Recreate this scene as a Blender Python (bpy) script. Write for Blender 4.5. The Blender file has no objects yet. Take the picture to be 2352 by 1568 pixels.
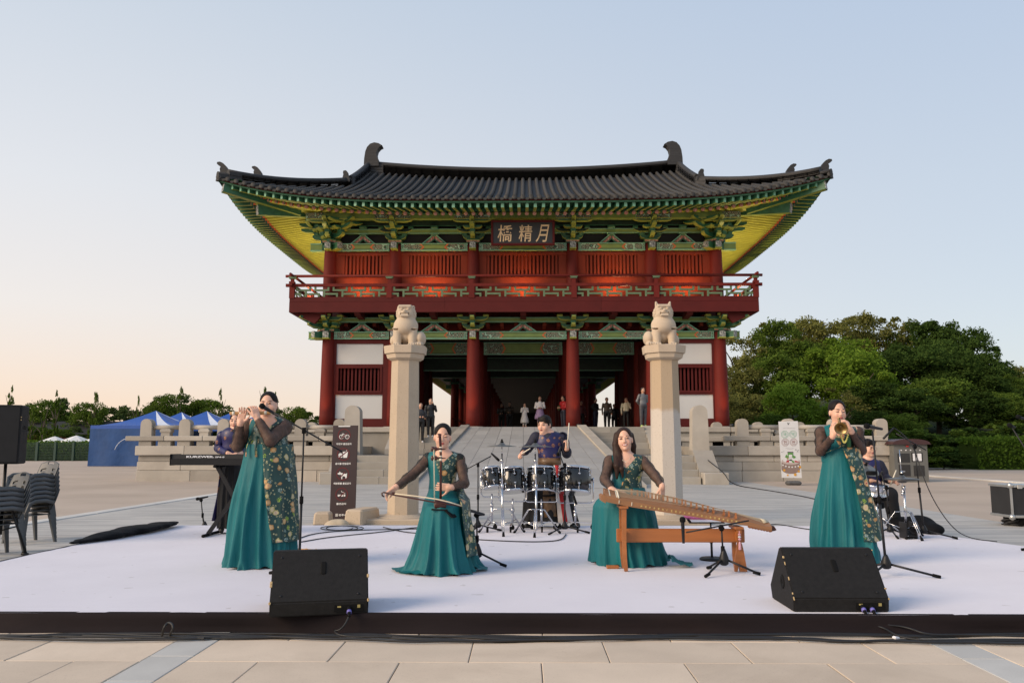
import bpy, bmesh, math, random
import numpy as np
from mathutils import Vector, Matrix, Euler
R = math.radians
SC = bpy.context.scene
COL = SC.collection
# ---------------------------------------------------------------- camera
F_PX, CX, CY = 1900.0, 1176.0, 784.0          # working pixels of a 2352 x 1568 picture
CAM_H = 1.28
PITCH, YAW = math.atan(241.0 / F_PX), math.atan(26.0 / F_PX)
cam_d = bpy.data.cameras.new('camera'); cam = bpy.data.objects.new('camera', cam_d); COL.objects.link(cam)
cam_d.sensor_width = 36.0; cam_d.lens = F_PX / 2352.0 * 36.0; cam_d.clip_start = 0.05; cam_d.clip_end = 3000
cam.location = (0, 0, CAM_H); cam.rotation_euler = (math.pi / 2 + PITCH, 0, YAW)
SC.camera = cam
CR = np.array(Euler((math.pi / 2 + PITCH, 0, YAW)).to_matrix())
# ---------------------------------------------------------------- sky, sun, exposure
SUN_EL, SUN_AZ = R(26.0), R(-120.0)            # azimuth measured from +Y towards +X: low sun, left and a little behind the camera
w = bpy.data.worlds.new('World'); SC.world = w; w.use_nodes = True
nt = w.node_tree; nt.nodes.clear()
def wn(ty, **kw):
    x = nt.nodes.new(ty)
    for k, v in kw.items(): setattr(x, k, v)
    return x
def wmath(op, a, b=None, clamp=False):
    x = wn('ShaderNodeMath', operation=op, use_clamp=clamp)
    for i, q in enumerate((a, b)):
        if q is None: continue
        if isinstance(q, (int, float)): x.inputs[i].default_value = q
        else: nt.links.new(q, x.inputs[i])
    return x.outputs[0]
sky = wn('ShaderNodeTexSky', sky_type='NISHITA', sun_disc=False)
sky.sun_elevation = SUN_EL; sky.sun_rotation = SUN_AZ; sky.altitude = 50
sky.air_density = 1.0; sky.dust_density = 1.0; sky.ozone_density = 1.0
SKY_K = 0.15
# evening haze over the blue: colour runs with height above the horizon and with the bearing from the sunset glow
geo = wn('ShaderNodeTexCoord'); sep = wn('ShaderNodeSeparateXYZ'); nt.links.new(geo.outputs['Generated'], sep.inputs[0])
hl = wmath('SQRT', wmath('ADD', wmath('MULTIPLY', sep.outputs[0], sep.outputs[0]), wmath('MULTIPLY', sep.outputs[1], sep.outputs[1])))
gx, gy = math.sin(R(-92)), math.cos(R(-92))
dt = wmath('DIVIDE', wmath('ADD', wmath('MULTIPLY', sep.outputs[0], gx), wmath('MULTIPLY', sep.outputs[1], gy)), wmath('MAXIMUM', hl, .001))
side = wn('ShaderNodeMapRange', interpolation_type='SMOOTHSTEP'); nt.links.new(dt, side.inputs[0]); side.inputs[1].default_value = -.75; side.inputs[2].default_value = .62
ev = wmath('MAXIMUM', sep.outputs[2], 0.0)
def wramp(stops):
    x = wn('ShaderNodeValToRGB'); e = x.color_ramp.elements
    while len(e) < len(stops): e.new(.5)
    for i, (q, c) in enumerate(stops): e[i].position = q; e[i].color = (*c, 1)
    nt.links.new(ev, x.inputs[0]); return x.outputs[0]
cool = wramp([(0, (.62, .63, .65)), (.12, (.61, .65, .69)), (.28, (.58, .64, .715)), (.5, (.50, .60, .75)), (1, (.29, .43, .66))])
warm = wramp([(0, (1.0, .67, .47)), (.06, (.97, .745, .60)), (.15, (.93, .835, .765)), (.28, (.84, .83, .83)), (.5, (.64, .71, .79)), (1, (.32, .46, .70))])
mx = wn('ShaderNodeMix', data_type='RGBA'); nt.links.new(side.outputs[0], mx.inputs[0]); nt.links.new(cool, mx.inputs[6]); nt.links.new(warm, mx.inputs[7])
hz = wn('ShaderNodeVectorMath', operation='SCALE'); nt.links.new(mx.outputs[2], hz.inputs[0]); hz.inputs['Scale'].default_value = 1.0 / SKY_K / 1.46
mx2 = wn('ShaderNodeMix', data_type='RGBA'); mx2.inputs[0].default_value = .85; nt.links.new(sky.outputs[0], mx2.inputs[6]); nt.links.new(hz.outputs[0], mx2.inputs[7])
bg = wn('ShaderNodeBackground'); bg.inputs[1].default_value = SKY_K
wo = wn('ShaderNodeOutputWorld')
nt.links.new(mx2.outputs[2], bg.inputs[0]); nt.links.new(bg.outputs[0], wo.inputs[0])
sd = bpy.data.lights.new('sun', 'SUN'); sd.energy = 2.2; sd.angle = R(32.0); sd.color = (1.0, 0.78, 0.56)
sun = bpy.data.objects.new('sun', sd); COL.objects.link(sun)
_s = Vector((math.sin(SUN_AZ) * math.cos(SUN_EL), math.cos(SUN_AZ) * math.cos(SUN_EL), math.sin(SUN_EL)))
sun.rotation_euler = _s.to_track_quat('Z', 'Y').to_euler(); sun.location = (-20, -20, 30)
SC.view_settings.view_transform = 'Standard'; SC.view_settings.look = 'None'; SC.view_settings.gamma = 1.0
SC.view_settings.use_curve_mapping = False
SC.view_settings.exposure = 0.56
SC.cycles.max_bounces = 6; SC.cycles.transparent_max_bounces = 12
# ---------------------------------------------------------------- pixel rays -> points
def ray(px, py):
    d = CR @ np.array([(px - CX) / F_PX, -(py - CY) / F_PX, -1.0]); return d
def V(px, py, Y):                                # point on the upright plane at distance Y
    d = ray(px, py); t = Y / d[1]; return np.array([d[0] * t, Y, CAM_H + d[2] * t])
def G(px, py, z=0.0):                            # point on the level plane at height z
    d = ray(px, py); t = (z - CAM_H) / d[2]; return np.array([d[0] * t, d[1] * t, z])
def zy(py, Y): return V(1202, py, Y)[2]
def xx(px, Y, py=1000): return V(px, py, Y)[0]
def lin(a, b, n): return [a + (b - a) * i / max(1, n - 1) for i in range(n)]
def vec(*a): return np.array(a, float)
def nrm(v): v = np.array(v, float); return v / (np.linalg.norm(v) + 1e-12)
rng = random.Random(7)
# ---------------------------------------------------------------- mesh collector
class MB:
    def __init__(s): s.v = []; s.f = []; s.m = []; s.sm = []
    def add(s, vs, fs, mi=0, smooth=False):
        o = len(s.v); s.v += [tuple(map(float, p)) for p in vs]
        for f in fs: s.f.append(tuple(i + o for i in f)); s.m.append(mi); s.sm.append(smooth)
        return s
    def box(s, c, size, rot=None, mi=0, bev=0.0, taper=1.0):
        hx, hy, hz = size[0] / 2, size[1] / 2, size[2] / 2
        if bev > 0:
            b = min(bev, hx * .9, hy * .9, hz * .9); vs = []; fs = []
            rings = [(-hz, b), (-hz + b, 0), (hz - b, 0), (hz, b)]
            for z, i in rings:
                t = taper if z > 0 else 1.0
                x, y = (hx - i) * t, (hy - i) * t; c2 = b if i == 0 else b * .6
                vs += [(-x + c2, -y, z), (x - c2, -y, z), (x, -y + c2, z), (x, y - c2, z), (x - c2, y, z), (-x + c2, y, z), (-x, y - c2, z), (-x, -y + c2, z)]
            for k in range(3):
                for j in range(8): fs.append((k * 8 + j, k * 8 + (j + 1) % 8, k * 8 + 8 + (j + 1) % 8, k * 8 + 8 + j))
            fs.append(tuple(range(7, -1, -1))); fs.append(tuple(range(24, 32)))
        else:
            t = taper
            vs = [(-hx, -hy, -hz), (hx, -hy, -hz), (hx, hy, -hz), (-hx, hy, -hz), (-hx * t, -hy * t, hz), (hx * t, -hy * t, hz), (hx * t, hy * t, hz), (-hx * t, hy * t, hz)]
            fs = [(3, 2, 1, 0), (4, 5, 6, 7), (0, 1, 5, 4), (1, 2, 6, 5), (2, 3, 7, 6), (3, 0, 4, 7)]
        vs = np.array(vs)
        if rot is not None:
            M = np.array(Euler(rot).to_matrix()) if not hasattr(rot, 'shape') else rot
            vs = vs @ M.T
        return s.add(vs + np.array(c, float), fs, mi)
    def bx(s, x0, x1, y0, y1, z0, z1, mi=0, bev=0.0):
        return s.box(((x0 + x1) / 2, (y0 + y1) / 2, (z0 + z1) / 2), (abs(x1 - x0), abs(y1 - y0), abs(z1 - z0)), None, mi, bev)
    def bar(s, p0, p1, wd, ht, mi=0, up=(0, 0, 1), bev=0.0):      # box beam between two points
        p0 = np.array(p0, float); p1 = np.array(p1, float); L = np.linalg.norm(p1 - p0); y = nrm(p1 - p0)
        u = np.array(up, float)
        if abs(np.dot(u, y)) > .98: u = np.array([1., 0, 0])
        x = nrm(np.cross(y, u)); z = np.cross(x, y)
        return s.box((p0 + p1) / 2, (wd, L, ht), np.stack([x, y, z], 1), mi, bev)
    def tube(s, pts, r, n=8, mi=0, caps=True, sm=True, flat=None, phase=0.0):
        pts = [np.array(p, float) for p in pts]; k = len(pts)
        rs = r if hasattr(r, '__len__') else [r] * k
        ts = []
        for i in range(k):
            a = pts[max(0, i - 1)]; b = pts[min(k - 1, i + 1)]; ts.append(nrm(b - a))
        u = np.cross(ts[0], [0, 0, 1.0])
        if np.linalg.norm(u) < 1e-3: u = np.cross(ts[0], [0, 1.0, 0])
        u = nrm(u); vs = []
        for i in range(k):
            u = nrm(u - ts[i] * np.dot(u, ts[i])); v = np.cross(ts[i], u)
            for j in range(n):
                a = 2 * math.pi * (j + phase) / n
                vs.append(pts[i] + rs[i] * (math.cos(a) * u + (flat or 1.0) * math.sin(a) * v))
        fs = [(i * n + j, i * n + (j + 1) % n, (i + 1) * n + (j + 1) % n, (i + 1) * n + j) for i in range(k - 1) for j in range(n)]
        s.add(vs, fs, mi, sm)
        if caps:
            o = len(s.v) - k * n
            s.f.append(tuple(o + j for j in range(n - 1, -1, -1))); s.m.append(mi); s.sm.append(False)
            s.f.append(tuple(o + (k - 1) * n + j for j in range(n))); s.m.append(mi); s.sm.append(False)
        return s
    def lathe(s, prof, n=20, c=(0, 0, 0), axis=(0, 0, 1), mi=0, sm=True, phase=0.0):   # prof: (radius, height)
        z = nrm(axis); u = np.cross(z, [0, 1.0, 0])
        if np.linalg.norm(u) < 1e-3: u = np.cross(z, [1.0, 0, 0])
        u = nrm(u); v = np.cross(z, u); c = np.array(c, float); vs = []
        for r, h in prof:
            for j in range(n):
                a = 2 * math.pi * (j + phase) / n; vs.append(c + z * h + r * (math.cos(a) * u + math.sin(a) * v))
        k = len(prof)
        fs = [(i * n + j, i * n + (j + 1) % n, (i + 1) * n + (j + 1) % n, (i + 1) * n + j) for i in range(k - 1) for j in range(n)]
        fs.append(tuple(range(n - 1, -1, -1))); fs.append(tuple((k - 1) * n + j for j in range(n)))
        return s.add(vs, fs, mi, sm)
    def prism(s, poly, y0, y1, plane='xz', mi=0, xf=None):          # outline extruded along the remaining axis
        n = len(poly); vs = []
        for d in (y0, y1):
            for a, b in poly:
                vs.append((a, d, b) if plane == 'xz' else ((d, a, b) if plane == 'yz' else (a, b, d)))
        fs = [(j, (j + 1) % n, n + (j + 1) % n, n + j) for j in range(n)] + [tuple(range(n - 1, -1, -1)), tuple(range(n, 2 * n))]
        if xf is not None: vs = [xf(p) for p in vs]
        return s.add(vs, fs, mi)
    def grid(s, P, mi=0, sm=True, closed=False):                     # P: rows x cols x 3
        P = np.asarray(P, float); r, c = P.shape[:2]
        fs = []
        for i in range(r - 1):
            for j in range(c if closed else c - 1):
                fs.append((i * c + j, i * c + (j + 1) % c, (i + 1) * c + (j + 1) % c, (i + 1) * c + j))
        return s.add(P.reshape(-1, 3), fs, mi, sm)
    def mesh(s, name, mats, off=(0, 0, 0), fixn=True):
        me = bpy.data.meshes.new(name)
        v = np.array(s.v, float) - np.array(off, float)
        me.from_pydata(v.tolist(), [], s.f)
        for m in (mats if isinstance(mats, (list, tuple)) else [mats]): me.materials.append(MAT(m))
        me.polygons.foreach_set('material_index', s.m); me.polygons.foreach_set('use_smooth', s.sm)
        if fixn:
            b = bmesh.new(); b.from_mesh(me); bmesh.ops.recalc_face_normals(b, faces=b.faces); b.to_mesh(me); b.free()
        me.update(); return me
def wloc(o):
    p = np.zeros(3)
    while o is not None: p += np.array(o.location); o = o.parent
    return p
def obj(name, mb, mats, parent=None, fixn=True, world=True, loc=(0, 0, 0), rot=(0, 0, 0)):
    """one mesh object; world=True: vertices are given in world coordinates"""
    if isinstance(mb, MB):
        off = (wloc(parent) + np.array(loc)) if world else (0, 0, 0)
        me = mb.mesh(name, mats, off, fixn)
    else: me = mb
    o = bpy.data.objects.new(name, me); COL.objects.link(o)
    o.location = loc; o.rotation_euler = rot
    if parent is not None: o.parent = parent
    return o
def tag(o, label, cat, group=None):
    o['label'] = label; o['category'] = cat
    if group: o['group'] = group
    return o
def thing(name, label, cat, loc=(0, 0, 0), rot=(0, 0, 0), group=None):
    o = bpy.data.objects.new(name, None); COL.objects.link(o); o.location = tuple(map(float, loc)); o.rotation_euler = rot
    o.empty_display_size = 0.2
    return tag(o, label, cat, group)
def lone(name, mb, mats, label, cat, loc=None, group=None, fixn=True):          # a thing that is a single mesh
    if loc is None:
        a = np.array(mb.v); loc = ((a[:, 0].min() + a[:, 0].max()) / 2, (a[:, 1].min() + a[:, 1].max()) / 2, a[:, 2].min())
    return tag(obj(name, mb, mats, None, fixn, True, tuple(map(float, loc))), label, cat, group)
def struct(name, mb, mats, parent=None):
    o = obj(name, mb, mats, parent)
    if parent is None: o['kind'] = 'structure'
    return o
def stuff(o): o['kind'] = 'stuff'; return o
def copy_tree(o, parent=None, loc=None, rot=None, scale=None, label=None, group=None):
    c = o.copy(); COL.objects.link(c); c.parent = parent
    if loc is not None: c.location = tuple(map(float, loc))
    if rot is not None: c.rotation_euler = rot
    if scale is not None: c.scale = scale
    if label: c['label'] = label
    if group: c['group'] = group
    for ch in o.children: copy_tree(ch, c)
    return c
# ---------------------------------------------------------------- materials
_M = {}
def MAT(m): return _M[m] if isinstance(m, str) else m
class NT:
    def __init__(s, name):
        s.m = bpy.data.materials.new(name); s.m.use_nodes = True; s.t = s.m.node_tree; s.t.nodes.clear()
        s.out = s.n('ShaderNodeOutputMaterial'); _M[name] = s.m
    def n(s, ty, **kw):
        x = s.t.nodes.new(ty)
        for k, v in kw.items():
            if k.startswith('i_'): x.inputs[int(k[2:])].default_value = v
            else: setattr(x, k, v)
        return x
    def l(s, a, b): s.t.links.new(a, b)
    def coord(s, kind='Object', scale=(1, 1, 1), rand=False):
        o = s.n('ShaderNodeNewGeometry').outputs['Position'] if kind == 'World' else s.n('ShaderNodeTexCoord').outputs[kind]
        mp = s.n('ShaderNodeMapping'); mp.inputs['Scale'].default_value = scale; s.l(o, mp.inputs[0])
        if rand:
            oi = s.n('ShaderNodeObjectInfo'); q = s.n('ShaderNodeMath', operation='MULTIPLY', i_1=37.0); s.l(oi.outputs['Random'], q.inputs[0])
            cb = s.n('ShaderNodeCombineXYZ'); s.l(q.outputs[0], cb.inputs[0]); s.l(q.outputs[0], cb.inputs[2]); s.l(cb.outputs[0], mp.inputs['Location'])
        return mp.outputs[0]
    def noise(s, co, scale, detail=4, rough=.55, dist=0):
        x = s.n('ShaderNodeTexNoise'); x.inputs['Scale'].default_value = scale; x.inputs['Detail'].default_value = detail
        x.inputs['Roughness'].default_value = rough; x.inputs['Distortion'].default_value = dist; s.l(co, x.inputs['Vector']); return x.outputs['Fac']
    def ramp(s, fac, stops, interp='LINEAR'):
        x = s.n('ShaderNodeValToRGB'); e = x.color_ramp.elements; x.color_ramp.interpolation = interp
        while len(e) < len(stops): e.new(.5)
        for i, (p, c) in enumerate(stops): e[i].position = p; e[i].color = (*c, 1) if len(c) == 3 else c
        s.l(fac, x.inputs[0]); return x.outputs[0]
    def mix(s, fac, a, b, mode='MIX'):
        x = s.n('ShaderNodeMix', data_type='RGBA', blend_type=mode)
        for sock, val in ((x.inputs[0], fac), (x.inputs[6], a), (x.inputs[7], b)):
            if hasattr(val, 'default_value') or hasattr(val, 'is_linked'): s.l(val, sock)
            elif isinstance(val, (tuple, list)): sock.default_value = (*val, 1)
            else: sock.default_value = val
        return x.outputs[2]
    def math(s, op, a, b=None, c=None, clamp=False):
        x = s.n('ShaderNodeMath', operation=op, use_clamp=clamp)
        for i, v in enumerate((a, b, c)):
            if v is None: continue
            if isinstance(v, (int, float)): x.inputs[i].default_value = v
            else: s.l(v, x.inputs[i])
        return x.outputs[0]
    def bsdf(s, col, rough=.6, metal=0, bump=None, bstr=.3, bdist=.01, **kw):
        p = s.n('ShaderNodeBsdfPrincipled')
        if isinstance(col, (tuple, list)): p.inputs['Base Color'].default_value = (*col, 1)
        else: s.l(col, p.inputs['Base Color'])
        if isinstance(rough, (int, float)): p.inputs['Roughness'].default_value = rough
        else: s.l(rough, p.inputs['Roughness'])
        p.inputs['Metallic'].default_value = metal
        for k, v in kw.items(): p.inputs[k.replace('_', ' ')].default_value = v
        if bump is not None:
            b = s.n('ShaderNodeBump'); b.inputs['Strength'].default_value = bstr; b.inputs['Distance'].default_value = bdist
            s.l(bump, b.inputs['Height']); s.l(b.outputs[0], p.inputs['Normal'])
        s.l(p.outputs[0], s.out.inputs[0]); return p
def mul(c, k): return tuple(min(1.0, max(0, x * k)) for x in c)
def pm(name, col, rough=.6, metal=0, var=.12, scale=6.0, bump=.2, bscale=60.0, bdist=.004, rand=.0, stain=0.0, stcol=None, co='Object', stretch=(1, 1, 1), detail=5, speck=0.0, **kw):
    """painted/wooden/stone surface: base colour with broad variation, optional stains, per-object shift and fine relief"""
    t = NT(name); c = t.coord(co, stretch, rand=(co == 'Object'))
    n1 = t.noise(c, scale, detail)
    cc = t.ramp(n1, [(.28, mul(col, 1 - var)), (.72, mul(col, 1 + var))])
    if stain:
        n2 = t.noise(c, scale * .35, 6, .65, .6)
        f = t.ramp(n2, [(.48, (0, 0, 0)), (.68, (1, 1, 1))]); f = t.math('MULTIPLY', f, stain)
        cc = t.mix(f, cc, stcol or mul(col, .45))
    if speck:
        n4 = t.noise(c, bscale * .75, 3, .6); f = t.ramp(n4, [(.60, (0, 0, 0)), (.68, (1, 1, 1))]); cc = t.mix(t.math('MULTIPLY', f, speck), cc, mul(col, .35))
    if rand:
        oi = t.n('ShaderNodeObjectInfo'); r = t.math('MULTIPLY_ADD', oi.outputs['Random'], 2 * rand, 1 - rand)
        x = t.n('ShaderNodeVectorMath', operation='SCALE'); t.l(cc, x.inputs[0]); t.l(r, x.inputs['Scale']); cc = x.outputs[0]
    b = t.noise(c, bscale, 4) if bump else None
    t.bsdf(cc, rough, metal, b, bump, bdist, **kw); return t
# ---------------------------------------------------------------- surface library
pm('sand', (.47, .385, .31), .95, Specular_IOR_Level=.2, var=.10, scale=.35, bump=.5, bscale=30, bdist=.012, stain=.35, stcol=(.34, .27, .21), co='World')
pm('granite_warm', (.64, .525, .405), .75, Specular_IOR_Level=.2, var=.07, scale=2.2, bump=.25, bscale=120, bdist=.002, rand=.12, stain=.5, stcol=(.47, .375, .28), speck=.22)
pm('granite_grey', (.50, .485, .45), .7, Specular_IOR_Level=.2, var=.07, scale=2.0, bump=.25, bscale=120, bdist=.002, rand=.07, stain=.2, speck=.12)
pm('terrace_stone', (.40, .365, .315), .8, Specular_IOR_Level=.2, var=.10, scale=1.6, bump=.35, bscale=60, bdist=.004, rand=.2, stain=.4, stcol=(.27, .235, .195), speck=.1)
pm('stair_stone', (.33, .305, .265), .8, Specular_IOR_Level=.2, var=.10, scale=1.2, bump=.35, bscale=60, bdist=.004, rand=.10, stain=.45, stcol=(.25, .225, .195), speck=.1)
pm('ramp_stone', (.35, .345, .335), .8, Specular_IOR_Level=.2, var=.08, scale=1.5, bump=.3, bscale=70, bdist=.003, rand=.08, stain=.3, stcol=(.27, .26, .24))
pm('joint', (.12, .11, .10), .95, var=.2, scale=10)
pm('asphalt', (.09, .09, .09), .9, var=.15, scale=12, bump=.4, bscale=150)
pm('pillar_stone', (.50, .405, .30), .8, Specular_IOR_Level=.2, var=.06, scale=1.4, bump=.4, bscale=70, bdist=.003, speck=.45, stain=.45, stcol=(.41, .31, .22))
pm('lion_stone', (.53, .43, .32), .8, Specular_IOR_Level=.2, var=.05, scale=3.0, bump=.35, bscale=70, bdist=.003, speck=.30, stain=.35, stcol=(.44, .34, .25))
pm('kerb_white', (.62, .60, .56), .8, Specular_IOR_Level=.2, var=.08, scale=1.0, bump=.2, bscale=60, stain=.3)
pm('rock', (.46, .38, .27), .85, var=.15, scale=4, bump=.5, bscale=25, bdist=.01, stain=.4)
# plaza flagstones beyond the stage: rows of rough grey strips
t = NT('plaza_stone'); c = t.coord('World')
br = t.n('ShaderNodeTexBrick'); br.offset = .5; br.inputs['Scale'].default_value = 1.0; br.inputs['Brick Width'].default_value = 1.3; br.inputs['Row Height'].default_value = .42
br.inputs['Mortar Size'].default_value = .006; br.inputs['Color1'].default_value = (.43, .415, .385, 1); br.inputs['Color2'].default_value = (.49, .475, .44, 1); br.inputs['Mortar'].default_value = (.25, .25, .24, 1)
t.l(c, br.inputs['Vector'])
c2 = t.coord('World', (.55, 4.2, 1)); n1 = t.noise(c2, 1.0, 6, .6); n2 = t.noise(t.coord('World'), .25, 3)
cc = t.mix(t.ramp(n1, [(.46, (0, 0, 0)), (.58, (1, 1, 1))]), br.outputs[0], (.30, .295, .285))
cc = t.mix(t.math('MULTIPLY', n2, .5), cc, (.52, .485, .44))
t.bsdf(cc, .75, 0, t.noise(c2, 3.0, 4), .5, .02, Specular_IOR_Level=.2)
# tower paints
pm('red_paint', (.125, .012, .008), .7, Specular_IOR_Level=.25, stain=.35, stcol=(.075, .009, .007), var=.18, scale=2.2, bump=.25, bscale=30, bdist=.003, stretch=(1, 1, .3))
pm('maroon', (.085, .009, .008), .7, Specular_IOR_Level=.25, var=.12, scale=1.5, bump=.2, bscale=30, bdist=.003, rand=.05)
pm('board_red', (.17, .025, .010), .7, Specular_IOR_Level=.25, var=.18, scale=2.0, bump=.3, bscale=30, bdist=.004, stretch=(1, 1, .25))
pm('plaster', (.56, .56, .55), .85, var=.03, scale=1.0, bump=.1, bscale=60, bdist=.002, stain=.08, stcol=(.5, .49, .46))
pm('dan_green', (.030, .125, .060), .5, var=.25, scale=5, bump=.15, bscale=40)
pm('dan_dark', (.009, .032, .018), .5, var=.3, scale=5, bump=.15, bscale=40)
pm('dan_lime', (.30, .33, .055), .5, var=.12, scale=3, bump=.1, bscale=40)
pm('dan_mint', (.19, .42, .28), .5, var=.15, scale=5, bump=.1, bscale=40)
pm('dan_olive', (.17, .25, .062), .5, var=.15, scale=3, bump=.1, bscale=40)
pm('dan_orange', (.62, .12, .03), .5, var=.2, scale=8, bump=.1, bscale=40)
pm('dan_yellow', (.50, .45, .05), .55, var=.12, scale=2, bump=.1, bscale=40)
pm('lattice_green', (.105, .165, .085), .55, var=.18, scale=6, bump=.2, bscale=40)
pm('tile', (.050, .048, .045), .7, Specular_IOR_Level=.3, var=.22, scale=5, bump=.3, bscale=30, bdist=.006, rand=.12)
pm('tile_dark', (.016, .016, .017), .75, var=.25, scale=3, bump=.3, bscale=20, bdist=.01)
pm('ridge_tile', (.028, .028, .029), .7, var=.25, scale=3, bump=.6, bscale=9, bdist=.03, stretch=(.3, .3, 3))
pm('board_black', (.012, .010, .009), .4, var=.3, scale=3, bump=.1)
pm('gold_char', (.72, .50, .27), .45, var=.1, scale=6, bump=.1)
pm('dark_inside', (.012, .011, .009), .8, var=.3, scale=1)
def dancheong(name, sc, a, b, c_, d):
    t = NT(name); c = t.coord('Object'); v = t.n('ShaderNodeTexVoronoi'); v.inputs['Scale'].default_value = sc; v.inputs['Randomness'].default_value = .55
    t.l(c, v.inputs['Vector'])
    cc = t.ramp(v.outputs['Distance'], [(0, d), (.13, b), (.18, a), (.30, c_), (.35, b), (.40, a), (.54, d), (.60, b)], 'CONSTANT')
    t.bsdf(cc, .5); return t
dancheong('dan_pattern', 5.5, (.015, .085, .045), (.30, .50, .36), (.45, .09, .06), (.20, .03, .02))
dancheong('dan_scroll_red', 9.0, (.36, .06, .04), (.55, .42, .30), (.02, .11, .05), (.40, .10, .06))
dancheong('dan_white', 12.0, (.04, .05, .04), (.60, .60, .56), (.50, .50, .47), (.06, .07, .06))
t = NT('rafter_end'); c = t.coord('Generated')
gr = t.n('ShaderNodeTexVoronoi'); gr.inputs['Scale'].default_value = 7; t.l(c, gr.inputs['Vector'])
t.bsdf(t.ramp(gr.outputs['Distance'], [(0, (.5, .2, .14)), (.3, (.36, .05, .04)), (.5, (.5, .30, .22))], 'CONSTANT'), .5)
# ================================================================ ground, paving, stage
g = MB(); g.add([(-700, -60, 0), (700, -60, 0), (700, 1500, 0), (-700, 1500, 0)], [(0, 1, 2, 3)]); struct('ground', g, 'sand')
g = MB(); g.add([(-8.15, 2, .004), (8.15, 2, .004), (8.15, 30.6, .004), (-8.15, 30.6, .004)], [(0, 1, 2, 3)]); struct('plaza', g, 'plaza_stone')
for sx, y0, y1 in ((-1, 2, 30.4),):
    g = MB(); y = y0
    while y < y1:
        g.bx(sx * 8.15, sx * 8.43, y, min(y1, y + 1.98), -.05, .02, 0, .008); y += 2.0
    struct('plaza_edge_strip', g, 'kerb_white')
g = MB()
for k in range(12): g.bx(17.3 + .02 * k, 17.6 + .02 * k, 24 + k * 2, 25.97 + k * 2, -.05, .05, 0, .01)
struct('path_edge_strip', g, 'kerb_white')
# foreground slabs: each one a piece of its own on a dark joint bed
YF = 5.62
bed = MB(); bed.add([(-7, 1.2, .006), (7, 1.2, .006), (7, 6.6, .006), (-7, 6.6, .006)], [(0, 1, 2, 3)])
pave = struct('front_pavement', bed, 'joint')
rows = [6.172 - .538 * k for k in range(9)]
_a, _b = G(425, 1464.6)[0], G(2129, 1479)[0]; strips = [(_a, _a + .27), (_b, _b + .27)]
def slab(x0, x1, y0, y1, mat, par, z=.014):
    m = MB(); j = .0028; m.bx(x0 + j, x1 - j, y0 + j, y1 - j, -.03, z + rng.uniform(-.0015, .0015), 0, .004); return obj('paving_slab', m, mat, par)
for ri, yt in enumerate(rows):
    yb = yt - .538
    for (a, b) in ((-6.6, strips[0][0]), (strips[0][1], strips[1][0]), (strips[1][1], 6.6)):
        off = (.0 if ri % 2 else .46) + rng.uniform(-.03, .03)
        xs = [a]; x = (strips[0][1] if a > -3 and a < 0 else (strips[0][0] - 12 * .84 if a < 0 else strips[1][1])) + off
        while x < b - .12:
            if x > a + .12: xs.append(x)
            x += .84
        xs.append(b)
        for q in range(len(xs) - 1): slab(xs[q], xs[q + 1], yb, yt, 'granite_warm', pave)
    for a, b in strips: slab(a, b, yb + .12, yt + .12, 'granite_grey', pave)
# stage: low deck, brown skirting cloth, pale felt carpet
ZS = .135
stage = thing('stage', 'low wide stage with pale lilac carpet and dark brown skirt along its front', 'stage', (0, 8.8, 0))
SL, SF, SB = G(370, 1207, ZS)[0], 5.89, 12.3; SRB = G(2010, 1208, ZS)[0]; _q = G(2352, 1253.6, ZS); SRF = SRB + (_q[0] - SRB) * (SB - SF) / (SB - _q[1])
m = MB(); m.prism([(SL, SF), (SRF, SF), (SRB, SB), (SL, SB)], .03, ZS - .012, 'xy'); obj('deck', m, 'asphalt', stage)
t = NT('felt'); c = t.coord('World'); n1 = t.noise(c, .7, 5, .6); n2 = t.noise(c, 350, 2); n3 = t.noise(c, 14, 5, .7)
cc = t.ramp(n1, [(.3, (.545, .53, .605)), (.7, (.625, .61, .685))]); cc = t.mix(t.math('MULTIPLY', t.ramp(n3, [(.55, (0, 0, 0)), (.8, (1, 1, 1))]), .25), cc, (.52, .50, .54)); cc = t.mix(t.math('MULTIPLY', t.ramp(t.noise(c, 7, 2, .4), [(.715, (0, 0, 0)), (.73, (1, 1, 1))]), .45), cc, (.25, .23, .25))
t.bsdf(cc, .95, 0, t.math('ADD', t.math('MULTIPLY', n1, 6.0), n2), .35, .004, Sheen_Weight=.3)
nx, ny = 90, 44; P = np.zeros((ny, nx, 3))
for i in range(ny):
    for j in range(nx):
        v = i / (ny - 1); u = j / (nx - 1); y = SF + (SB - SF) * v; xr = SRF + (SRB - SRF) * v
        x = SL + (xr - SL) * u
        z = ZS + .003 * math.sin(x * 1.7 + y) * math.sin(y * 2.1 - x * .6) + (.004 * rng.random() if (i in (0, ny - 1) or j in (0, nx - 1)) else 0)
        P[i, j] = (x, y - (.012 * math.sin(x * 3.1) if i == 0 else 0), z)
m = MB(); m.grid(P); 
obj('carpet', m, 'felt', stage, fixn=True)
pm('skirt_cloth', (.012, .008, .009), .85, Specular_IOR_Level=.2, var=.25, scale=2, bump=.4, bscale=6, bdist=.02, stretch=(.4, 1, 1), stain=.4, stcol=(.034, .022, .021))
P = np.zeros((7, 160, 3))
for j in range(160):
    x = -6.0 + 13.2 * j / 159
    wv = .010 * math.sin(x * 2.3) + .006 * math.sin(x * 5.9 + 1)
    for i, (dy, z) in enumerate([(.03, ZS + .0045), (-.006, ZS + .005), (-.018, ZS - .006), (-.022, .10), (-.026 + wv, .06), (-.034 + wv * 1.5, .03), (-.05 + wv * 1.5, .016)]): P[i, j] = (x, SF + dy, z)
m = MB(); m.grid(P); obj('skirt', m, 'skirt_cloth', stage)
m = MB()
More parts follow.
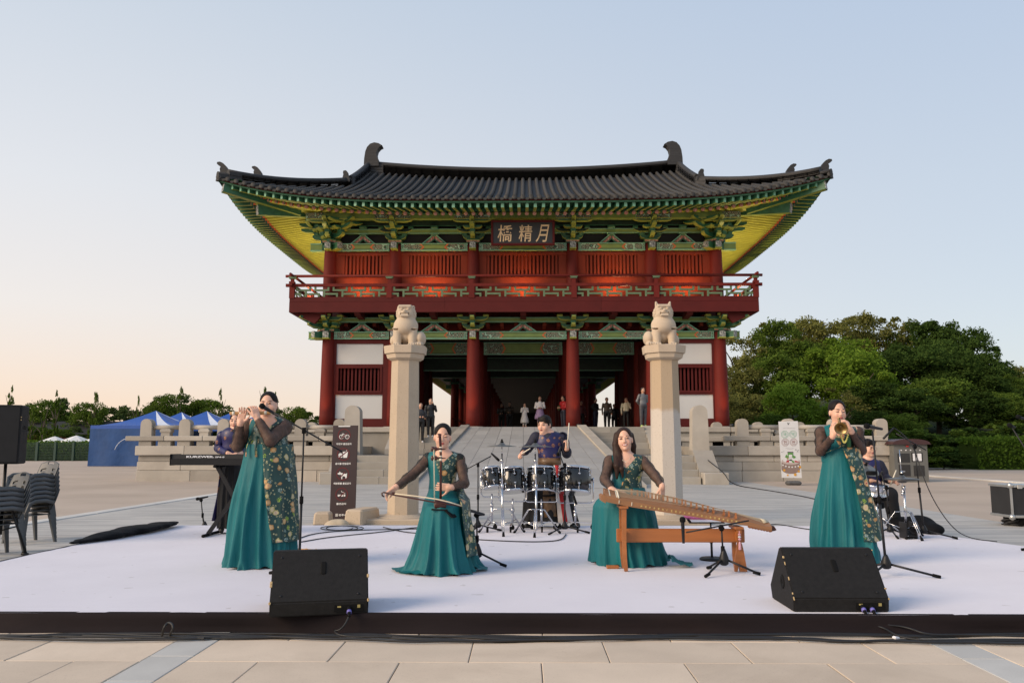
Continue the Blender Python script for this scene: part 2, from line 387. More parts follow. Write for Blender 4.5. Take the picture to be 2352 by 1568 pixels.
for j in range(1): 
    P = np.zeros((6, 60, 3))
    for q in range(60):
        y = SF + (SB - SF) * q / 59
        for i, (dx, z) in enumerate([(.02, ZS + .0045), (-.006, ZS + .004), (-.016, ZS - .006), (-.02, .09), (-.026, .05), (-.03, .01)]): P[i, q] = (SL + dx, y, z)
m.grid(P); obj('skirt', m, 'skirt_cloth', stage)
# ================================================================ stone terraces, stairs, ramp
ter = thing('stone_terrace', 'grey stone terrace of stacked blocks under the gate tower', 'terrace', (0, 33, 0))
ZL, ZP = .97, 2.10                                # landing and platform heights
YW, YST = 31.0, 28.6                              # terrace face, foot of lower stairs
YL = YST + 3 * .36                                # landing edge
YU, YT = 33.6, 35.2                               # upper flight: foot, top edge
def courses(x0, x1, yf, levels, blk, mat='terrace_stone', depth=.5):
    for k, (z0, z1, inset) in enumerate(levels):
        x = x0 - inset * .0; j = 0
        while x < x1 - .05:
            L = blk * rng.uniform(.75, 1.25); L = L if x + L < x1 - .45 else x1 - x
            m = MB(); m.bx(x + .006, x + L - .006, yf + inset + rng.uniform(0, .012), yf + inset + depth, z0 + .005, z1 - .003, 0, .015); obj('stone_block', m, mat, ter); x += L
zl = [zy(v, YW) for v in (1101, 1080.6, 1060, 1045.6, 1023.4)]; zl[0] = -.05
XWL, XWR = xx(312, YW, 1060), xx(2052, YW, 1060)
XNL, XNR = -6.05, 6.12                             # inner ends at the stair cheek
for (x0, x1) in ((XWL, XNL - .1), (XNR + .1, XWR)):
    sg = -1 if x0 < 0 else 1
    ex = [0, .04, .02, .0, .10]
    lv = [(zl[0], zl[1], .04), (zl[1], zl[2], .07), (zl[2], zl[3], .10), (zl[3], zl[4], -.04)]
    for i, q in enumerate(lv):
        e = (0, .0, .03, -.05)[i]
        courses(x0 + (e if sg < 0 else 0), x1 - (e if sg > 0 else 0), YW, [q], (1.7, 1.55, 1.5, 1.75)[i])
    m = MB(); m.bx(x0 + .3, x1 - .3, YW + .4, 60, -.1, zl[4] - .02); obj('core', m, 'terrace_stone', ter)
# landing + platform cores
for s_ in (-1, 1):
    m = MB(); m.bx(s_ * 3.05, s_ * 6.2, YL + .35, 36, -.1, ZL); obj('landing', m, 'asphalt', ter)
m = MB(); m.bx(-10.6, 10.6, YT + .32, 52, ZL - .1, ZP - .004); obj('platform', m, 'stair_stone', ter)
def ramp_x(Y): return 3.45 + (2.30 - 3.45) * (Y - 26.0) / (YT + .3 - 26.0)
def flight(side, xo, y0, z0, n, tread, rise):
    for k in range(n):
        ya = y0 + k * tread; xi = ramp_x(ya) + .30
        x = xi; 
        while x < xo - .02:
            L = rng.uniform(1.0, 1.6); L = L if x + L < xo - .5 else xo - x
            m = MB(); m.bx(side * (x + .004), side * (x + L - .004), ya, ya + tread + .12, z0 + k * rise - (.3 if k == 0 else .02), z0 + (k + 1) * rise, 0, .012); obj('step', m, 'stair_stone', ter); x += L
for s in (-1, 1):
    flight(s, 6.0 if s < 0 else 6.05, YST, 0, 4, .36, ZL / 4)
    flight(s, 5.1, YU, ZL, 5, .36, (ZP - ZL) / 5)
    # lower cheek stone, foot block and tall newel
    m = MB(); xa, xb = s * 6.05, s * 6.75
    m.prism([(YST + .25, .02), (YST + .25, .42), (YL + .25, ZL + .18), (YL + .9, ZL + .18), (YL + .9, 0)], min(xa, xb), max(xa, xb), 'yz'); obj('cheek_stone', m, 'terrace_stone', ter)
    m = MB(); m.bx(s * 6.1, s * 6.95, YST - .25, YST + .5, -.02, .40, 0, .03); obj('foot_block', m, 'terrace_stone', ter)
    # upper cheek and platform wall beside the upper flight
    m = MB(); m.prism([(YU - .3, ZL), (YU - .3, ZL + .22), (YT + .3, ZP + .06), (YT + .9, ZP + .06), (YT + .9, ZL)], min(s * 5.1, s * 5.55), max(s * 5.1, s * 5.55), 'yz'); obj('cheek_stone', m, 'terrace_stone', ter)
    for x0 in (5.57, 7.1, 8.8):
        x1 = {5.57: 7.08, 7.1: 8.78, 8.8: 10.6}[x0]
        m = MB(); m.bx(s * x0, s * x1, YT + .1, YT + .5, ZP - .22, ZP, 0, .02); obj('coping', m, 'terrace_stone', ter)
        m = MB(); m.bx(s * (x0 + .02), s * (x1 - .02), YT + .2, YT + .5, ZL - .1, ZP - .225, 0, .01); obj('stone_block', m, 'stair_stone', ter)
    # top lip of the platform
    for x0, x1 in ((2.6, 3.9), (3.91, 5.08)):
        m = MB(); m.bx(s * x0, s * x1, YT + .08, YT + .9, ZP - .2, ZP + .003, 0, .015); obj('coping', m, 'terrace_stone', ter)
m = MB(); m.bx(-2.6, 2.6, YT + .28, YT + .95, ZP - .2, ZP + .001, 0, .012); obj('coping', m, 'terrace_stone', ter)
# ramp between the flights: bed, slabs and kerb stones
Y0, Y1 = 26.0, YT + .3
def rz(Y): return ZP * (Y - Y0) / (Y1 - Y0)
m = MB(); m.add([(-ramp_x(Y0), Y0, .006), (ramp_x(Y0), Y0, .006), (ramp_x(Y1), Y1, ZP - .01), (-ramp_x(Y1), Y1, ZP - .01), (-ramp_x(Y0), Y0, -.2), (ramp_x(Y0), Y0, -.2), (ramp_x(Y1), Y1, -.2), (-ramp_x(Y1), Y1, -.2)],
              [(0, 1, 2, 3), (4, 5, 1, 0), (5, 6, 2, 1), (7, 4, 0, 3)])
ramp = struct('ramp', m, 'joint')
NR, NC = 12, 10
for i in range(NR):
    ya, yb = Y0 + (Y1 - Y0) * i / NR, Y0 + (Y1 - Y0) * (i + 1) / NR
    for j in range(NC):
        ua, ub = -1 + 2 * j / NC, -1 + 2 * (j + 1) / NC; g_ = .006; h = .014 + rng.uniform(-.002, .003)
        vs = []
        for dz in (-.03, h):
            for (u, y, gu, gy) in ((ua, ya, g_, g_), (ub, ya, -g_, g_), (ub, yb, -g_, -g_), (ua, yb, g_, -g_)):
                vs.append((u * ramp_x(y) + gu, y + gy * 2, rz(y + gy * 2) + dz))
        q = MB(); q.add(vs, [(3, 2, 1, 0), (4, 5, 6, 7), (0, 1, 5, 4), (1, 2, 6, 5), (2, 3, 7, 6), (3, 0, 4, 7)]); obj('ramp_slab', q, 'ramp_stone', ramp)
for s in (-1, 1):
    for i in range(5):
        ya, yb = Y0 + (Y1 - Y0) * i / 5 + .004, Y0 + (Y1 - Y0) * (i + 1) / 5 - .004
        q = MB(); vs = []
        for dz in (-.5, .10):
            for (k, y) in ((.005, ya), (.36, ya), (.36, yb), (.005, yb)): vs.append((s * (ramp_x(y) + k), y, rz(y) + dz))
        q.add(vs, [(3, 2, 1, 0), (4, 5, 6, 7), (0, 1, 5, 4), (1, 2, 6, 5), (2, 3, 7, 6), (3, 0, 4, 7)]); obj('ramp_kerb', q, 'terrace_stone', ramp)
# balustrades
def roundpost(w, d, h, z0, x, y):
    m = MB(); poly = [(-w / 2, 0), (w / 2, 0), (w / 2 * .97, h - w * .42)] + [(w / 2 * .97 * math.cos(a), h - w * .42 + w * .42 * math.sin(a)) for a in lin(.25, math.pi - .25, 9)] + [(-w / 2 * .97, h - w * .42)]
    m.prism([(x + a, z0 + b) for a, b in poly], y - d / 2, y + d / 2, 'xz'); return m
def balustrade(label, x0, x1, y, posts, zb, k=1.0, grp=None):
    b = thing('stone_balustrade', label, 'balustrade', ((x0 + x1) / 2, y, zb), group=grp)
    z1, z2, z3, z4, z5 = zb + .185 * k, zb + .365 * k, zb + .61 * k, zb + .775 * k, zb + 1.01 * k
    xs = sorted(posts); 
    for i, x in enumerate(xs): obj('post', roundpost(.43 * k, .36 * k, z5 - z2 + .02, z2 - .02, x, y), 'terrace_stone', b)
    e = [x0] + xs + [x1]
    for i in range(len(xs)):
        xa = xs[i]; xb = xs[i + 1] if i + 1 < len(xs) else None
        m = MB(); m.bx(xa - .72 * k, (xb if xb else x1) - .73 * k if xb else x1, y - .27 * k, y + .27 * k, z1, z2, 0, .02); obj('plate_stone', m, 'terrace_stone', b)
        for xm in ([xa, (xa + xb) / 2] if xb else [xa]):
            m = MB(); m.bx(xm - .24 * k, xm + .24 * k, y - .2, y + .2, zb - .005, z1 - .002, 0, .01); obj('support_block', m, 'terrace_stone', b)
        if xb:
            m = MB(); m.tube([(xa + .2 * k, y, (z3 + z4) / 2), (xb - .2 * k, y, (z3 + z4) / 2)], .085 * k, 12); obj('rail', m, 'terrace_stone', b)
            xm = (xa + xb) / 2; m = MB(); m.bx(xm - .17 * k, xm + .17 * k, y - .15, y + .15, z2 - .01, z2 + .13 * k, 0, .01); m.box((xm, y, z2 + .19 * k), (.42 * k, .34 * k, .12 * k), None, 0, .02); m.bx(xm - .16 * k, xm + .16 * k, y - .14, y + .14, z2 + .24 * k, z3 + .03, 0, .01); obj('rail_support', m, 'terrace_stone', b)
    return b
yb = YW + .35
def cx5(v): return xx((v / 1.809) / 1.7415, yb, 975)
sp = 1.46
pl = [cx5(1073) + sp * k for k in range(6)]; 
balustrade('stone balustrade with round-topped posts left of the stairs, facing the plaza', XWL, XNL - .5, yb, [p for p in pl if p < XNL - .5], zl[4])
prr = [xx(v, yb, 975) for v in (1668, 1780, 1882, 2021)]
prr = [xx(2021, yb, 975) - sp * 1.18 * k for k in range(4)]
balustrade('stone balustrade with round-topped posts right of the stairs, facing the plaza', XNR + .5, XWR - .1, yb, prr, zl[4])
balustrade('stone balustrade behind the left terrace edge, partly hidden', XWL + 1.2, XNL - 1.5, YW + 4.6, [XWL + 1.9 + 1.75 * k for k in range(4)], zl[4], 1.0)
balustrade('stone balustrade behind the right terrace edge, partly hidden', XNR + 1.5, XWR - 1.2, YW + 4.6, [XWR - 1.9 - 1.75 * k for k in range(4)], zl[4], 1.0)
for s, px in ((-1, 811), (1, 1606)):
    x = xx(px, YL + .6, 1000); ztop = zy(931, YL + .6)
    m = MB(); w0, w1 = .64, .54; h = ztop - ZL; zz = ZL - .3
    poly = [(-w0 / 2, 0), (w0 / 2, 0), (w1 / 2, h + .3 - .24)] + [(w1 / 2 * math.cos(a), h + .3 - .24 + .24 * math.sin(a)) for a in lin(.2, math.pi - .2, 11)] + [(-w1 / 2, h + .3 - .24)]
    m.prism([(x + a, zz + b) for a, b in poly], YL + .36, YL + .9, 'xz')
    lone('newel_post', m, 'terrace_stone', 'tall tapering stone newel post with rounded top at the %s end of the lower stairs' % ('left' if s < 0 else 'right'), 'post', (x, YL + .6, zz))
# ================================================================ gate tower
tower = thing('gate_tower', 'two-storey red and green wooden gate tower with sweeping grey tiled roof', 'building', (0, 37, ZP))
YC, YB = 37.0, 35.65
XC = [-8.80, -5.78, -2.25, 2.22, 5.80, 8.82]       # lower columns
XU = [xx(v, 37.0, 600) for v in (758, 908, 1087, 1315, 1495, 1645)]       # upper columns
zz = lambda py, Y=YC: zy(py, Y)
z_l0, z_l1 = zz(779), zz(762)
z_b0, z_b1 = zz(716, YB), zz(683, YB)              # balcony beam
z_u0, z_u1 = zz(576.5), zz(559.5)
def P(name, m, mat, par=None): return obj(name, m, mat, par or tower)
def shared(name, mesh, par, loc, rot=(0, 0, 0), scale=(1, 1, 1)):     # copy that shares mesh data; loc in world coordinates
    o = bpy.data.objects.new(name, mesh); COL.objects.link(o); o.parent = par; o.location = tuple(np.array(loc, float) - wloc(par)); o.rotation_euler = rot; o.scale = scale; return o
def colmesh(h, r0=.325, r1=.265):
    m = MB(); n = 9; m.tube([(0, 0, h * i / (n - 1)) for i in range(n)], [r0 + (r1 - r0) * (i / (n - 1)) ** 1.5 for i in range(n)], 24); return m.mesh('column', 'red_paint')
cl = colmesh(z_l1 - ZP + .05); 
for x in XC: shared('column', cl, tower, (x, YC, ZP))
for y in (41.2, 45.6, 50.0):
    for x in XC: shared('column', cl, tower, (x, y, ZP))
stone_base = MB(); stone_base.lathe([(.52, 0), (.52, .03), (.44, .06)], 24); sb = stone_base.mesh('column_base', 'terrace_stone')
for x in XC: shared('column_base', sb, tower, (x, YC, ZP - .002))
cu = colmesh(z_u1 - z_b1 + .08, .30, .26)
for x in XU: shared('column', cu, tower, (x, YC + .05, z_b1 - .05))
for sx in (0, 5):
    for y in (41.2, 45.6, 50.0): shared('column', cu, tower, (XU[sx], y, z_b1 - .05))
# painted lintels with patterned ends
def lintel(xa, xb, y, z0, z1, ends=True, dk=False):
    m = MB(); L = xb - xa; e = min(.95, L * .30) if ends else 0; d = .15
    m.bx(xa + e, xb - e, y - d, y + d, z0, z1, 1 if not dk else 3)
    for q, (a, b) in enumerate(((xa, xa + e), (xb - e, xb))):
        if ends:
            m.bx(a, b, y - d - .004, y + d, z0, z1, 0)
            for k in (.03, .10) : m.bx((xa + k) if q == 0 else (xb - k - .03), (xa + k + .03) if q == 0 else (xb - k), y - d - .012, y - d, z0 + .01, z1 - .01, 2)
            w = .06; c0 = xa + e if q == 0 else xb - e; s_ = 1 if q == 0 else -1
            m.add([(c0 - s_ * .02, y - d - .010, z0), (c0 + s_ * .16, y - d - .010, (z0 + z1) / 2), (c0 - s_ * .02, y - d - .010, z1), (c0 - s_ * .09, y - d - .010, z1), (c0 + s_ * .09, y - d - .010, (z0 + z1) / 2), (c0 - s_ * .09, y - d - .010, z0)], [(0, 1, 4, 5), (1, 2, 3, 4)], 4)
    m.bx(xa, xb, y - d - .02, y - d + .01, z1 - .028, z1 + .002, 2); m.bx(xa, xb, y - d - .02, y - d + .01, z0 - .002, z0 + .045, 2)
    m.bx(xa + e, xb - e, y - d - .009, y - d, z0 + .075, z0 + .092, 3); m.bx(xa + e, xb - e, y - d - .009, y - d, z1 - .075, z1 - .06, 3)
    return P('lintel', m, ['dan_pattern', 'dan_olive', 'dan_mint', 'dan_dark', 'dan_orange'])
for i in range(5):
    lintel(XC[i] + .27, XC[i + 1] - .27, YC, z_l0, z_l1); lintel(XU[i] + .26, XU[i + 1] - .26, YC + .05, z_u0, z_u1)
    if i in (1, 2, 3): lintel(XC[i] + .27, XC[i + 1] - .27, 41.2, zy(815, 41.2), zy(787, 41.2), True)
# end stubs of the lintels past the corner columns
for (xs, z0, z1) in ((XC, z_l0, z_l1), (XU, z_u0, z_u1)):
    for s, x in ((-1, xs[0]), (1, xs[-1])):
        m = MB(); m.box((x + s * .62, YC + .05, (z0 + z1) / 2), (.55, .3, z1 - z0), None, 0, .02); m.bx(x + s * .35, x + s * .9, YC - .12, YC - .10, z0 - .01, z0 + .04, 1); m.bx(x + s * .35, x + s * .9, YC - .12, YC - .10, z1 - .04, z1 + .01, 1); P('beam_end', m, ['dan_olive', 'dan_mint'])
# bracket sets
def boat(m, L, t, z0, z1, y0, y1, mi, x=0, yy=0):
    h = z1 - z0; poly = [(-L / 2, z1), (-L / 2, z1 - .35 * h), (-L / 2 + .05 * L, z0 + .3 * h), (-L / 2 + .13 * L, z0 + .05 * h), (-L / 2 + .2 * L, z0), (L / 2 - .2 * L, z0), (L / 2 - .13 * L, z0 + .05 * h), (L / 2 - .05 * L, z0 + .3 * h), (L / 2, z1 - .35 * h), (L / 2, z1)]
    m.prism([(x + a, b) for a, b in poly], y0, y1, 'xz', mi)
    edge = [(x + a, b) for a, b in poly[1:-1]]; 
    for i in range(len(edge) - 1):
        (a, b), (c_, d) = edge[i], edge[i + 1]; m.add([(a, y0 - .012, b - .002), (c_, y0 - .012, d - .002), (c_, y0 - .012, d + .035), (a, y0 - .012, b + .035), (a, y1, b - .006), (c_, y1, d - .006)], [(0, 1, 2, 3), (0, 1, 5, 4)], 1)
def tongue(m, L, t, z0, z1, y, mi):           # arm reaching forward, curved and lime below
    h = z1 - z0; poly = [(y, z1), (y, z0), (y - L * .55, z0), (y - L * .85, z0 + h * .15), (y - L, z0 + h * .5), (y - L, z1)]
    m.prism(poly, -t / 2, t / 2, 'yz', mi)
    for i in range(1, len(poly) - 2):
        (a, b), (c_, d) = poly[i], poly[i + 1]; m.add([(-t / 2 - .003, a, b - .004), (t / 2 + .003, a, b - .004), (t / 2 + .003, c_, d - .004), (-t / 2 - .003, c_, d - .004)], [(0, 1, 2, 3)], 1)
    m.bx(-t / 2 + .02, t / 2 - .02, y - L - .006, y - L, z0 + h * .5, z1 - .02, 1)
def bracket_mesh(h, big=True):
    m = MB(); k = h / 1.10
    m.prism([(-.14, -.05), (.14, -.05), (.14, -.32), (-.14, -.32)], -.62, -.2, 'xz', 0); m.bx(-.13, .13, -.628, -.62, -.31, -.03, 3); m.bx(-.145, .145, -.63, -.2, -.36, -.318, 1)
    m.box((0, 0, .11 * k), (.62, .62, .2 * k), None, 0, .03); m.bx(-.30, .30, -.325, -.315, .02, .10 * k, 4); m.bx(-.31, .31, -.332, -.326, .1 * k, .13 * k, 1); m.box((0, 0, .02), (.44, .5, .08), None, 2)
    boat(m, .95, .2, .22 * k, .42 * k, -.1, .1, 0)
    tongue(m, .62, .2, .22 * k, .44 * k, -.2, 0)
    for x in (-.40, .40): m.box((x, 0, .50 * k), (.24, .26, .15 * k), None, 0, .02); m.box((x, -.0, .545 * k), (.26, .28, .03), None, 1)
    m.box((0, -.66, .52 * k), (.24, .22, .14 * k), None, 0, .02)
    if big:
        boat(m, 1.5, .2, .58 * k, .76 * k, -.1, .1, 2); boat(m, .85, .2, .60 * k, .75 * k, -.76, -.56, 0)
        tongue(m, 1.15, .2, .58 * k, .78 * k, -.2, 0)
        for x in (-.68, 0, .68): m.box((x, 0, .82 * k), (.24, .26, .13 * k), None, 0, .02)
        boat(m, 1.75, .16, .86 * k, 1.02 * k, -.98, -.82, 0); tongue(m, 1.25, .2, .86 * k, 1.06 * k, -.2, 0)
        m.box((0, -.9, .80 * k), (.24, .22, .13 * k), None, 1, .02)
    else:
        boat(m, 1.35, .2, .62 * k, .86 * k, -.5, -.32, 0); tongue(m, .95, .2, .58 * k, .82 * k, -.2, 0); boat(m, 1.1, .2, .62 * k, .82 * k, -.1, .1, 2)
        for x in (-.58, .58): m.box((x, -.4, .92 * k), (.26, .26, .13 * k), None, 1, .02)
        m.box((0, -.62, .92 * k), (.24, .4, .13 * k), None, 0, .02)
    return m.mesh('bracket', ['dan_green', 'dan_lime', 'dan_dark', 'dan_white', 'dan_scroll_red'])
z_pur = zz(497, YC - .9)
bu = bracket_mesh(zz(503, YC - .5) - z_u1); bl = bracket_mesh(z_b0 - z_l1 + .12, False)
for i, x in enumerate(XU):
    shared('bracket', bu, tower, (x, YC + .05, z_u1))
    if i in (0, 5): 
        s = -1 if i == 0 else 1; shared('bracket', bu, tower, (x, YC + .05, z_u1 + .004), (0, 0, -s * math.pi / 4 + (0)), (1.0, 1.25, 1)); shared('bracket', bu, tower, (x, YC + .05, z_u1 + .002), (0, 0, s * math.pi / 2))
for i, x in enumerate(XC):
    shared('bracket', bl, tower, (x, YC, z_l1))
    if i in (0, 5):
        s = -1 if i == 0 else 1; shared('bracket', bl, tower, (x, YC, z_l1 + .004), (0, 0, s * math.pi / 4), (1, 1.3, 1)); shared('bracket', bl, tower, (x, YC, z_l1 + .002), (0, 0, s * math.pi / 2))
for y in (41.2, 45.6, 50.0):
    for s, x in ((-1, XU[0]), (1, XU[-1])): shared('bracket', bu, tower, (x, y, z_u1), (0, 0, s * math.pi / 2))
# A-shaped struts on the lintels and the wall boards behind them
def astrut(w, h):
    m = MB(); 
    for s in (-1, 1): m.prism([(s * w / 2, 0), (s * w * .17, 0), (0, h * .42), (0, h * .80), (s * .10, h * .80)], -.09, .09, 'xz', 0)
    for s in (-1, 1):
        m.prism([(s * (w / 2 - .16), .05), (s * (w * .17 + .07), .05), (s * .02, h * .48), (s * .02, h * .70), (s * .08, h * .70)], -.10, -.088, 'xz', 1)
        a, b = (s * w / 2, 0), (s * .10, h * .80); m.bar((a[0], -.1, a[1]), (b[0], -.1, b[1]), .02, .035, 2)
    m.box((0, 0, h * .9), (.34, .26, h * .2), None, 0, .02); m.box((0, 0, h * .98), (.40, .3, h * .06), None, 2)
    return m.mesh('strut', ['dan_green', 'dan_scroll_red', 'dan_mint'])
hu, hl_ = .47 * (zz(503, YC - .5) - z_u1), .64 * (z_b0 - z_l1)
au, al = astrut(1.12, hu), astrut(1.22, hl_)
for i in range(5):
    shared('strut', au, tower, ((XU[i] + XU[i + 1]) / 2, YC + .05, z_u1)); shared('strut', al, tower, ((XC[i] + XC[i + 1]) / 2, YC, z_l1))
for (xs, z0, k) in ((XU, z_u1 + hu, 1), (XC, z_l1 + hl_, 0)):
    for i in range(5):
        m = MB(); m.bx(xs[i] + .1, xs[i + 1] - .1, YC - .02, YC + .16, z0, z0 + .22, 0); m.bx(xs[i] + .1, xs[i + 1] - .1, YC - .03, YC - .02, z0, z0 + .03, 1); m.bx(xs[i] + .1, xs[i + 1] - .1, YC - .03, YC - .02, z0 + .19, z0 + .22, 1); P('tie_beam', m, ['dan_olive', 'dan_mint'])
        if k:
            m = MB(); m.bx(xs[i], xs[i + 1], YC - .0, YC + .18, z0 + .36, z0 + .60, 0); m.bx(xs[i], xs[i + 1], YC - .01, YC, z0 + .36, z0 + .39, 1); P('tie_beam', m, ['dan_dark', 'dan_green'])
            m = MB(); m.box(((xs[i] + xs[i + 1]) / 2, YC - .01, z0 + .29), (.34, .3, .14), None, 0, .02); P('bearing_block', m, 'dan_green')
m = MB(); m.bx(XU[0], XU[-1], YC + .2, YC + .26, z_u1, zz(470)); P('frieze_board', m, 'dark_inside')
# eave purlin carried by the upper brackets
for i in range(5):
    xa, xb = XU[i] - (.9 if i == 0 else 0), XU[i + 1] + (.9 if i == 4 else 0); m = MB(); e = .8; zc = zz(496.5, YC - .9)
    m.bx(xa + e, xb - e, YC - 1.05, YC - .78, zc - .15, zc + .15, 1)
    for a, b in ((xa, xa + e), (xb - e, xb)): m.bx(a, b, YC - 1.054, YC - .78, zc - .15, zc + .15, 0)
    m.bx(xa, xb, YC - 1.065, YC - 1.05, zc - .16, zc - .12, 2); P('eave_purlin', m, ['dan_pattern', 'dan_olive', 'dan_lime'])
# ---- ground storey: closed end bays with plaster panels and barred windows
wall_f = lambda name, par: None
for i in (0, 4):
    xa, xb = XC[i] + .30, XC[i + 1] - .30; yw = YC + .05
    wall = MB(); fr = [(zz(789), zz(836)), (zz(845), zz(897)), (zz(906), zz(961))]
    px0, px1 = (xx(772, YC, 870), xx(879.5, YC, 870)); 
    if i == 4: px0, px1 = -px1 + .03, -px0 + .03
    wx0, wx1 = px0 + .12, px1 - .12
    zb = [ZP] + [v for p in ((fr[2][1], fr[2][0]), (fr[1][1], fr[1][0]), (fr[0][1], fr[0][0])) for v in p] + [z_l0]
    for k in (0, 2, 4, 6): wall.bx(xa - .1, xb + .1, yw - .12, yw + .12, zb[k] + (0 if k == 0 else .0), zb[k + 1])
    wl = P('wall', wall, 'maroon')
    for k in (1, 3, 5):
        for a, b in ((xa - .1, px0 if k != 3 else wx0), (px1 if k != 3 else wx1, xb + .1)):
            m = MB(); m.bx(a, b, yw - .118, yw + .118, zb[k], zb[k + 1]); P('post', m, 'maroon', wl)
        if k != 3: m = MB(); m.bx(px0 - .02, px1 + .02, yw - .06, yw + .05, zb[k] - .02, zb[k + 1] + .02); P('panel', m, 'plaster', wl)
    n = 11; sl = MB(); hh = zb[4] - zb[3] + .02; sl.box((0, 0, hh / 2), (.085, .085, hh), None, 0, .01); slm = sl.mesh('slat', 'maroon')
    for q in range(n):
        x = wx0 + (wx1 - wx0) * (q + .5) / n; shared('slat', slm, wl, (x, yw, zb[3] - .01), (0, 0, 0))
    m = MB(); m.bx(wx0 - .09, wx1 + .09, yw - .145, yw - .115, zb[3] - .09, zb[3]); m.bx(wx0 - .09, wx1 + .09, yw - .145, yw - .115, zb[4], zb[4] + .09); m.bx(wx0 - .09, wx0, yw - .145, yw - .115, zb[3], zb[4]); m.bx(wx1, wx1 + .09, yw - .145, yw - .115, zb[3], zb[4]); P('window_frame', m, 'maroon', wl)
# side and rear walls of the end bays, inner ceiling with beams
for s in (-1, 1):
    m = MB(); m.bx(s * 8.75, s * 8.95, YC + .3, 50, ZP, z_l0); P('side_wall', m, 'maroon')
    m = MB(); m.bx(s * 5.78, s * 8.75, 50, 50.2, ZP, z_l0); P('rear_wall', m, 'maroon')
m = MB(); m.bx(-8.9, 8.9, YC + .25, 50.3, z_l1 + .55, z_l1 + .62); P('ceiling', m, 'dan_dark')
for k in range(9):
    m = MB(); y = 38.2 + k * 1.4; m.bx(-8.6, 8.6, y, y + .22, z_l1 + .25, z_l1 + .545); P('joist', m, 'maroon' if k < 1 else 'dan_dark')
for i in range(26):
    x = -8.1 + 16.2 * i / 25; m = MB(); m.bx(x - .08, x + .08, YC + .3, 41, z_l1 + .30, z_l1 + .545); P('joist', m, 'board_red')
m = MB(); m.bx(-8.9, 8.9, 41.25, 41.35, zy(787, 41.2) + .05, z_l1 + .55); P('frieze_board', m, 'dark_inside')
# ---- upper storey wall
yw = YC + .12; ws0, ws1 = zz(629), zz(586)
for i in range(5):
    xa, xb = XU[i] + .22, XU[i + 1] - .22
    wpx = {0: (791, 878), 1: (939.6, 1058), 2: (1117.5, 1283)}
    if i <= 2: wx0, wx1 = xx(wpx[i][0], YC, 608), xx(wpx[i][1], YC, 608)
    else: a, b = wpx[4 - i]; wx0, wx1 = -xx(b, YC, 608), -xx(a, YC, 608)
    m = MB(); m.bx(xa - .1, xb + .1, yw - .06, yw + .1, z_b1 - .3, ws0); m.bx(xa - .1, xb + .1, yw - .06, yw + .1, ws1, z_u0 + .02); m.bx(xa - .1, wx0, yw - .058, yw + .1, ws0, ws1); m.bx(wx1, xb + .1, yw - .058, yw + .1, ws0, ws1)
    wl = P('wall', m, 'board_red')
    m = MB(); m.bx(xa, xb, yw - .10, yw - .05, ws0 - .16, ws0 - .02); m.bx(xa, xb, yw - .10, yw - .05, ws1 + .02, ws1 + .12); P('wall_rail', m, 'board_red', wl)
    m = MB(); m.bx(wx0 - .05, wx1 + .05, yw + .07, yw + .09, ws0 - .05, ws1 + .05); P('shutter_board', m, 'board_red', wl)
    n = max(9, int((wx1 - wx0) / .165)); hh = ws1 - ws0 + .06; sl = MB(); sl.box((0, 0, hh / 2), (.095, .10, hh), None, 0, .008); slm = sl.mesh('slat', 'board_red')
    for q in range(n): shared('slat', slm, wl, (wx0 + (wx1 - wx0) * (q + .5) / n + rng.uniform(-.006, .006), yw - .03, ws0 - .03))
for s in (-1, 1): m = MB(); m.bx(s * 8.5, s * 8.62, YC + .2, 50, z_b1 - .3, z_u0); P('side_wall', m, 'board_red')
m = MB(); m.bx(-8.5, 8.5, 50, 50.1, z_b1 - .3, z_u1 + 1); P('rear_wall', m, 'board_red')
# ---- balcony
XBL = -xx(664, YB, 700)
bal = P('balcony', MB().bx(-XBL + .08, XBL - .08, YB + .12, YC + .1, z_b1 - .24, z_b1 - .06).bx(-XBL + .08, -8.5, YC + .1, 51, z_b1 - .24, z_b1 - .06).bx(8.5, XBL - .08, YC + .1, 51, z_b1 - .24, z_b1 - .06), 'maroon')
for s in (1,):
    for k, (z0, z1, dy) in enumerate(((z_b0, z_b0 + (z_b1 - z_b0) * .72, .0), (z_b0 + (z_b1 - z_b0) * .725, z_b1, .012))):
        for i in range(3):
            xa = -XBL + 2 * XBL * i / 3; xb = -XBL + 2 * XBL * (i + 1) / 3
            m = MB(); m.bx(xa + .002, xb - .002, YB + dy, YB + .16, z0, z1, 0, .006); P('fascia_board', m, 'maroon', bal)
for s in (-1, 1):
    m = MB(); m.bx(s * XBL, s * (XBL - .16), YB + .165, 51, z_b0, z_b1); P('fascia_board', m, 'maroon', bal)
    m = MB(); m.prism([(s * (XBL - .05), z_b0), (s * 9.2, z_b0 - .45), (s * 8.9, z_b0 - .1), (s * 8.9, z_b0)], YB + .3, YB + .5, 'xz'); P('cantilever_beam', m, 'maroon', bal)
for x in XC + [-4, -7.3, 4, 7.3, 0]:
    m = MB(); m.prism([(YB + .1, z_b0 + .25), (YB + .1, z_b0 + .02), (YB + .3, z_b0 - .10), (YC, z_b0 - .14), (YC, z_b0 + .25)], x - .13, x + .13, 'yz'); P('cantilever_beam', m, 'maroon', bal)
z_mr, z_tr = zz(653.5, YB), zz(632.3, YB)
XR = XBL - .1; posts = [-XR] + [xx(v, YB, 660) for v in (894, 1083.5, 1318.5, 1508)] + [XR]
def rail(p0, p1, r, nm): m = MB(); m.tube([p0, p1], r, 10); P(nm, m, 'red_paint', bal)
rail((-XR - .3, YB + .05, z_tr), (XR + .3, YB + .05, z_tr), .062, 'top_rail')
m = MB(); m.bx(-XR - .28, XR + .28, YB, YB + .12, z_mr - .065, z_mr + .065); P('middle_rail', m, 'red_paint', bal)
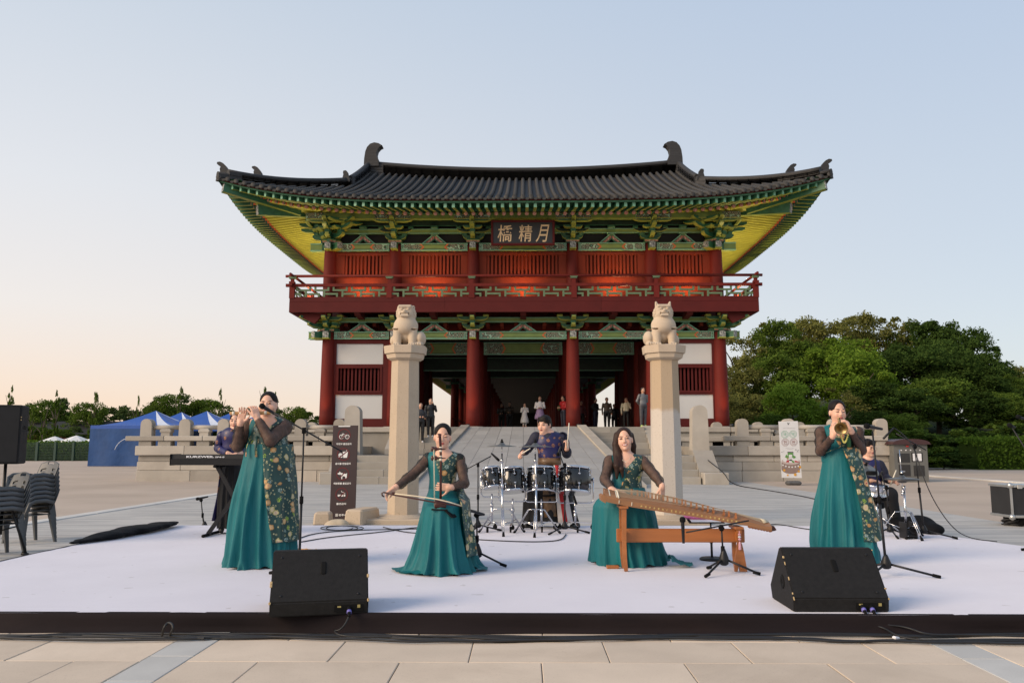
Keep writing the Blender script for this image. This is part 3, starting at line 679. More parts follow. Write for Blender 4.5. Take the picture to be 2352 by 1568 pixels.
m = MB(); m.bx(-XR, XR, YB + .03, YB + .11, z_b1 + .002, z_b1 + .05); P('bottom_rail', m, 'maroon', bal)
for s in (-1, 1):
    rail((s * XR, YB - .30, z_tr + .03), (s * XR, 51, z_tr + .03), .062, 'top_rail')
    m = MB(); m.bx(s * (XR - .06), s * (XR + .06), YB - .22, 51, z_mr - .06, z_mr + .06); P('middle_rail', m, 'red_paint', bal)
    m = MB(); m.bx(s * (XR - .12), s * (XR + .12), YB - .08, YB + .14, z_mr + .065, z_mr + .16); P('post_cap', m, 'red_paint', bal)
    for k in range(4):
        y = YB + 3.5 * (k + 1); m = MB(); m.bx(s * (XR - .08), s * (XR + .07), y - .08, y + .08, z_b1, z_tr - .12); P('post', m, 'red_paint', bal)
for x in posts:
    m = MB(); m.bx(x - .115, x + .115, YB - .012, YB + .13, z_b1 - .01, z_mr - .06); m.bx(x - .075, x + .075, YB + .01, YB + .10, z_mr + .06, z_tr - .12); P('post', m, 'red_paint', bal)
    m = MB(); m.box((x, YB + .05, z_tr - .09), (.28, .16, .07), None, 0, .01); m.box((x, YB + .05, z_tr - .045), (.34, .18, .03), None, 0); P('rail_block', m, 'lattice_green', bal)
_bars = {}
def lbar(x0, x1, z0, z1, y=YB + .065, ax=0):
    key = (round(x1 - x0, 3), round(z1 - z0, 3))
    if key not in _bars: _bars[key] = MB().box((0, 0, 0), (key[0], .06, key[1]), None, 0, .006).mesh('lattice_bar', 'lattice_green')
    shared('lattice_bar', _bars[key], bal, ((x0 + x1) / 2, y, (z0 + z1) / 2))
zt, zb_ = z_mr - .065, z_b1 + .05; H = zt - zb_; bw = .085; zu, zd = zb_ + H * .66, zb_ + H * .30
for i in range(5):
    xa, xb = posts[i] + .12, posts[i + 1] - .12; n = {0: 5, 1: 4, 2: 5, 3: 4, 4: 5}[i]; W = (xb - xa) / n
    for k in range(n):
        x = xa + k * W
        lbar(x + .06 * W, x + .88 * W, zu - bw / 2, zu + bw / 2); lbar(x + .06 * W, x + .06 * W + bw, zu + bw / 2, zt); lbar(x + .88 * W - bw, x + .88 * W, zu + bw / 2, zt)
        lbar(x + .55 * W, x + .55 * W + bw, zb_, zu - bw / 2)
        e = min(x + 1.36 * W, xb); lbar(x + .55 * W + bw, e, zd - bw / 2, zd + bw / 2)
        if k < n - 1: lbar(e - bw, e, zb_, zd - bw / 2)
        if k == 0: lbar(xa, x + .36 * W, zd - bw / 2, zd + bw / 2); lbar(x + .36 * W - bw, x + .36 * W, zb_, zd - bw / 2)
for s in (-1, 1):
    m = MB(); xs_ = s * XR
    for k in range(16):
        y = YB + .3 + k * .85; m.bx(xs_ - .03, xs_ + .03, y, y + .7, zu - bw / 2, zu + bw / 2); m.bx(xs_ - .03, xs_ + .03, y + .45, y + .45 + bw, zb_, zu); m.bx(xs_ - .03, xs_ + .03, y + .5, y + 1.15, zd - bw / 2, zd + bw / 2); m.bx(xs_ - .03, xs_ + .03, y, y + bw, zu, zt)
    stuff(P('side_lattice', m, 'lattice_green', bal))
# ---- roof
YE, ZE, YR, HX, GX = 34.0, zz(456, 34.0), 43.0, -V(497, 408, 33.75)[0], -xx(846, 43.0, 385)
ZR = zz(413.5, 43.0)
def ez(x): return ZE + .90 * (min(abs(x), HX) / HX) ** 4
def ey(x): return YE - .22 * (abs(x) / HX) ** 4
def zr(x): return ZR + .42 * (min(abs(x), GX) / GX) ** 2
def pf(s): return .80 * s + .20 * s * s
def rs(x, y):                                     # height of the front slope
    s = (y - ey(x)) / (YR - ey(x)); return ez(x) + (zr(x) - ez(x)) * pf(max(0, s))
HC = (HX, ey(HX)); HT = (GX, 38.45)
def hip_y(x): return HC[1] + (HT[1] - HC[1]) * (HX - abs(x)) / (HX - GX)
roof = P('roof', MB(), 'tile_dark') if False else None
base = MB(); n = 150; rowsP = []
for j in range(n + 1):
    x = -HX + 2 * HX * j / n; ye = ey(x); yt = YR if abs(x) <= GX else hip_y(x)
    rowsP.append([(x, ye + (yt - ye) * i / 14, rs(x, ye + (yt - ye) * i / 14) + .0) for i in range(15)])
base.grid(rowsP)
# side slopes and rear slope
YBK = 2 * YR - YE
for s in (-1, 1):
    SP = []
    for j in range(41):
        v = j / 40; y = HC[1] + (YBK - .0 - HC[1] * 0 - HC[1]) * v
        a = abs(2 * v - 1); zo = ZE + .90 * a ** 4; xo = HX - .2 * (1 - a ** 4)
        if y < HT[1]: xi = HX - (y - HC[1]) * (HX - GX) / (HT[1] - HC[1])
        elif y > 2 * YR - HT[1]: xi = HX - (2 * YR - HC[1] - y) * (HX - GX) / (HT[1] - HC[1])
        else: xi = GX
        zi_ = rs(GX, HT[1]); row = []
        for i in range(8):
            q = i / 7; x = xo + (xi - xo) * q; f = (HX - x) / (HX - GX); row.append((s * x, y, zo + (zi_ - zo) * max(0, f) ** 1.0))
        SP.append(row)
    base.grid(SP)
    base.add([(s * GX, HT[1], rs(GX, HT[1])), (s * GX, 2 * YR - HT[1], rs(GX, HT[1])), (s * GX, YR, zr(GX))], [(0, 1, 2)])
base.grid([[(x, 2 * YR - y, z) for (x, y, z) in r] for r in rowsP])
roof = P('roof', base, 'tile_dark', tower)
NROW = 73
for k in range(NROW):
    x = -HX + .12 + (2 * HX - .24) * k / (NROW - 1); ye = ey(x) - .03; yt = (YR - .1) if abs(x) <= GX - .05 else hip_y(x) - .08
    L = yt - ye; nj = max(2, int(L / .36)); pts = []; rr = []
    for i in range(nj):
        for f, r_ in ((0, .092), (.93, .084), (.96, .098)):
            y = ye + L * (i + f) / nj; pts.append((x, y, rs(x, y) + .06)); rr.append(r_)
    m = MB(); m.tube(pts, rr, 8); m.lathe([(.0, -.001), (.105, 0), (.105, .035), (0, .036)], 12, (x, ye - .03, rs(x, ye) + .055), (0, 1, -.15))
    P('cover_tile_row', m, 'tile', roof)
m = MB()                                           # pan tile lips at the eave, and rows on the unseen slopes
for k in range(NROW - 1):
    x = -HX + .12 + (2 * HX - .24) * (k + .5) / (NROW - 1); y = ey(x) - .03; z = rs(x, y)
    m.prism([(x - .11, z + .03), (x + .11, z + .03), (x + .07, z - .05), (x, z - .075), (x - .07, z - .05)], y - .02, y + .03, 'xz')
stuff(P('pan_tile_lips', m, 'tile', roof))
m = MB()
for k in range(0, NROW):
    x = -HX + .12 + (2 * HX - .24) * k / (NROW - 1); ye = ey(x); yt = YR if abs(x) <= GX - .05 else hip_y(x)
    m.tube([(x, 2 * YR - (ye + (yt - ye) * i / 5), rs(x, ye + (yt - ye) * i / 5) + .05) for i in range(6)], .09, 5)
for s in (-1, 1):
    for k in range(52):
        y = HC[1] + .3 + (YBK - HC[1] - .6) * k / 51; v = (y - HC[1]) / (YBK - HC[1]); a = abs(2 * v - 1); zo = ZE + .9 * a ** 4; xo = HX - .2 * (1 - a ** 4)
        xi = GX if HT[1] < y < 2 * YR - HT[1] else HX - min(y - HC[1], 2 * YR - HC[1] - y) * (HX - GX) / (HT[1] - HC[1])
        zi_ = rs(GX, HT[1]); m.tube([(s * (xo + .03), y, zo + .06), (s * xi, y, zo + (zi_ - zo) * (HX - xi) / (HX - GX) + .06)], .09, 6)
stuff(P('rear_tile_rows', m, 'tile', roof))
# ridges: layered tiles, curved
def ridge(path, h, w, nm='ridge', lay=6):
    m = MB(); k = len(path)
    for q in range(lay):
        ww = w * (1.0 if q % 2 == 0 else .86) * (1 - .03 * q); z0, z1 = h * q / lay, h * (q + 1) / lay
        for i in range(k - 1):
            a, b = np.array(path[i], float), np.array(path[i + 1], float); d = nrm((b - a) * [1, 1, 0]); nx_ = np.array([-d[1], d[0], 0]) * ww / 2
            vs = [a - nx_ + [0, 0, z0], a + nx_ + [0, 0, z0], b + nx_ + [0, 0, z0], b - nx_ + [0, 0, z0], a - nx_ + [0, 0, z1], a + nx_ + [0, 0, z1], b + nx_ + [0, 0, z1], b - nx_ + [0, 0, z1]]
            m.add(vs, [(3, 2, 1, 0), (4, 5, 6, 7), (0, 1, 5, 4), (2, 3, 7, 6)] + ([(3, 0, 4, 7)] if i == 0 else []) + ([(1, 2, 6, 5)] if i == k - 2 else []))
    m.tube([np.array(p, float) + [0, 0, h] for p in path], w * .36, 8)
    return P(nm, m, 'ridge_tile', roof)
ridge([(x, YR, zr(x) - .12) for x in lin(-GX + .15, GX - .15, 25)], .66, .42, 'main_ridge', 8)
for s in (-1, 1):
    ridge([(s * GX, y, rs(GX, y) - .1 + .05 * ((y - HT[1]) / 4) ** 2) for y in lin(HT[1], YR - .1, 9)], .55, .36, 'gable_ridge')
    ridge([(s * x, 0, 0) if False else (s * x, hip_y(x), rs(x, hip_y(x)) - .1) for x in lin(GX, HX - .35, 12)], .46, .36, 'hip_ridge')
    ridge([(s * x, hip_y(x), rs(x, hip_y(x)) - .12) for x in lin(HX - 1.7, HX - .02, 5)], .30, .30, 'hip_ridge', 4)
    # horn-shaped ridge-end ornament, traced as an outline
    pts = [(1155, 235), (1158, 180), (1166, 130), (1178, 100), (1200, 76), (1230, 66), (1262, 72), (1288, 88), (1268, 98), (1252, 118), (1245, 145), (1250, 172), (1262, 190), (1262, 235)]
    q = [V((820 + a / 1.809) / 1.7415, (540 + b / 1.809) / 1.7415, YR) for a, b in pts]
    poly = [((-1 if s > 0 else 1) * p[0], p[2]) for p in q]
    m = MB(); m.prism(poly, YR - .26, YR + .26, 'xz')
    for dz in (.25, .45, .65): pass
    P('ridge_horn', m, 'ridge_tile', roof)
    def finial(px, py, h, y, lean):                # small curled finial on a ridge end
        p = V(px, py, y); sx = s
        x0 = abs(p[0]); z0 = p[2]
        o = [(0.17, 0), (.2, h * .35), (.16, h * .62), (.24 + lean, h * .82), (.22 + lean, h * .97), (.10 + lean, h), (0 + lean * .6, h * .86), (-.06, h * .6), (-.14, h * .3), (-.16, 0)]
        m = MB(); m.prism([(sx * (x0 + a), z0 + b) for a, b in o], y - .13, y + .13, 'xz'); P('finial', m, 'ridge_tile', roof)
    finial(797, 419, .56, HT[1] - .1, -.06); finial(594, 404, .42, hip_y(10.75) - .05, .05); finial(517, 399, .50, hip_y(12.1) - .06, .10)
# rafters: lower round row, upper square flying row, fanned at the corners
def perim():
    out = []
    for k in range(72): x = -(HX - .45) + 2 * (HX - .45) * k / 71; out.append(('f', x))
    for s in (-1, 1):
        for k in range(54): out.append((s, HC[1] + .9 + (YBK - HC[1] - 1.8) * k / 53))
    return out
XP, YP0, YP1 = 9.3, YC - .9, 2 * YR - (YC - .9)
def edge(side, u, off, dz):
    """eave point set back by off from the tile edge, and the purlin point the rafter starts from"""
    if side == 'f':
        e = np.array([u * (1 - off * .06), ey(u) + off, ez(u) + dz]); r0 = np.array([max(-XP, min(XP, u)), YP0 + .1, 0])
        if abs(u) > XP: r0[0] = math.copysign(XP + .05 * (abs(u) - XP), u); r0[1] = YP0 + .35 * (abs(u) - XP) / 3
    else:
        v = (u - HC[1]) / (YBK - HC[1]); a = abs(2 * v - 1); xo = HX - .2 * (1 - a ** 4)
        e = np.array([side * (xo - off), u, ZE + .9 * a ** 4 + dz]); r0 = np.array([side * (XP - .1), max(YP0, min(YP1, u)), 0])
        if u < YP0: r0[1] = YP0 - .0 - .05 * (YP0 - u); r0[0] = side * (XP - .0)
        if u > YP1: r0[1] = YP1
    return e, r0
zpur = zz(490.5, YC - .9) + .12
cap_m = MB(); cap_m.lathe([(0, -.002), (.07, -.002), (.085, .004), (.085, .012)], 10, (0, 0, 0), (0, 1, 0)); cap_mesh = cap_m.mesh('rafter_cap', 'rafter_end')
for side, u in perim():
    e1, r0 = edge(side, u, 1.02, 0); e1[2] = ez(abs(u)) * 0 + (e1[2] + (zz(490, 35.0) - ZE)); r0[2] = zpur + (e1[2] - zz(490, 35.0)) * .25
    d = nrm(e1 - r0); L = np.linalg.norm(e1 - r0); rt = r0 - d * .7
    m = MB(); f = [0, .4, .62, .8, .945, .975, 1.0]
    pp = [rt + (e1 - rt) * q for q in f]
    for a, b, mi in ((0, 4, 0), (4, 5, 2), (5, 6, 1)): m.tube(pp[a:b + 1], .085, 8, mi, caps=(b == 6))
    r_ = P('rafter', m, ['dan_yellow', 'dan_green', 'dan_orange'], roof)
    o = shared('rafter_cap', cap_mesh, r_, (0, 0, 0)) if False else None
    c = MB(); c.lathe([(.0, 0), (.088, 0), (.088, .014), (.03, .018), (0, .018)], 10, e1, d); P('rafter_cap', c, 'rafter_end', roof)
    e2, _ = edge(side, u, .2, zz(471, 34.2) - ZE); b2 = r0 + (e1 - r0) * .62; b2[2] = b2[2] + .22
    up = e1 + np.array([0, 0, .17]); m = MB(); m.bar(up + (up - e2) * .6, e2, .14, .20, 0); e2n = nrm(e2 - up)
    m.bar(e2 - e2n * .002, e2 + e2n * .006, .125, .18, 1); m.bar(up + (e2 - up) * .1 - np.array([0, 0, .104]), e2 - np.array([0, 0, .104]), .13, .006, 2)
    P('flying_rafter', m, ['dan_green', 'dan_mint', 'dan_lime'], roof)
# soffit boards, eave fascia
def ring(off, dz, zfix=None):
    L_ = []
    for k in range(61):
        x = -HX + .05 + (2 * HX - .1) * k / 60; e = np.array([x * (1 - off * .05), ey(x) + off, ez(x) + dz]); L_.append(e)
    return L_
so = MB(); A, B = ring(.12, zz(470, 34.25) - ZE + .145), ring(1.05, zz(490, 35.0) - ZE + .26); Bb = ring(1.02, zz(490, 35.0) - ZE + .10); Cc = [np.array([max(-XP, min(XP, p[0])), YP0 + .9, zpur + .42]) for p in A]
so.grid([A, B], 0); so.grid([Bb, Cc], 1)
for s in (-1, 1):
    A, B, Bb, Cc = [], [], [], []
    for j in range(41):
        u = HC[1] + (YBK - HC[1]) * j / 40
        for L_, off, dz in ((A, .12, zz(470, 34.25) - ZE + .145), (B, 1.05, zz(490, 35.0) - ZE + .26), (Bb, 1.02, zz(490, 35.0) - ZE + .10)):
            e, r0 = edge(s, u, off, dz); L_.append(e)
        Cc.append(np.array([s * (XP - .9), max(YP0, min(YP1, u)), zpur + .42]))
    so.grid([A, B], 0); so.grid([Bb, Cc], 1)
P('soffit', so, ['dan_green', 'dan_green'], roof)
fa = MB(); A = ring(.05, -.02); B = ring(.05, -.075); C2 = ring(.08, -.075); D2 = ring(.08, -.15)
fa.grid([A, B], 0); fa.grid([C2, D2], 1)
for s in (-1, 1):
    rowsq = [[], [], [], []]
    for j in range(41):
        u = HC[1] + (YBK - HC[1]) * j / 40
        for q, (off, dz) in enumerate(((.05, -.02), (.05, -.075), (.08, -.075), (.08, -.15))): rowsq[q].append(edge(s, u, off, dz)[0])
    fa.grid(rowsq[:2], 0); fa.grid(rowsq[2:], 1)
P('eave_fascia', fa, ['maroon', 'dan_green'], roof)
bb = MB(); bb.grid([ring(.98, zz(490, 35.0) - ZE + .09), ring(.98, zz(490, 35.0) - ZE + .24)]); P('eave_board', bb, 'dan_green', roof)
for s in (-1, 1):                                    # corner hip beams, two tiers with pale patterned ends
    for (x1, y1, z1, x0, y0, z0, w_, h_) in ((HX - .22, ey(HX) + .22, ez(HX) - .36, 10.0, 36.0, ez(10) - .25, .30, .42), (HX - 1.35, ey(HX) + 1.35, ez(HX - 1.3) - .72, 8.6, 37.2, zpur + .2, .30, .46)):
        a, b = np.array([s * x0, y0, z0]), np.array([s * x1, y1, z1]); m = MB(); m.bar(a, b, w_, h_, 0); d = nrm(b - a); m.bar(b - d * .01, b + d * .02, w_ * .9, h_ * .9, 1); m.bar(a + (0, 0, -h_ / 2 - .002), b + (0, 0, -h_ / 2 - .002), w_ * .8, .01, 2); P('hip_beam', m, ['dan_green', 'dan_white', 'dan_lime'], roof)
# ---- floodlights that wash the upper wall, the columns and the eaves
pm('lamp_body', (.03, .03, .03), .5)
lamp_glow = NT('lamp_glass'); em = lamp_glow.n('ShaderNodeEmission'); em.inputs[0].default_value = (1, .5, .2, 1); em.inputs[1].default_value = 6; lamp_glow.l(em.outputs[0], lamp_glow.out.inputs[0])
def flood(p, aim, power, ang=80, col=(1, .46, .13), blend=.9):
    m = MB(); d = nrm(np.array(aim) - np.array(p)); m.lathe([(.05, -.12), (.08, -.1), (.09, .0), (.075, .0)], 12, p, d, 0); m.lathe([(.0, -.012), (.072, -.012), (.072, -.008)], 12, p, d, 1)
    o = P('floodlight', m, ['lamp_body', 'lamp_glass'])
    L = bpy.data.lights.new('floodlight_lamp', 'SPOT'); L.energy = power; L.spot_size = R(ang); L.spot_blend = blend; L.color = col; L.shadow_soft_size = .07
    lo = bpy.data.objects.new('floodlight_lamp', L); COL.objects.link(lo); lo.parent = tower
    lo.location = tuple(np.array(p) + d * .03 - wloc(tower)); lo.rotation_euler = Vector(-d).to_track_quat('Z', 'Y').to_euler()
for i in range(5):
    x = (XU[i] + XU[i + 1]) / 2; flood((x, YC - .85, z_b1 + .02), (x, YC + .06, z_b1 + 1.25), 135, 105)
for i in (1, 4):
    pass
for x in (XC[0], XC[2], XC[3], XC[5]): flood((x - .15 * (1 if x < 0 else -1), YC - 1.0, ZP + .12), (x, YC - .3, ZP + 2.0), 60, 60)
for s in (-1, 1):
    for y in (38.5, 42.5, 47): flood((s * 9.6, y, z_b1 + .1), (s * 10.6, y - .4, ZE), 270, 130, (1, .84, .40))
    flood((s * 9.5, YB + .5, z_b1 + .1), (s * 9.9, YB - .2, ZE), 45, 120, (1, .80, .35))
    flood((s * 4.5, YB + .45, z_b1 + .1), (s * 4.5, YC - 1.2, ZE), 60, 130, (1, .80, .40))
# ---- text helper and name plaque
def text_mb(s, h, w=None, mi=0, bold=0.0, depth=.004, spacing=1.0):
    """characters as a flat mesh in the xz plane, centred; the built-in font's outlines"""
    cu_ = bpy.data.curves.new('t', 'FONT'); cu_.body = s; cu_.size = 1.0; cu_.offset = bold; cu_.extrude = 0; cu_.resolution_u = 3; cu_.space_character = spacing
    o = bpy.data.objects.new('t', cu_); me = bpy.data.meshes.new_from_object(o)
    v = np.array([p.co[:] for p in me.vertices]); fs = [tuple(p.vertices) for p in me.polygons]
    bpy.data.objects.remove(o); bpy.data.curves.remove(cu_); bpy.data.meshes.remove(me)
    mb = MB()
    if len(v) == 0: return mb
    lo, hi = v.min(0), v.max(0); sx = sy = h / (hi[1] - lo[1])
    if w: sx = w / (hi[0] - lo[0])
    q = np.zeros_like(v); q[:, 0] = (v[:, 0] - (lo[0] + hi[0]) / 2) * sx; q[:, 2] = (v[:, 1] - (lo[1] + hi[1]) / 2) * sy
    mb.add(q, fs, mi); return mb
def place(mb, p, M=None):
    a = np.array(mb.v)
    if M is not None: a = a @ np.asarray(M).T
    mb.v = [tuple(r) for r in (a + np.array(p, float))]; return mb
pc = V(1200.5, 536, YC - 1.15); plq = thing('name_plaque', 'dark wooden name plaque with three gold characters and red frame under the eaves', 'plaque', (pc[0], YC - 1.15, zy(568, YC - 1.15)))
x0, x1 = xx(1128, YC - 1.15, 536), xx(1274, YC - 1.15, 536); z0, z1 = zy(565, YC - 1.15), zy(507, YC - 1.15); yq = YC - 1.25
m = MB(); m.bx(x0 + .1, x1 - .1, yq, yq + .06, z0 + .08, z1 - .08); obj('board', m, 'board_black', plq)
for k, (a, b, c_, d) in enumerate(((x0, x1, z1 - .1, z1), (x0, x1, z0, z0 + .1), (x0, x0 + .1, z0 + .1, z1 - .1), (x1 - .1, x1, z0 + .1, z1 - .1))): m = MB(); m.bx(a, b, yq - .06, yq + .09, c_, d, 0, .02); obj('frame', m, 'maroon', plq)
for ch, px, wpx, hp in (('橋', 1160, 34, 40), ('精', 1207, 31, 40), ('月', 1246, 25, 42)):
    k = (YC - 1.25) / F_PX; cpt = V(px, 536, yq); m = place(text_mb(ch, hp * k, wpx * k, 0, .006), (cpt[0], yq - .006, cpt[2]), np.array([[1, 0, .18 if ch == '月' else .06], [0, 1, 0], [0, 0, 1]])); obj('character', m, 'gold_char', plq, fixn=False)
m = MB(); m.bx(x0 + .3, x0 + .4, yq + .05, YC + .1, z1 - .3, z1 - .2); m.bx(x1 - .4, x1 - .3, yq + .05, YC + .1, z1 - .3, z1 - .2); obj('hanger', m, 'maroon', plq)
# partitions along the inner columns, rear tie beams
for s in (-1, 1):
    m = MB(); m.bx(s * 5.70, s * 5.86, YC + 1.2, 49.8, ZP, z_l0); P('side_wall', m, 'maroon')
for y, a, b in ((45.6, 852, 822), (50.0, 868, 838)):
    for i in (1, 2, 3): lintel(XC[i] + .27, XC[i + 1] - .27, y, zy(a, y), zy(b, y), False, True)
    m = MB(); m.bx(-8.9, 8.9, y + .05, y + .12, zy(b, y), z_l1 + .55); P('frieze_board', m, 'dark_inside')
# ================================================================ covered bridge behind the gate
brg = thing('covered_bridge', 'long dark covered bridge corridor of red columns receding behind the gate tower', 'bridge', (0, 51, ZP))
cb = MB(); cb.tube([(0, 0, 0), (0, 0, 4.3)], [.27, .24], 14); cbm = cb.mesh('column', 'red_paint')
for k in range(13):
    y = 52.5 + k * 4.4
    for x in (-4.35, -2.3, 2.3, 4.35): shared('column', cbm, brg, (x, y, ZP))
    m = MB(); m.bx(-4.9, 4.9, y - .14, y + .14, ZP + 3.95, ZP + 4.3); m.bx(-2.3, 2.3, y - .16, y + .16, ZP + 3.45, ZP + 3.75); obj('cross_beam', m, 'dan_green', brg)
m = MB(); m.bx(-4.7, 4.7, 50.2, 108, ZP - .5, ZP - .004); obj('deck', m, 'terrace_stone', brg)
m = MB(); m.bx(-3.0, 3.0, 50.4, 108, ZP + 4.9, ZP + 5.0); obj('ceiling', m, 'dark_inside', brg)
for s in (-1, 1):
    m = MB(); m.prism([(s * 2.9, ZP + 5.0), (s * 5.75, ZP + 3.28), (s * 5.75, ZP + 3.42), (s * 2.9, ZP + 5.15)], 51.4, 108, 'xz'); obj('eave', m, 'dan_yellow', brg)
    m = MB(); m.bx(s * 5.72, s * 5.80, 51.3, 108, ZP + 3.22, ZP + 3.40); obj('eave_edge', m, 'dan_orange', brg)
    for k in range(26):
        y = 51.6 + k * .62; m = MB(); m.bar((s * 4.2, y, ZP + 4.12), (s * 5.7, y, ZP + 3.22), .11, .10); obj('rafter', m, 'dan_lime', brg)
    m = MB(); m.bx(s * 4.28, s * 4.42, 51.5, 108, ZP + .85, ZP + .95); m.bx(s * 4.28, s * 4.42, 51.5, 108, ZP + .05, ZP + .15); obj('handrail', m, 'maroon', brg)
    m = MB()
    for k in range(34): m.bx(s * 4.31, s * 4.39, 52 + k * 1.6, 52.1 + k * 1.6, ZP + .1, ZP + .9)
    stuff(obj('handrail_posts', m, 'maroon', brg))
    for k in range(3):
        shared('bracket', bl, brg, (s * 4.35, 52.5 + k * 4.4, ZP + 3.1), (0, 0, s * math.pi / 2), (.9, .9, .9))
    m = MB(); m.bx(s * 4.25, s * 4.45, 51.6, 108, ZP + 3.2, ZP + 3.6); obj('side_beam', m, 'dan_dark', brg)
m = MB(); m.prism([(-5.9, ZP + 3.42), (5.9, ZP + 3.42), (0, ZP + 6.6)], 51.4, 108, 'xz'); obj('roof', m, 'tile_dark', brg)
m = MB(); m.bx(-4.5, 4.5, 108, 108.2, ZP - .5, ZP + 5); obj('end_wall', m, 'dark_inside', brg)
# ================================================================ foliage
def leafmat(name, a, b, tr=.35):
    t = NT(name); c = t.coord('Object', rand=True); n = t.noise(c, .55, 3)
    g_ = t.n('ShaderNodeNewGeometry'); f = t.math('MULTIPLY_ADD', g_.outputs['Random Per Island'], .55, t.math('MULTIPLY', n, .6))
    cc = t.ramp(f, [(.2, a), (.8, b)])
    oi = t.n('ShaderNodeObjectInfo'); r = t.math('MULTIPLY_ADD', oi.outputs['Random'], .3, .85); x = t.n('ShaderNodeVectorMath', operation='SCALE'); t.l(cc, x.inputs[0]); t.l(r, x.inputs['Scale'])
    d = t.n('ShaderNodeBsdfDiffuse'); q = t.n('ShaderNodeBsdfTranslucent'); t.l(x.outputs[0], d.inputs[0]); t.l(x.outputs[0], q.inputs[0])
    mx_ = t.n('ShaderNodeMixShader'); mx_.inputs[0].default_value = tr; t.l(d.outputs[0], mx_.inputs[1]); t.l(q.outputs[0], mx_.inputs[2]); t.l(mx_.outputs[0], t.out.inputs[0])
leafmat('leaf_bright', (.075, .14, .014), (.20, .30, .04)); leafmat('leaf_mid', (.05, .095, .014), (.135, .195, .035)); leafmat('leaf_olive', (.085, .095, .022), (.20, .20, .06))
leafmat('leaf_dark', (.022, .048, .012), (.07, .115, .026)); leafmat('leaf_hedge', (.050, .105, .012), (.120, .200, .030)); leafmat('leaf_far', (.04, .066, .022), (.095, .135, .042))
pm('bark', (.075, .06, .045), .9, var=.3, scale=3, bump=.6, bscale=12, bdist=.03, stretch=(1, 1, .3))
nr = np.random.RandomState(11)
def crown_mesh(name, mat, n, leaf, seed, shape='round', blobs=26, fill=.25):
    """leaf-sized faces spread over many small clumps inside a 1 m crown (radius .5), bottom at z=0"""
    r = np.random.RandomState(seed); cs = []
    for i in range(blobs):
        while True:
            p = r.uniform(-1, 1, 3)
            if shape == 'round' and np.linalg.norm(p) < 1 and p[2] > -.75: break
            if shape == 'tall' and p[0] ** 2 + p[1] ** 2 < (1 - .5 * abs(p[2])) ** 2: break
            if shape == 'spike' and p[0] ** 2 + p[1] ** 2 < (.10 * (1 - p[2]) + .12) ** 2: break
        cs.append((p * [.40, .40, .43] if shape != 'spike' else p * [.8, .8, .47], r.uniform(.05, .15) * (1 if shape != 'spike' else .6)))
    per = n // blobs; C_ = []
    for c, rad in cs:
        d = r.normal(size=(per, 3)); d /= np.linalg.norm(d, axis=1)[:, None]; d[:, 2] = np.where(d[:, 2] < -.5, -d[:, 2], d[:, 2])
        q = rad * (fill + (1 - fill) * r.uniform(0, 1, per) ** .4) * r.uniform(.65, 1.25, per) * np.where(r.uniform(0, 1, per) > .93, 1.25, 1.0); C_.append(c + d * q[:, None] * [1, 1, .85])
    C_ = np.concatenate(C_); C_[:, 2] += .5; k = len(C_)
    a = r.normal(size=(k, 3)); a /= np.linalg.norm(a, axis=1)[:, None]; b = np.cross(a, r.normal(size=(k, 3))); b /= np.linalg.norm(b, axis=1)[:, None]
    s = leaf * r.uniform(.6, 1.4, k)[:, None]; v = np.empty((k, 4, 3)); v[:, 0] = C_ - a * s; v[:, 1] = C_ - b * s * .55; v[:, 2] = C_ + a * s; v[:, 3] = C_ + b * s * .55
    me = bpy.data.meshes.new(name); me.vertices.add(k * 4); me.vertices.foreach_set('co', v.reshape(-1)); me.loops.add(k * 4); me.loops.foreach_set('vertex_index', np.arange(k * 4, dtype=np.int32))
    me.polygons.add(k); me.polygons.foreach_set('loop_start', np.arange(0, k * 4, 4, dtype=np.int32)); me.materials.append(MAT(mat)); me.update(calc_edges=True); return me
def trunk_mesh(seed, limbs=6):
    r = np.random.RandomState(seed); m = MB(); top = np.array([r.uniform(-.05, .05), r.uniform(-.05, .05), .72]); mid = np.array([r.uniform(-.03, .03), r.uniform(-.03, .03), .36])
    m.tube([(0, 0, -.06), (0, 0, .05), mid, top], [.045, .034, .024, .008], 8)
    for i in range(limbs):
        a = 2 * math.pi * (i + r.uniform(-.3, .3)) / limbs; z = r.uniform(.25, .5); p = np.array([0, 0, z]) * [1, 1, 1]; e = p + np.array([math.cos(a) * r.uniform(.2, .34), math.sin(a) * r.uniform(.2, .34), r.uniform(.14, .32)])
        m.tube([p, (p + e) / 2 + [0, 0, .03], e], [.017, .011, .004], 6)
    return m.mesh('trunk', 'bark')
TR = [trunk_mesh(s) for s in (1, 2, 3)]
CM = {}
for mt in ('leaf_bright', 'leaf_mid', 'leaf_olive', 'leaf_dark'):
    CM[mt] = [crown_mesh('crown', mt, 14500, .016, 20 + q + 7 * len(CM), 'round', 62, .5) for q in range(2)]
CM['leaf_far'] = [crown_mesh('crown', 'leaf_far', 4000, .028, 61, 'round', 24), crown_mesh('crown', 'leaf_far', 4000, .028, 62, 'round', 24)]
CM['sparse'] = [crown_mesh('crown', 'leaf_olive', 2600, .020, 71, 'round', 30), crown_mesh('crown', 'leaf_olive', 2600, .020, 72, 'tall', 30)]
CM['spike'] = [crown_mesh('crown', 'leaf_mid', 2600, .030, 81, 'spike', 40), crown_mesh('crown', 'leaf_mid', 2200, .030, 82, 'spike', 34)]
CM['bush'] = [crown_mesh('crown', 'leaf_dark', 5000, .030, 91, 'round', 24), crown_mesh('crown', 'leaf_mid', 5000, .030, 92, 'round', 24)]
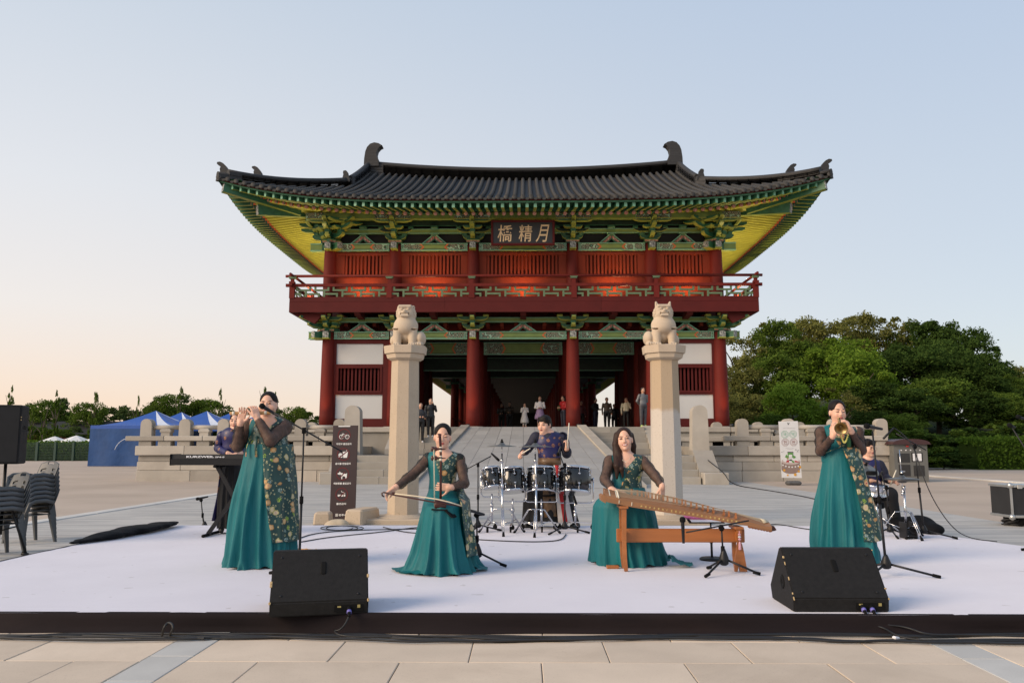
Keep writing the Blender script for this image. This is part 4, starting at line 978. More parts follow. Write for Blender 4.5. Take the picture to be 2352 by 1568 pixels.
def hill_z(x, y):
    h = 6.5 * math.exp(-((x - 33) / 15) ** 2 - ((y - 92) / 24) ** 2) + 2.5 * math.exp(-((x - 55) / 18) ** 2 - ((y - 105) / 26) ** 2)
    return max(0, h - .35)
hp = [[(x, y, hill_z(x, y) + .003) for x in lin(8, 95, 45)] for y in lin(52, 150, 40)]
m = MB(); m.grid(hp); pm('soil', (.035, .05, .015), .95, var=.3, scale=.5, bump=.5, bscale=8, bdist=.05, co='World'); struct('hill', m, 'soil')
def tree(px, pytop, Y, r, kind, label, group, h0=None, spike=False, name='tree'):
    p = V(px, pytop, Y); zg = hill_z(p[0], Y) if px > 1400 else 0.0; H = max(1.5, p[2] - zg)
    t = thing(name, label, 'tree', (p[0], Y, zg - .02), (0, 0, rng.uniform(0, 6.28)), group)
    ch = min(H * .92, 2.0 * r) if not spike else H * .8
    o = bpy.data.objects.new('trunk', rng.choice(TR)); COL.objects.link(o); o.parent = t; o.scale = (max(r * 1.7, 1.5), max(r * 1.7, 1.5), H * 1.05) if not spike else (2.0, 2.0, H * 1.25)
    c = bpy.data.objects.new('crown', rng.choice(CM[kind])); COL.objects.link(c); c.parent = t; c.location = (0, 0, H * 1.06 - ch * 1.06); c.scale = (2 * r * rng.uniform(.9, 1.15), 2 * r * rng.uniform(.9, 1.15), ch * 1.12)
    return t
B, Mi, O, D, S = 'leaf_bright', 'leaf_mid', 'leaf_olive', 'leaf_dark', 'sparse'
LB = {B: 'bright green spring tree', Mi: 'mid green broad tree', O: 'yellowish olive tree', D: 'dark green dense tree', S: 'thinly leaved brownish tree'}
hillt = [(2262, 822, 84, 3.4, D), (2290, 868, 80, 3.4, Mi), (2340, 880, 82, 3.6, Mi), (1690, 768, 92, 3.6, S), (1735, 755, 96, 3.6, S), (1790, 752, 90, 3.6, Mi), (1840, 735, 96, 4.0, O), (1905, 738, 92, 4.2, O), (1985, 722, 98, 4.2, O), (2050, 742, 96, 3.8, S), (2110, 752, 94, 4.0, D), (2165, 750, 92, 4.0, D), (2215, 768, 90, 3.6, D), (2150, 790, 84, 3.8, D),
    (1690, 850, 76, 3.4, O), (1730, 815, 80, 3.6, S), (1785, 830, 76, 3.6, Mi), (1850, 800, 78, 3.8, Mi), (1915, 785, 76, 4.2, B), (1975, 820, 72, 3.6, B), (2040, 815, 78, 3.8, D), (2100, 800, 78, 4.2, D), (2180, 815, 78, 4.2, D), (2240, 850, 76, 3.4, D), (2010, 880, 68, 3.2, D),
    (1700, 915, 64, 3.0, O), (1745, 905, 66, 2.8, O), (1820, 895, 58, 2.7, B), (1880, 935, 57, 2.0, B), (1930, 900, 64, 3.0, S), (2080, 900, 66, 3.4, D), (2150, 880, 68, 3.6, Mi), (2225, 905, 66, 3.4, D), (2290, 910, 70, 3.2, Mi), (2340, 930, 66, 3.2, Mi), (2390, 900, 72, 4, D), (2305, 858, 120, 4.4, O), (2348, 848, 124, 4.6, O), (2400, 850, 120, 5, O), (1770, 960, 55, 2.0, Mi), (1990, 950, 58, 2.6, D), (2060, 960, 57, 2.6, Mi)]
WH = lambda Y, py: 'growing along the crest of the wooded hill' if py < 775 else ('halfway up the wooded hill' if Y >= 72 else 'low on the wooded hill near its foot') if Y < 110 else 'far behind the wooded hill'
for q in hillt: tree(*q, LB[q[4]] + ' ' + WH(q[2], q[1]), {B: 'bright trees on the hill', Mi: 'mid green trees on the hill', O: 'olive trees on the hill', D: 'dark trees on the hill', S: 'thinly leaved trees on the hill'}[q[4]])
for k, (px, py, Y, r) in enumerate([(1935, 985, 52, 1.5), (1990, 990, 53, 1.8), (2040, 1000, 50, 1.7), (2095, 990, 52, 1.9), (2150, 985, 53, 2.0), (2205, 990, 54, 2.0), (2260, 980, 55, 2.2), (2320, 975, 56, 2.4), (2380, 975, 56, 2.4), (2120, 1030, 47, 1.3), (2165, 1030, 48, 1.4), (1880, 1000, 51, 1.5), (1830, 1010, 50, 1.4), (1770, 1010, 50, 1.4), (1715, 1000, 50, 1.5)]):
    p = V(px, py, Y); H = p[2]; t = thing('shrub', 'dense dark shrub at the foot of the wooded hill', 'shrub', (p[0], Y, -.02), (0, 0, rng.uniform(0, 6)), 'shrubs at the foot of the hill')
    c = bpy.data.objects.new('crown', CM['bush'][k % 2]); COL.objects.link(c); c.parent = t; c.scale = (2.4 * r, 2.4 * r, H * 1.12); c.location = (0, 0, -.1)
    o = bpy.data.objects.new('trunk', TR[k % 3]); COL.objects.link(o); o.parent = t; o.scale = (1.2, 1.2, H * .8)
def hedge(name, label, x0, x1, y0, y1, z0, z1, mat, n, grp=None, leaf=.09):
    r = np.random.RandomState(5); t = thing(name, label, 'hedge', ((x0 + x1) / 2, (y0 + y1) / 2, 0))
    m = MB(); m.bx(x0 + .2, x1 - .2, y0 + .2, y1 - .2, 0, z1 - .2); obj('core', m, 'leaf_dark', t)
    k = n; f = r.randint(0, 3, k); C_ = np.stack([r.uniform(x0, x1, k), np.where(f == 0, r.normal(y0, .12, k), r.uniform(y0, y1, k)), np.where(f == 0, r.uniform(z0, z1, k), r.normal(z1, .10, k) + .12 * np.sin(r.uniform(x0, x1, k) * 2))], 1)
    a = r.normal(size=(k, 3)); a /= np.linalg.norm(a, axis=1)[:, None]; b = np.cross(a, r.normal(size=(k, 3))); b /= np.linalg.norm(b, axis=1)[:, None]; s = leaf * r.uniform(.6, 1.4, k)[:, None]
    v = np.empty((k, 4, 3)); v[:, 0] = C_ - a * s; v[:, 1] = C_ - b * s * .6; v[:, 2] = C_ + a * s; v[:, 3] = C_ + b * s * .6; v -= wloc(t)
    me = bpy.data.meshes.new('foliage'); me.from_pydata(v.reshape(-1, 3).tolist(), [], [(4 * i, 4 * i + 1, 4 * i + 2, 4 * i + 3) for i in range(k)]); me.materials.append(MAT(mat)); obj('foliage', me, mat, t)
    return t
h0 = G(2215, 1076)[0]; hedge('hedge', 'clipped bright green hedge along the sand at the right edge of the plaza', h0, h0 + 14, 47.5, 50, 0.05, zy(1012, 47.5), 'leaf_hedge', 9000)
m = MB(); m.add([(h0 - .6, 46.2, .004), (h0 + 15, 45.6, .004), (h0 + 15, 52, .004), (h0 - .6, 52, .004)], [(0, 1, 2, 3)]); pm('grass', (.10, .13, .035), .95, var=.3, scale=2, bump=.6, bscale=30, bdist=.03, co='World'); struct('grass_verge', m, 'grass')
m = MB(); m.add([(10, 50.5, .003), (60, 50.5, .003), (90, 160, .003), (8, 160, .003)], [(0, 1, 2, 3)]); struct('woodland_floor', m, 'soil')
# ---- left tree line
for k, q in enumerate([(60, 935, 100, 3.4, 'leaf_far'), (110, 930, 92, 3.6, Mi), (160, 926, 96, 3.4, 'leaf_far'), (205, 935, 90, 3.2, Mi), (262, 938, 98, 3.4, 'leaf_far'), (300, 945, 92, 2.8, 'leaf_far'), (345, 938, 96, 3.2, 'leaf_far'), (385, 918, 92, 3.4, Mi), (432, 915, 96, 3.8, 'leaf_far'), (478, 928, 94, 3.2, Mi), (530, 948, 100, 3.2, 'leaf_far'), (575, 945, 100, 3.2, 'leaf_far'), (632, 945, 96, 3.0, 'leaf_far'), (680, 944, 90, 2.8, Mi), (718, 952, 98, 3.2, 'leaf_far'), (20, 945, 96, 3.4, Mi), (-30, 940, 96, 3.4, Mi), (75, 985, 82, 2.4, Mi), (135, 990, 82, 2.4, Mi), (250, 985, 84, 2.4, Mi), (190, 985, 84, 2.4, 'leaf_far'), (640, 985, 84, 2.2, Mi), (700, 985, 84, 2.2, Mi)]):
    tree(*q, ('mid green rounded tree' if q[4] == Mi else 'dull dark green rounded tree') + ' in the low tree line behind the blue tents', 'mid green trees behind the tents' if q[4] == Mi else 'dull trees behind the tents')
for px, py, r in ((27, 890, .75), (132, 901, .7), (103, 935, .6), (75, 935, .5), (218, 912, 1.1), (317, 919, .5), (415, 901, .7), (508, 905, .65), (610, 893, 1.0), (634, 905, .7)):
    tree(px, py, 80, r, 'spike', 'young spindly tree standing up above the low tree line', 'young spindly trees above the tree line', spike=True, name='young_tree')
# ---- low building, parasols and mesh fence beyond the plaza on the left
pm('brick_red', (.16, .055, .035), .85, var=.2, scale=3); pm('umbrella_cloth', (.72, .72, .70), .8); pm('fence_green', (.012, .045, .032), .5); pm('white_metal', (.7, .7, .68), .4)
glow = NT('window_glow'); em = glow.n('ShaderNodeEmission'); em.inputs[0].default_value = (1, .55, .2, 1); em.inputs[1].default_value = 1.2; glow.l(em.outputs[0], glow.out.inputs[0])
pm('window_dark', (.03, .03, .03), .15)
hs = thing('low_house', 'low red brick house under the trees beyond the mesh fence', 'building', (-48, 88, 0))
m = MB(); m.bx(-60, -36, 87, 93, 0, 2.6); wl = obj('wall', m, 'brick_red', hs); m = MB(); m.prism([(86.4, 2.55), (93.6, 2.55), (90, 4.0)], -60.6, -35.4, 'yz'); obj('roof', m, 'tile_dark', hs)
for k in range(8): m = MB(); m.bx(-59 + k * 2.9, -57.6 + k * 2.9, 86.93, 86.99, .9, 2.1); obj('window', m, 'window_glow' if k in (2, 6) else 'window_dark', wl)
for k, (px, py) in enumerate(((126, 1003), (176, 1001), (215, 1006))):
    p = V(px, py, 79); u = thing('parasol', 'white open parasol beyond the mesh fence', 'umbrella', (p[0], 79, 0), group='white parasols beyond the fence')
    m = MB(); m.lathe([(1.55, p[2] - .62), (1.5, p[2] - .5), (.5, p[2] - .1), (.05, p[2] + .05)], 8, (p[0], 79, 0), sm=False); obj('canopy', m, 'umbrella_cloth', u); m = MB(); m.tube([(p[0], 79, 0), (p[0], 79, p[2] - .1)], .035, 8); obj('pole', m, 'white_metal', u)
fx0, fx1, yf = xx(-40, 74, 1040), xx(210, 74, 1040), 74.0
fence = thing('mesh_fence', 'dark green wire mesh fence with square posts in front of the trees', 'fence', ((fx0 + fx1) / 2, yf, 0)); zt_ = zy(1016, yf)
n = 7
for k in range(n): x = fx0 + (fx1 - fx0) * k / (n - 1); m = MB(); m.bx(x - .1, x + .1, yf - .1, yf + .1, 0, zt_ + .06); obj('post', m, 'fence_green', fence)
m = MB()
for k in range(90): x = fx0 + (fx1 - fx0) * k / 89; m.bx(x - .012, x + .012, yf - .012, yf + .012, .08, zt_)
for k in range(12): z = .1 + (zt_ - .1) * k / 11; m.bx(fx0, fx1, yf - .025, yf - .013, z - .012, z + .012)
stuff(obj('wire_mesh', m, 'fence_green', fence))
hedge('hedge', 'bright green hedge growing behind the dark wire mesh fence', fx0, fx1 + 1, 75, 76.5, .2, zt_ - .1, 'leaf_hedge', 5000, leaf=.10)
# ---- blue festival tents
pm('tent_blue', (.010, .06, .20), .7, var=.15, scale=1.2, bump=.5, bscale=2.5, bdist=.06); pm('tent_roof_blue', (.018, .085, .36), .55, var=.1, scale=1, bump=.2, bscale=3, bdist=.04); pm('tent_white', (.62, .66, .74), .6); pm('steel', (.5, .5, .5), .35, metal=.8)
def tent(px, py, Y, w, label, walls):
    p = V(px, py, Y); x0, zp, h = p[0], p[2], w / 2; ze = zy(977, 54) if Y < 60 else zy(980, Y)
    t = thing('festival_tent', label, 'tent', (x0, Y + h, 0), group='blue festival tents' if not walls else None)
    m = MB(); nseg = 8
    for side in range(4):
        ca, sa = math.cos(side * math.pi / 2), math.sin(side * math.pi / 2)
        for i in range(12):
            us = [-1 + 2 * i / 12, -1 + 2 * (i + 1) / 12]; ring_ = []
            for q in range(nseg + 1):
                f = q / nseg; rad = h * (1 - f); z = ze + (zp - ze) * (f ** 1.35) - .0
                for u in us: lx, ly = u * rad, -rad; ring_.append((x0 + lx * ca - ly * sa, Y + h + lx * sa + ly * ca, z + .02 - .10 * math.sin(f * 3.1)))
            m.add(ring_, [(2 * q, 2 * q + 1, 2 * q + 3, 2 * q + 2) for q in range(nseg)], 1 if 9 <= i <= 10 else 0, True)
        m.add([(x0 + a * ca - b * sa, Y + h + a * sa + b * ca, z) for a, b, z in ((-h, -h - .01, ze + .03), (h, -h - .01, ze + .03), (h, -h - .01, ze - .32), (-h, -h - .01, ze - .32))], [(0, 1, 2, 3)], 0)
    obj('canopy', m, ['tent_roof_blue', 'tent_white'], t)
    for a in (-1, 1):
        for b in (-1, 1): m = MB(); m.tube([(x0 + a * h * .98, Y + h + b * h * .98, 0), (x0 + a * h * .98, Y + h + b * h * .98, ze)], .035, 8); obj('pole', m, 'steel', t)
    if walls:
        P_ = [[(x0 + h * u, Y - .02 - .05 * math.sin(u * 9) * (1 - v) - .10 * (1 - v), .01 + (ze - .2) * v) for u in lin(-1, 1, 40)] for v in lin(0, 1, 10)]; m = MB(); m.grid(P_); wl = obj('front_wall', m, 'tent_blue', t)
        m = MB(); m.tube([(x0 - .1 + 1.15 * math.cos(a), Y - .16 - .03 * math.sin(a), .5 + 1.35 * math.sin(a) ** .8) for a in lin(.35, math.pi - .35, 20)], .02, 6); obj('door_seam', m, 'tent_white', wl)
        m = MB(); m.bx(x0 - h, x0 - h + .04, Y, Y + w, .02, ze - .1); m.bx(x0 + h - .04, x0 + h, Y, Y + w, .02, ze - .1); m.bx(x0 - h, x0 + h, Y + w - .04, Y + w, .02, ze - .1); obj('side_wall', m, 'tent_blue', t)
    return t
tent(313, 939, 54.2, 5.9, 'blue festival tent with closed front wall beside the stone balustrade', True)
for px, py, Y in ((437, 940, 55), (381, 943, 63), (498, 945, 63), (571, 946, 56)): tent(px, py, Y, 5.9, 'blue peaked tent roof with one white stripe behind the stone balustrade', False)
# ================================================================ smooth solids: blended primitives -> one continuous surface
class SDF:
    """field on a regular grid; primitives are blended smoothly, each carries a colour index"""
    def __init__(s, lo, hi, h):
        s.h = h; s.lo = np.array(lo, float) - 3 * h; n = np.ceil((np.array(hi, float) + 3 * h - s.lo) / h).astype(int) + 1; s.n = n
        s.D = np.full(n, 1.0, np.float32); s.C = np.zeros(n, np.uint8); s.best = np.full(n, 9.0, np.float32)
    def _sub(s, lo, hi, m):
        a = np.clip(np.floor((np.array(lo) - m - s.lo) / s.h).astype(int), 0, s.n); b = np.clip(np.ceil((np.array(hi) + m - s.lo) / s.h).astype(int) + 1, 0, s.n)
        if np.any(b <= a): return None, None
        g = [s.lo[i] + s.h * np.arange(a[i], b[i], dtype=np.float32) for i in range(3)]
        return tuple(slice(a[i], b[i]) for i in range(3)), np.stack(np.meshgrid(*g, indexing='ij'), -1).astype(np.float32)
    def _comb(s, sl, d, k, col, mode='add'):
        D = s.D[sl]
        if mode == 'add':
            if k > 0: hh = np.clip(.5 + .5 * (D - d) / k, 0, 1); N = D * (1 - hh) + d * hh - k * hh * (1 - hh)
            else: N = np.minimum(D, d)
            b = s.best[sl]; q = d < b; s.best[sl] = np.where(q, d, b); s.C[sl] = np.where(q, col, s.C[sl])
        else:
            d = -d
            if k > 0: hh = np.clip(.5 - .5 * (D - d) / k, 0, 1); N = D * (1 - hh) + d * hh + k * hh * (1 - hh)
            else: N = np.maximum(D, d)
        s.D[sl] = N
    def cone(s, a, b, ra, rb, k=.02, col=0, mode='add'):          # tapered capsule
        a, b = np.array(a, np.float32), np.array(b, np.float32); r = max(ra, rb)
        sl, X = s._sub(np.minimum(a, b) - r, np.maximum(a, b) + r, k + 3 * s.h)
        if sl is None: return
        ba = b - a; L2 = float(ba @ ba) + 1e-9; t = np.clip(((X - a) @ ba) / L2, 0, 1)
        d = np.linalg.norm(X - a - t[..., None] * ba, axis=-1) - (ra + (rb - ra) * t); s._comb(sl, d, k, col, mode)
    def ell(s, c, r, k=.02, col=0, M=None, mode='add'):           # ellipsoid, optionally rotated
        c = np.array(c, np.float32); r = np.array(r, np.float32); R_ = float(r.max()); sl, X = s._sub(c - R_, c + R_, k + 3 * s.h)
        if sl is None: return
        q = X - c
        if M is not None: q = q @ np.asarray(M, np.float32)
        k0 = np.linalg.norm(q / r, axis=-1); k1 = np.linalg.norm(q / (r * r), axis=-1) + 1e-9; d = k0 * (k0 - 1) / k1; s._comb(sl, d, k, col, mode)
    def box(s, c, hs, rr=.01, k=.02, col=0, M=None, mode='add'):
        c = np.array(c, np.float32); hs = np.array(hs, np.float32); R_ = float(np.linalg.norm(hs)); sl, X = s._sub(c - R_, c + R_, k + 3 * s.h)
        if sl is None: return
        q = X - c
        if M is not None: q = q @ np.asarray(M, np.float32)
        q = np.abs(q) - (hs - rr); d = np.linalg.norm(np.maximum(q, 0), axis=-1) + np.minimum(q.max(-1), 0) - rr; s._comb(sl, d, k, col, mode)
    def chain(s, pts, rs, k=.02, col=0):
        for i in range(len(pts) - 1): s.cone(pts[i], pts[i + 1], rs[i], rs[i + 1], k, col)
    def mesh(s):
        """naive surface nets -> verts, quads, colour index per vertex"""
        D = s.D; S = D < 0; nx, ny, nz = D.shape
        c = np.zeros((nx - 1, ny - 1, nz - 1), np.uint8)
        for i in (0, 1):
            for j in (0, 1):
                for k in (0, 1): c += S[i:nx - 1 + i, j:ny - 1 + j, k:nz - 1 + k]
        act = (c > 0) & (c < 8); idx = np.full(act.shape, -1, np.int64); ijk = np.argwhere(act); idx[act] = np.arange(len(ijk))
        P_ = np.zeros((len(ijk), 3)); W = np.zeros(len(ijk)); cor = {}
        for i in (0, 1):
            for j in (0, 1):
                for k in (0, 1): cor[i, j, k] = D[ijk[:, 0] + i, ijk[:, 1] + j, ijk[:, 2] + k].astype(float)
        E = [((0, 0, 0), (1, 0, 0)), ((0, 1, 0), (1, 1, 0)), ((0, 0, 1), (1, 0, 1)), ((0, 1, 1), (1, 1, 1)), ((0, 0, 0), (0, 1, 0)), ((1, 0, 0), (1, 1, 0)), ((0, 0, 1), (0, 1, 1)), ((1, 0, 1), (1, 1, 1)), ((0, 0, 0), (0, 0, 1)), ((1, 0, 0), (1, 0, 1)), ((0, 1, 0), (0, 1, 1)), ((1, 1, 0), (1, 1, 1))]
        for a, b in E:
            da, db = cor[a], cor[b]; m = (da < 0) != (db < 0); t = np.where(m, da / np.where(m, da - db, 1), 0)
            for ax in range(3): P_[:, ax] += np.where(m, a[ax] + t * (b[ax] - a[ax]), 0)
            W += m
        P_ = P_ / W[:, None]; col = s.C[ijk[:, 0], ijk[:, 1], ijk[:, 2]]; verts = s.lo + (ijk + P_) * s.h; Q = []
        for ax in range(3):
            o1, o2 = (ax + 1) % 3, (ax + 2) % 3
            sl0 = [slice(1, -1)] * 3; sl0[ax] = slice(0, -1); sl1 = [slice(1, -1)] * 3; sl1[ax] = slice(1, None)
            a, b = S[tuple(sl0)], S[tuple(sl1)]; e = np.argwhere(a != b)
            if len(e) == 0: continue
            fl = a[e[:, 0], e[:, 1], e[:, 2]]; off = np.ones(3, int); off[ax] = 0; e = e + off
            def g(d1, d2): q = e.copy(); q[:, o1] -= d1; q[:, o2] -= d2; return idx[q[:, 0], q[:, 1], q[:, 2]]
            q = np.stack([g(1, 1), g(0, 1), g(0, 0), g(1, 0)], 1); q[~fl] = q[~fl][:, ::-1]; Q.append(q)
        return verts, np.concatenate(Q), col
def relax(v, q, n=2, lam=.5):
    for _ in range(n):
        acc = np.zeros_like(v); cnt = np.zeros(len(v))
        for a, b in ((0, 1), (1, 2), (2, 3), (3, 0)):
            np.add.at(acc, q[:, a], v[q[:, b]]); np.add.at(cnt, q[:, a], 1); np.add.at(acc, q[:, b], v[q[:, a]]); np.add.at(cnt, q[:, b], 1)
        v = v + lam * (acc / np.maximum(cnt, 1)[:, None] - v)
    return v
def npmesh(name, v, q, mats, off=(0, 0, 0), col=None, smooth=True, mi=None):
    me = bpy.data.meshes.new(name); n = q.shape[1]
    me.vertices.add(len(v)); me.vertices.foreach_set('co', (v - np.array(off)).astype(np.float32).reshape(-1)); me.loops.add(len(q) * n); me.loops.foreach_set('vertex_index', q.astype(np.int32).reshape(-1))
    me.polygons.add(len(q)); me.polygons.foreach_set('loop_start', np.arange(0, len(q) * n, n, dtype=np.int32)); me.polygons.foreach_set('use_smooth', np.full(len(q), smooth))
    if mi is not None: me.polygons.foreach_set('material_index', mi.astype(np.int32))
    for m in (mats if isinstance(mats, (list, tuple)) else [mats]): me.materials.append(MAT(m))
    if col is not None:
        a = me.color_attributes.new('Col', 'FLOAT_COLOR', 'POINT'); c4 = np.ones((len(v), 4), np.float32); c4[:, :3] = col; a.data.foreach_set('color', c4.reshape(-1))
    me.update(calc_edges=True); return me
def compact(v, q, *extra):
    u, inv = np.unique(q, return_inverse=True); return (v[u], inv.reshape(q.shape)) + tuple(e[u] for e in extra)
# ================================================================ lion pillars
def lion(cx, cy, z0, sx, label, pointed):
    """seated guardian lion facing the camera, haunches to the side sx"""
    s = SDF((cx - .36, cy - .34, z0 - .02), (cx + .36, cy + .42, z0 + .78), .006); k = .025
    def p(x, y, z): return (cx + x * sx, cy + y, z0 + z)
    s.ell(p(0, .0, .37), (.215, .17, .17), k); s.ell(p(0, -.04, .34), (.18, .15, .13), k); s.ell(p(.02, .12, .24), (.17, .2, .19), k)   # chest, body
    s.cone(p(0, .0, .42), p(-.0, -.01, .53), .165, .135, .05)
    for x, y in ((-.135, -.07), (.125, -.07)):
        s.cone(p(x, y + .04, .31), p(x * 1.02, y, .03), .085, .068, .02); s.ell(p(x * 1.02, y - .05, .025), (.075, .075, .035), .015)
        for t in (-.04, 0, .04): s.ell(p(x * 1.02 + t, y - .11, .022), (.022, .03, .024), .006)
    s.ell(p(.255, .06, .15), (.095, .16, .13), .02); s.ell(p(.245, -.04, .035), (.075, .12, .05), .02); s.ell(p(-.2, .12, .12), (.09, .14, .11), .02)
    for t in (-.04, 0, .04): s.ell(p(.245 + t, -.15, .028), (.022, .035, .028), .006)
    s.ell(p(.05, .28, .22), (.06, .06, .16), .03)
    hz = .615                                                      # head
    s.box(p(0, -.02, hz), (.135, .125, .115), .06, .03); s.ell(p(0, -.13, hz - .045), (.095, .06, .055), .025); s.box(p(0, -.10, hz + .085), (.115, .07, .025), .02, .02)
    for x in (-.055, .055): s.ell(p(x, -.125, hz + .062), (.042, .04, .018), .01); s.ell(p(x * 1.05, -.145, hz + .035), (.026, .018, .02), .004)
    s.ell(p(0, -.178, hz + .0), (.034, .03, .026), .012); s.ell(p(-.022, -.172, hz - .008), (.018, .018, .015), .006); s.ell(p(.022, -.172, hz - .008), (.018, .018, .015), .006)
    s.box(p(0, -.185, hz - .055), (.078, .05, .013), .005, .008, mode='sub'); s.box(p(0, -.172, hz - .057), (.06, .015, .006), .002, .002); s.box(p(0, -.135, hz - .085), (.07, .06, .018), .012, .012)
    for x in (-.03, .03): s.box(p(x * 2.2, -.175, hz - .03), (.012, .03, .006), .003, .004, mode='sub')
    for x in (-.115, .115):
        if pointed: s.cone(p(x * .88, -.01, hz + .09), p(x * 1.06, -.01, hz + .165), .042, .018, .015); s.ell(p(x * .95, -.05, hz + .12), (.016, .02, .03), .008, mode='sub')
        elif x * sx < 0 or True: s.ell(p(x * 1.12, -.0, hz + .075), (.028, .05, .045), .012); s.ell(p(x * 1.2, -.04, hz + .07), (.014, .02, .02), .006, mode='sub')
    for i in range(14):                                            # curls of the mane
        a = i / 13 * math.pi * 1.3 - .15 * math.pi + math.pi; x, z = .15 * math.cos(a), .13 * math.sin(a); s.ell(p(x, -.035, hz - .02 + z), (.024, .04, .03), .010)
        s.ell(p(x * 1.05, .03, hz - .04 + z * 1.1), (.024, .04, .03), .010)
    for x in (-.135, .125): s.ell(p(x, -.10, .30), (.085, .045, .018), .006, mode='sub'); s.ell(p(x, -.075, .318), (.10, .06, .016), .012)
    v, q, c = s.mesh(); o = (cx, cy, z0)
    return tag(obj('lion_statue', npmesh('lion_statue', v, q, 'lion_stone', o), None, None, loc=o), label, 'statue', 'stone lions on the pillars')
def octa(r, z, cx, cy): return [(cx + r * math.cos(math.pi / 8 + i * math.pi / 4), cy + r * math.sin(math.pi / 8 + i * math.pi / 4), z) for i in range(8)]
def octastack(m, levels, cx, cy):
    n = len(levels); vs = [p for r, z in levels for p in octa(r, z, cx, cy)]
    fs = [(i * 8 + j, i * 8 + (j + 1) % 8, (i + 1) * 8 + (j + 1) % 8, (i + 1) * 8 + j) for i in range(n - 1) for j in range(8)] + [tuple(range(7, -1, -1)), tuple((n - 1) * 8 + j for j in range(8))]
    m.add(vs, fs); return m
YPL = 14.4
t = NT('pillar_patched'); c = t.coord('World'); sp_ = t.n('ShaderNodeSeparateXYZ'); t.l(c, sp_.inputs[0]); nn = t.noise(c, 1.6, 5, .6)
hgt = t.math('ADD', sp_.outputs[2], t.math('MULTIPLY_ADD', nn, .5, -.25)); f = t.ramp(t.math('MULTIPLY', hgt, .3), [(.555, (0, 0, 0)), (.575, (1, 1, 1))])
cc = t.mix(f, (.54, .48, .41), (.43, .325, .215)); n4 = t.noise(c, 48, 3); cc = t.mix(t.math('MULTIPLY', t.ramp(n4, [(.6, (0, 0, 0)), (.68, (1, 1, 1))]), .40), cc, (.24, .18, .12)); t.bsdf(cc, .8, 0, t.noise(c, 60, 4), .35, .003)
for px, mt, sx, lb, pt in ((928.5, 'pillar_stone', 1, 'carved stone lion with rounded ears and bared teeth on the left pillar', False), (1529, 'pillar_patched', -1, 'carved stone lion with upright pointed ears on the right pillar', True)):
    x = xx(px, YPL, 1000); z_s, z_c = zy(828, YPL), zy(796, YPL)
    pil = thing('stone_pillar', 'octagonal stone pillar carrying the %s' % ('lion with rounded ears' if not pt else 'lion with pointed ears, darker stone in its upper half'), 'pillar', (x, YPL, 0))
    m = MB(); octastack(m, [(.275, .10), (.268, 1.0), (.245, z_s)], x, YPL); obj('shaft', m, mt, pil)
    m = MB(); octastack(m, [(.265, z_s - .004), (.325, z_s + .03), (.345, z_s + .10), (.335, z_s + .108), (.375, z_s + .112), (.39, z_c - .008), (.38, z_c)], x, YPL); obj('capital', m, 'lion_stone', pil)
    m = MB(); m.lathe([(.46, .085), (.44, .105), (.33, .11), (.30, .14)], 24, (x, YPL, 0)); m.bx(x - .62, x + .62, YPL - .55, YPL + .55, -.02, .09, 0, .02); obj('base_slab', m, 'pillar_stone', pil)
    lion(x, YPL - .02, z_c - .004, sx, lb, pt)
# ================================================================ sound equipment and instruments
pm('black_paint', (.010, .010, .011), .45, Specular_IOR_Level=.35, var=.2, scale=8, bump=.1, bscale=200)
pm('monitor_coat', (.010, .0095, .0095), .75, Specular_IOR_Level=.3, var=.3, scale=30, bump=.8, bscale=170, bdist=.003)
pm('chip_wood', (.45, .32, .16), .8); pm('rubber', (.004, .004, .004), .8, Specular_IOR_Level=.2); pm('cable', (.012, .012, .013), .55)
pm('chrome', (.62, .63, .65), .16, metal=1.0, var=.04, bump=0); pm('drum_black', (.006, .006, .007), .08, var=.1, bump=0, Coat_Weight=.5)
pm('drum_head', (.42, .35, .24), .5); pm('drum_head_white', (.72, .71, .68), .5); pm('cymbal_bronze', (.20, .185, .16), .38, metal=.9, var=.2, scale=20); pm('plug_blue', (.18, .16, .50), .4); pm('plug_yellow', (.34, .28, .10), .5); pm('tape_white', (.75, .75, .78), .6)
pm('case_black', (.016, .016, .017), .6, var=.2, scale=5, bump=.2, bscale=150); pm('alu', (.55, .54, .51), .35, metal=.9, var=.1, scale=8)
pm('bag_cloth', (.006, .006, .007), .85, Specular_IOR_Level=.2, var=.3, scale=6, bump=.5, bscale=8, bdist=.03); pm('chair_plastic', (.078, .082, .086), .42, var=.08, scale=3, bump=.05)
pm('wood_stand', (.36, .125, .035), .42, var=.25, scale=3, bump=.15, bscale=20, stretch=(.25, 4, 4)); pm('wood_paulownia', (.27, .125, .05), .5, var=.3, scale=2.5, bump=.15, bscale=20, stretch=(.3, 5, 5)); pm('wood_dark', (.06, .016, .010), .35, var=.25, scale=8); pm('bone', (.72, .66, .52), .45); pm('silk', (.66, .58, .42), .6); pm('wood_string', (.46, .36, .24), .6)
pm('gold_ink', (.66, .47, .16), .5); pm('pink', (.75, .18, .42), .5, var=.25, scale=60); pm('tassel_pink', (.72, .38, .42), .7); pm('paper', (.75, .75, .76), .6)
def wob(p, a=.004): return np.array(p, float) + np.array([rng.uniform(-a, a) for _ in range(3)])
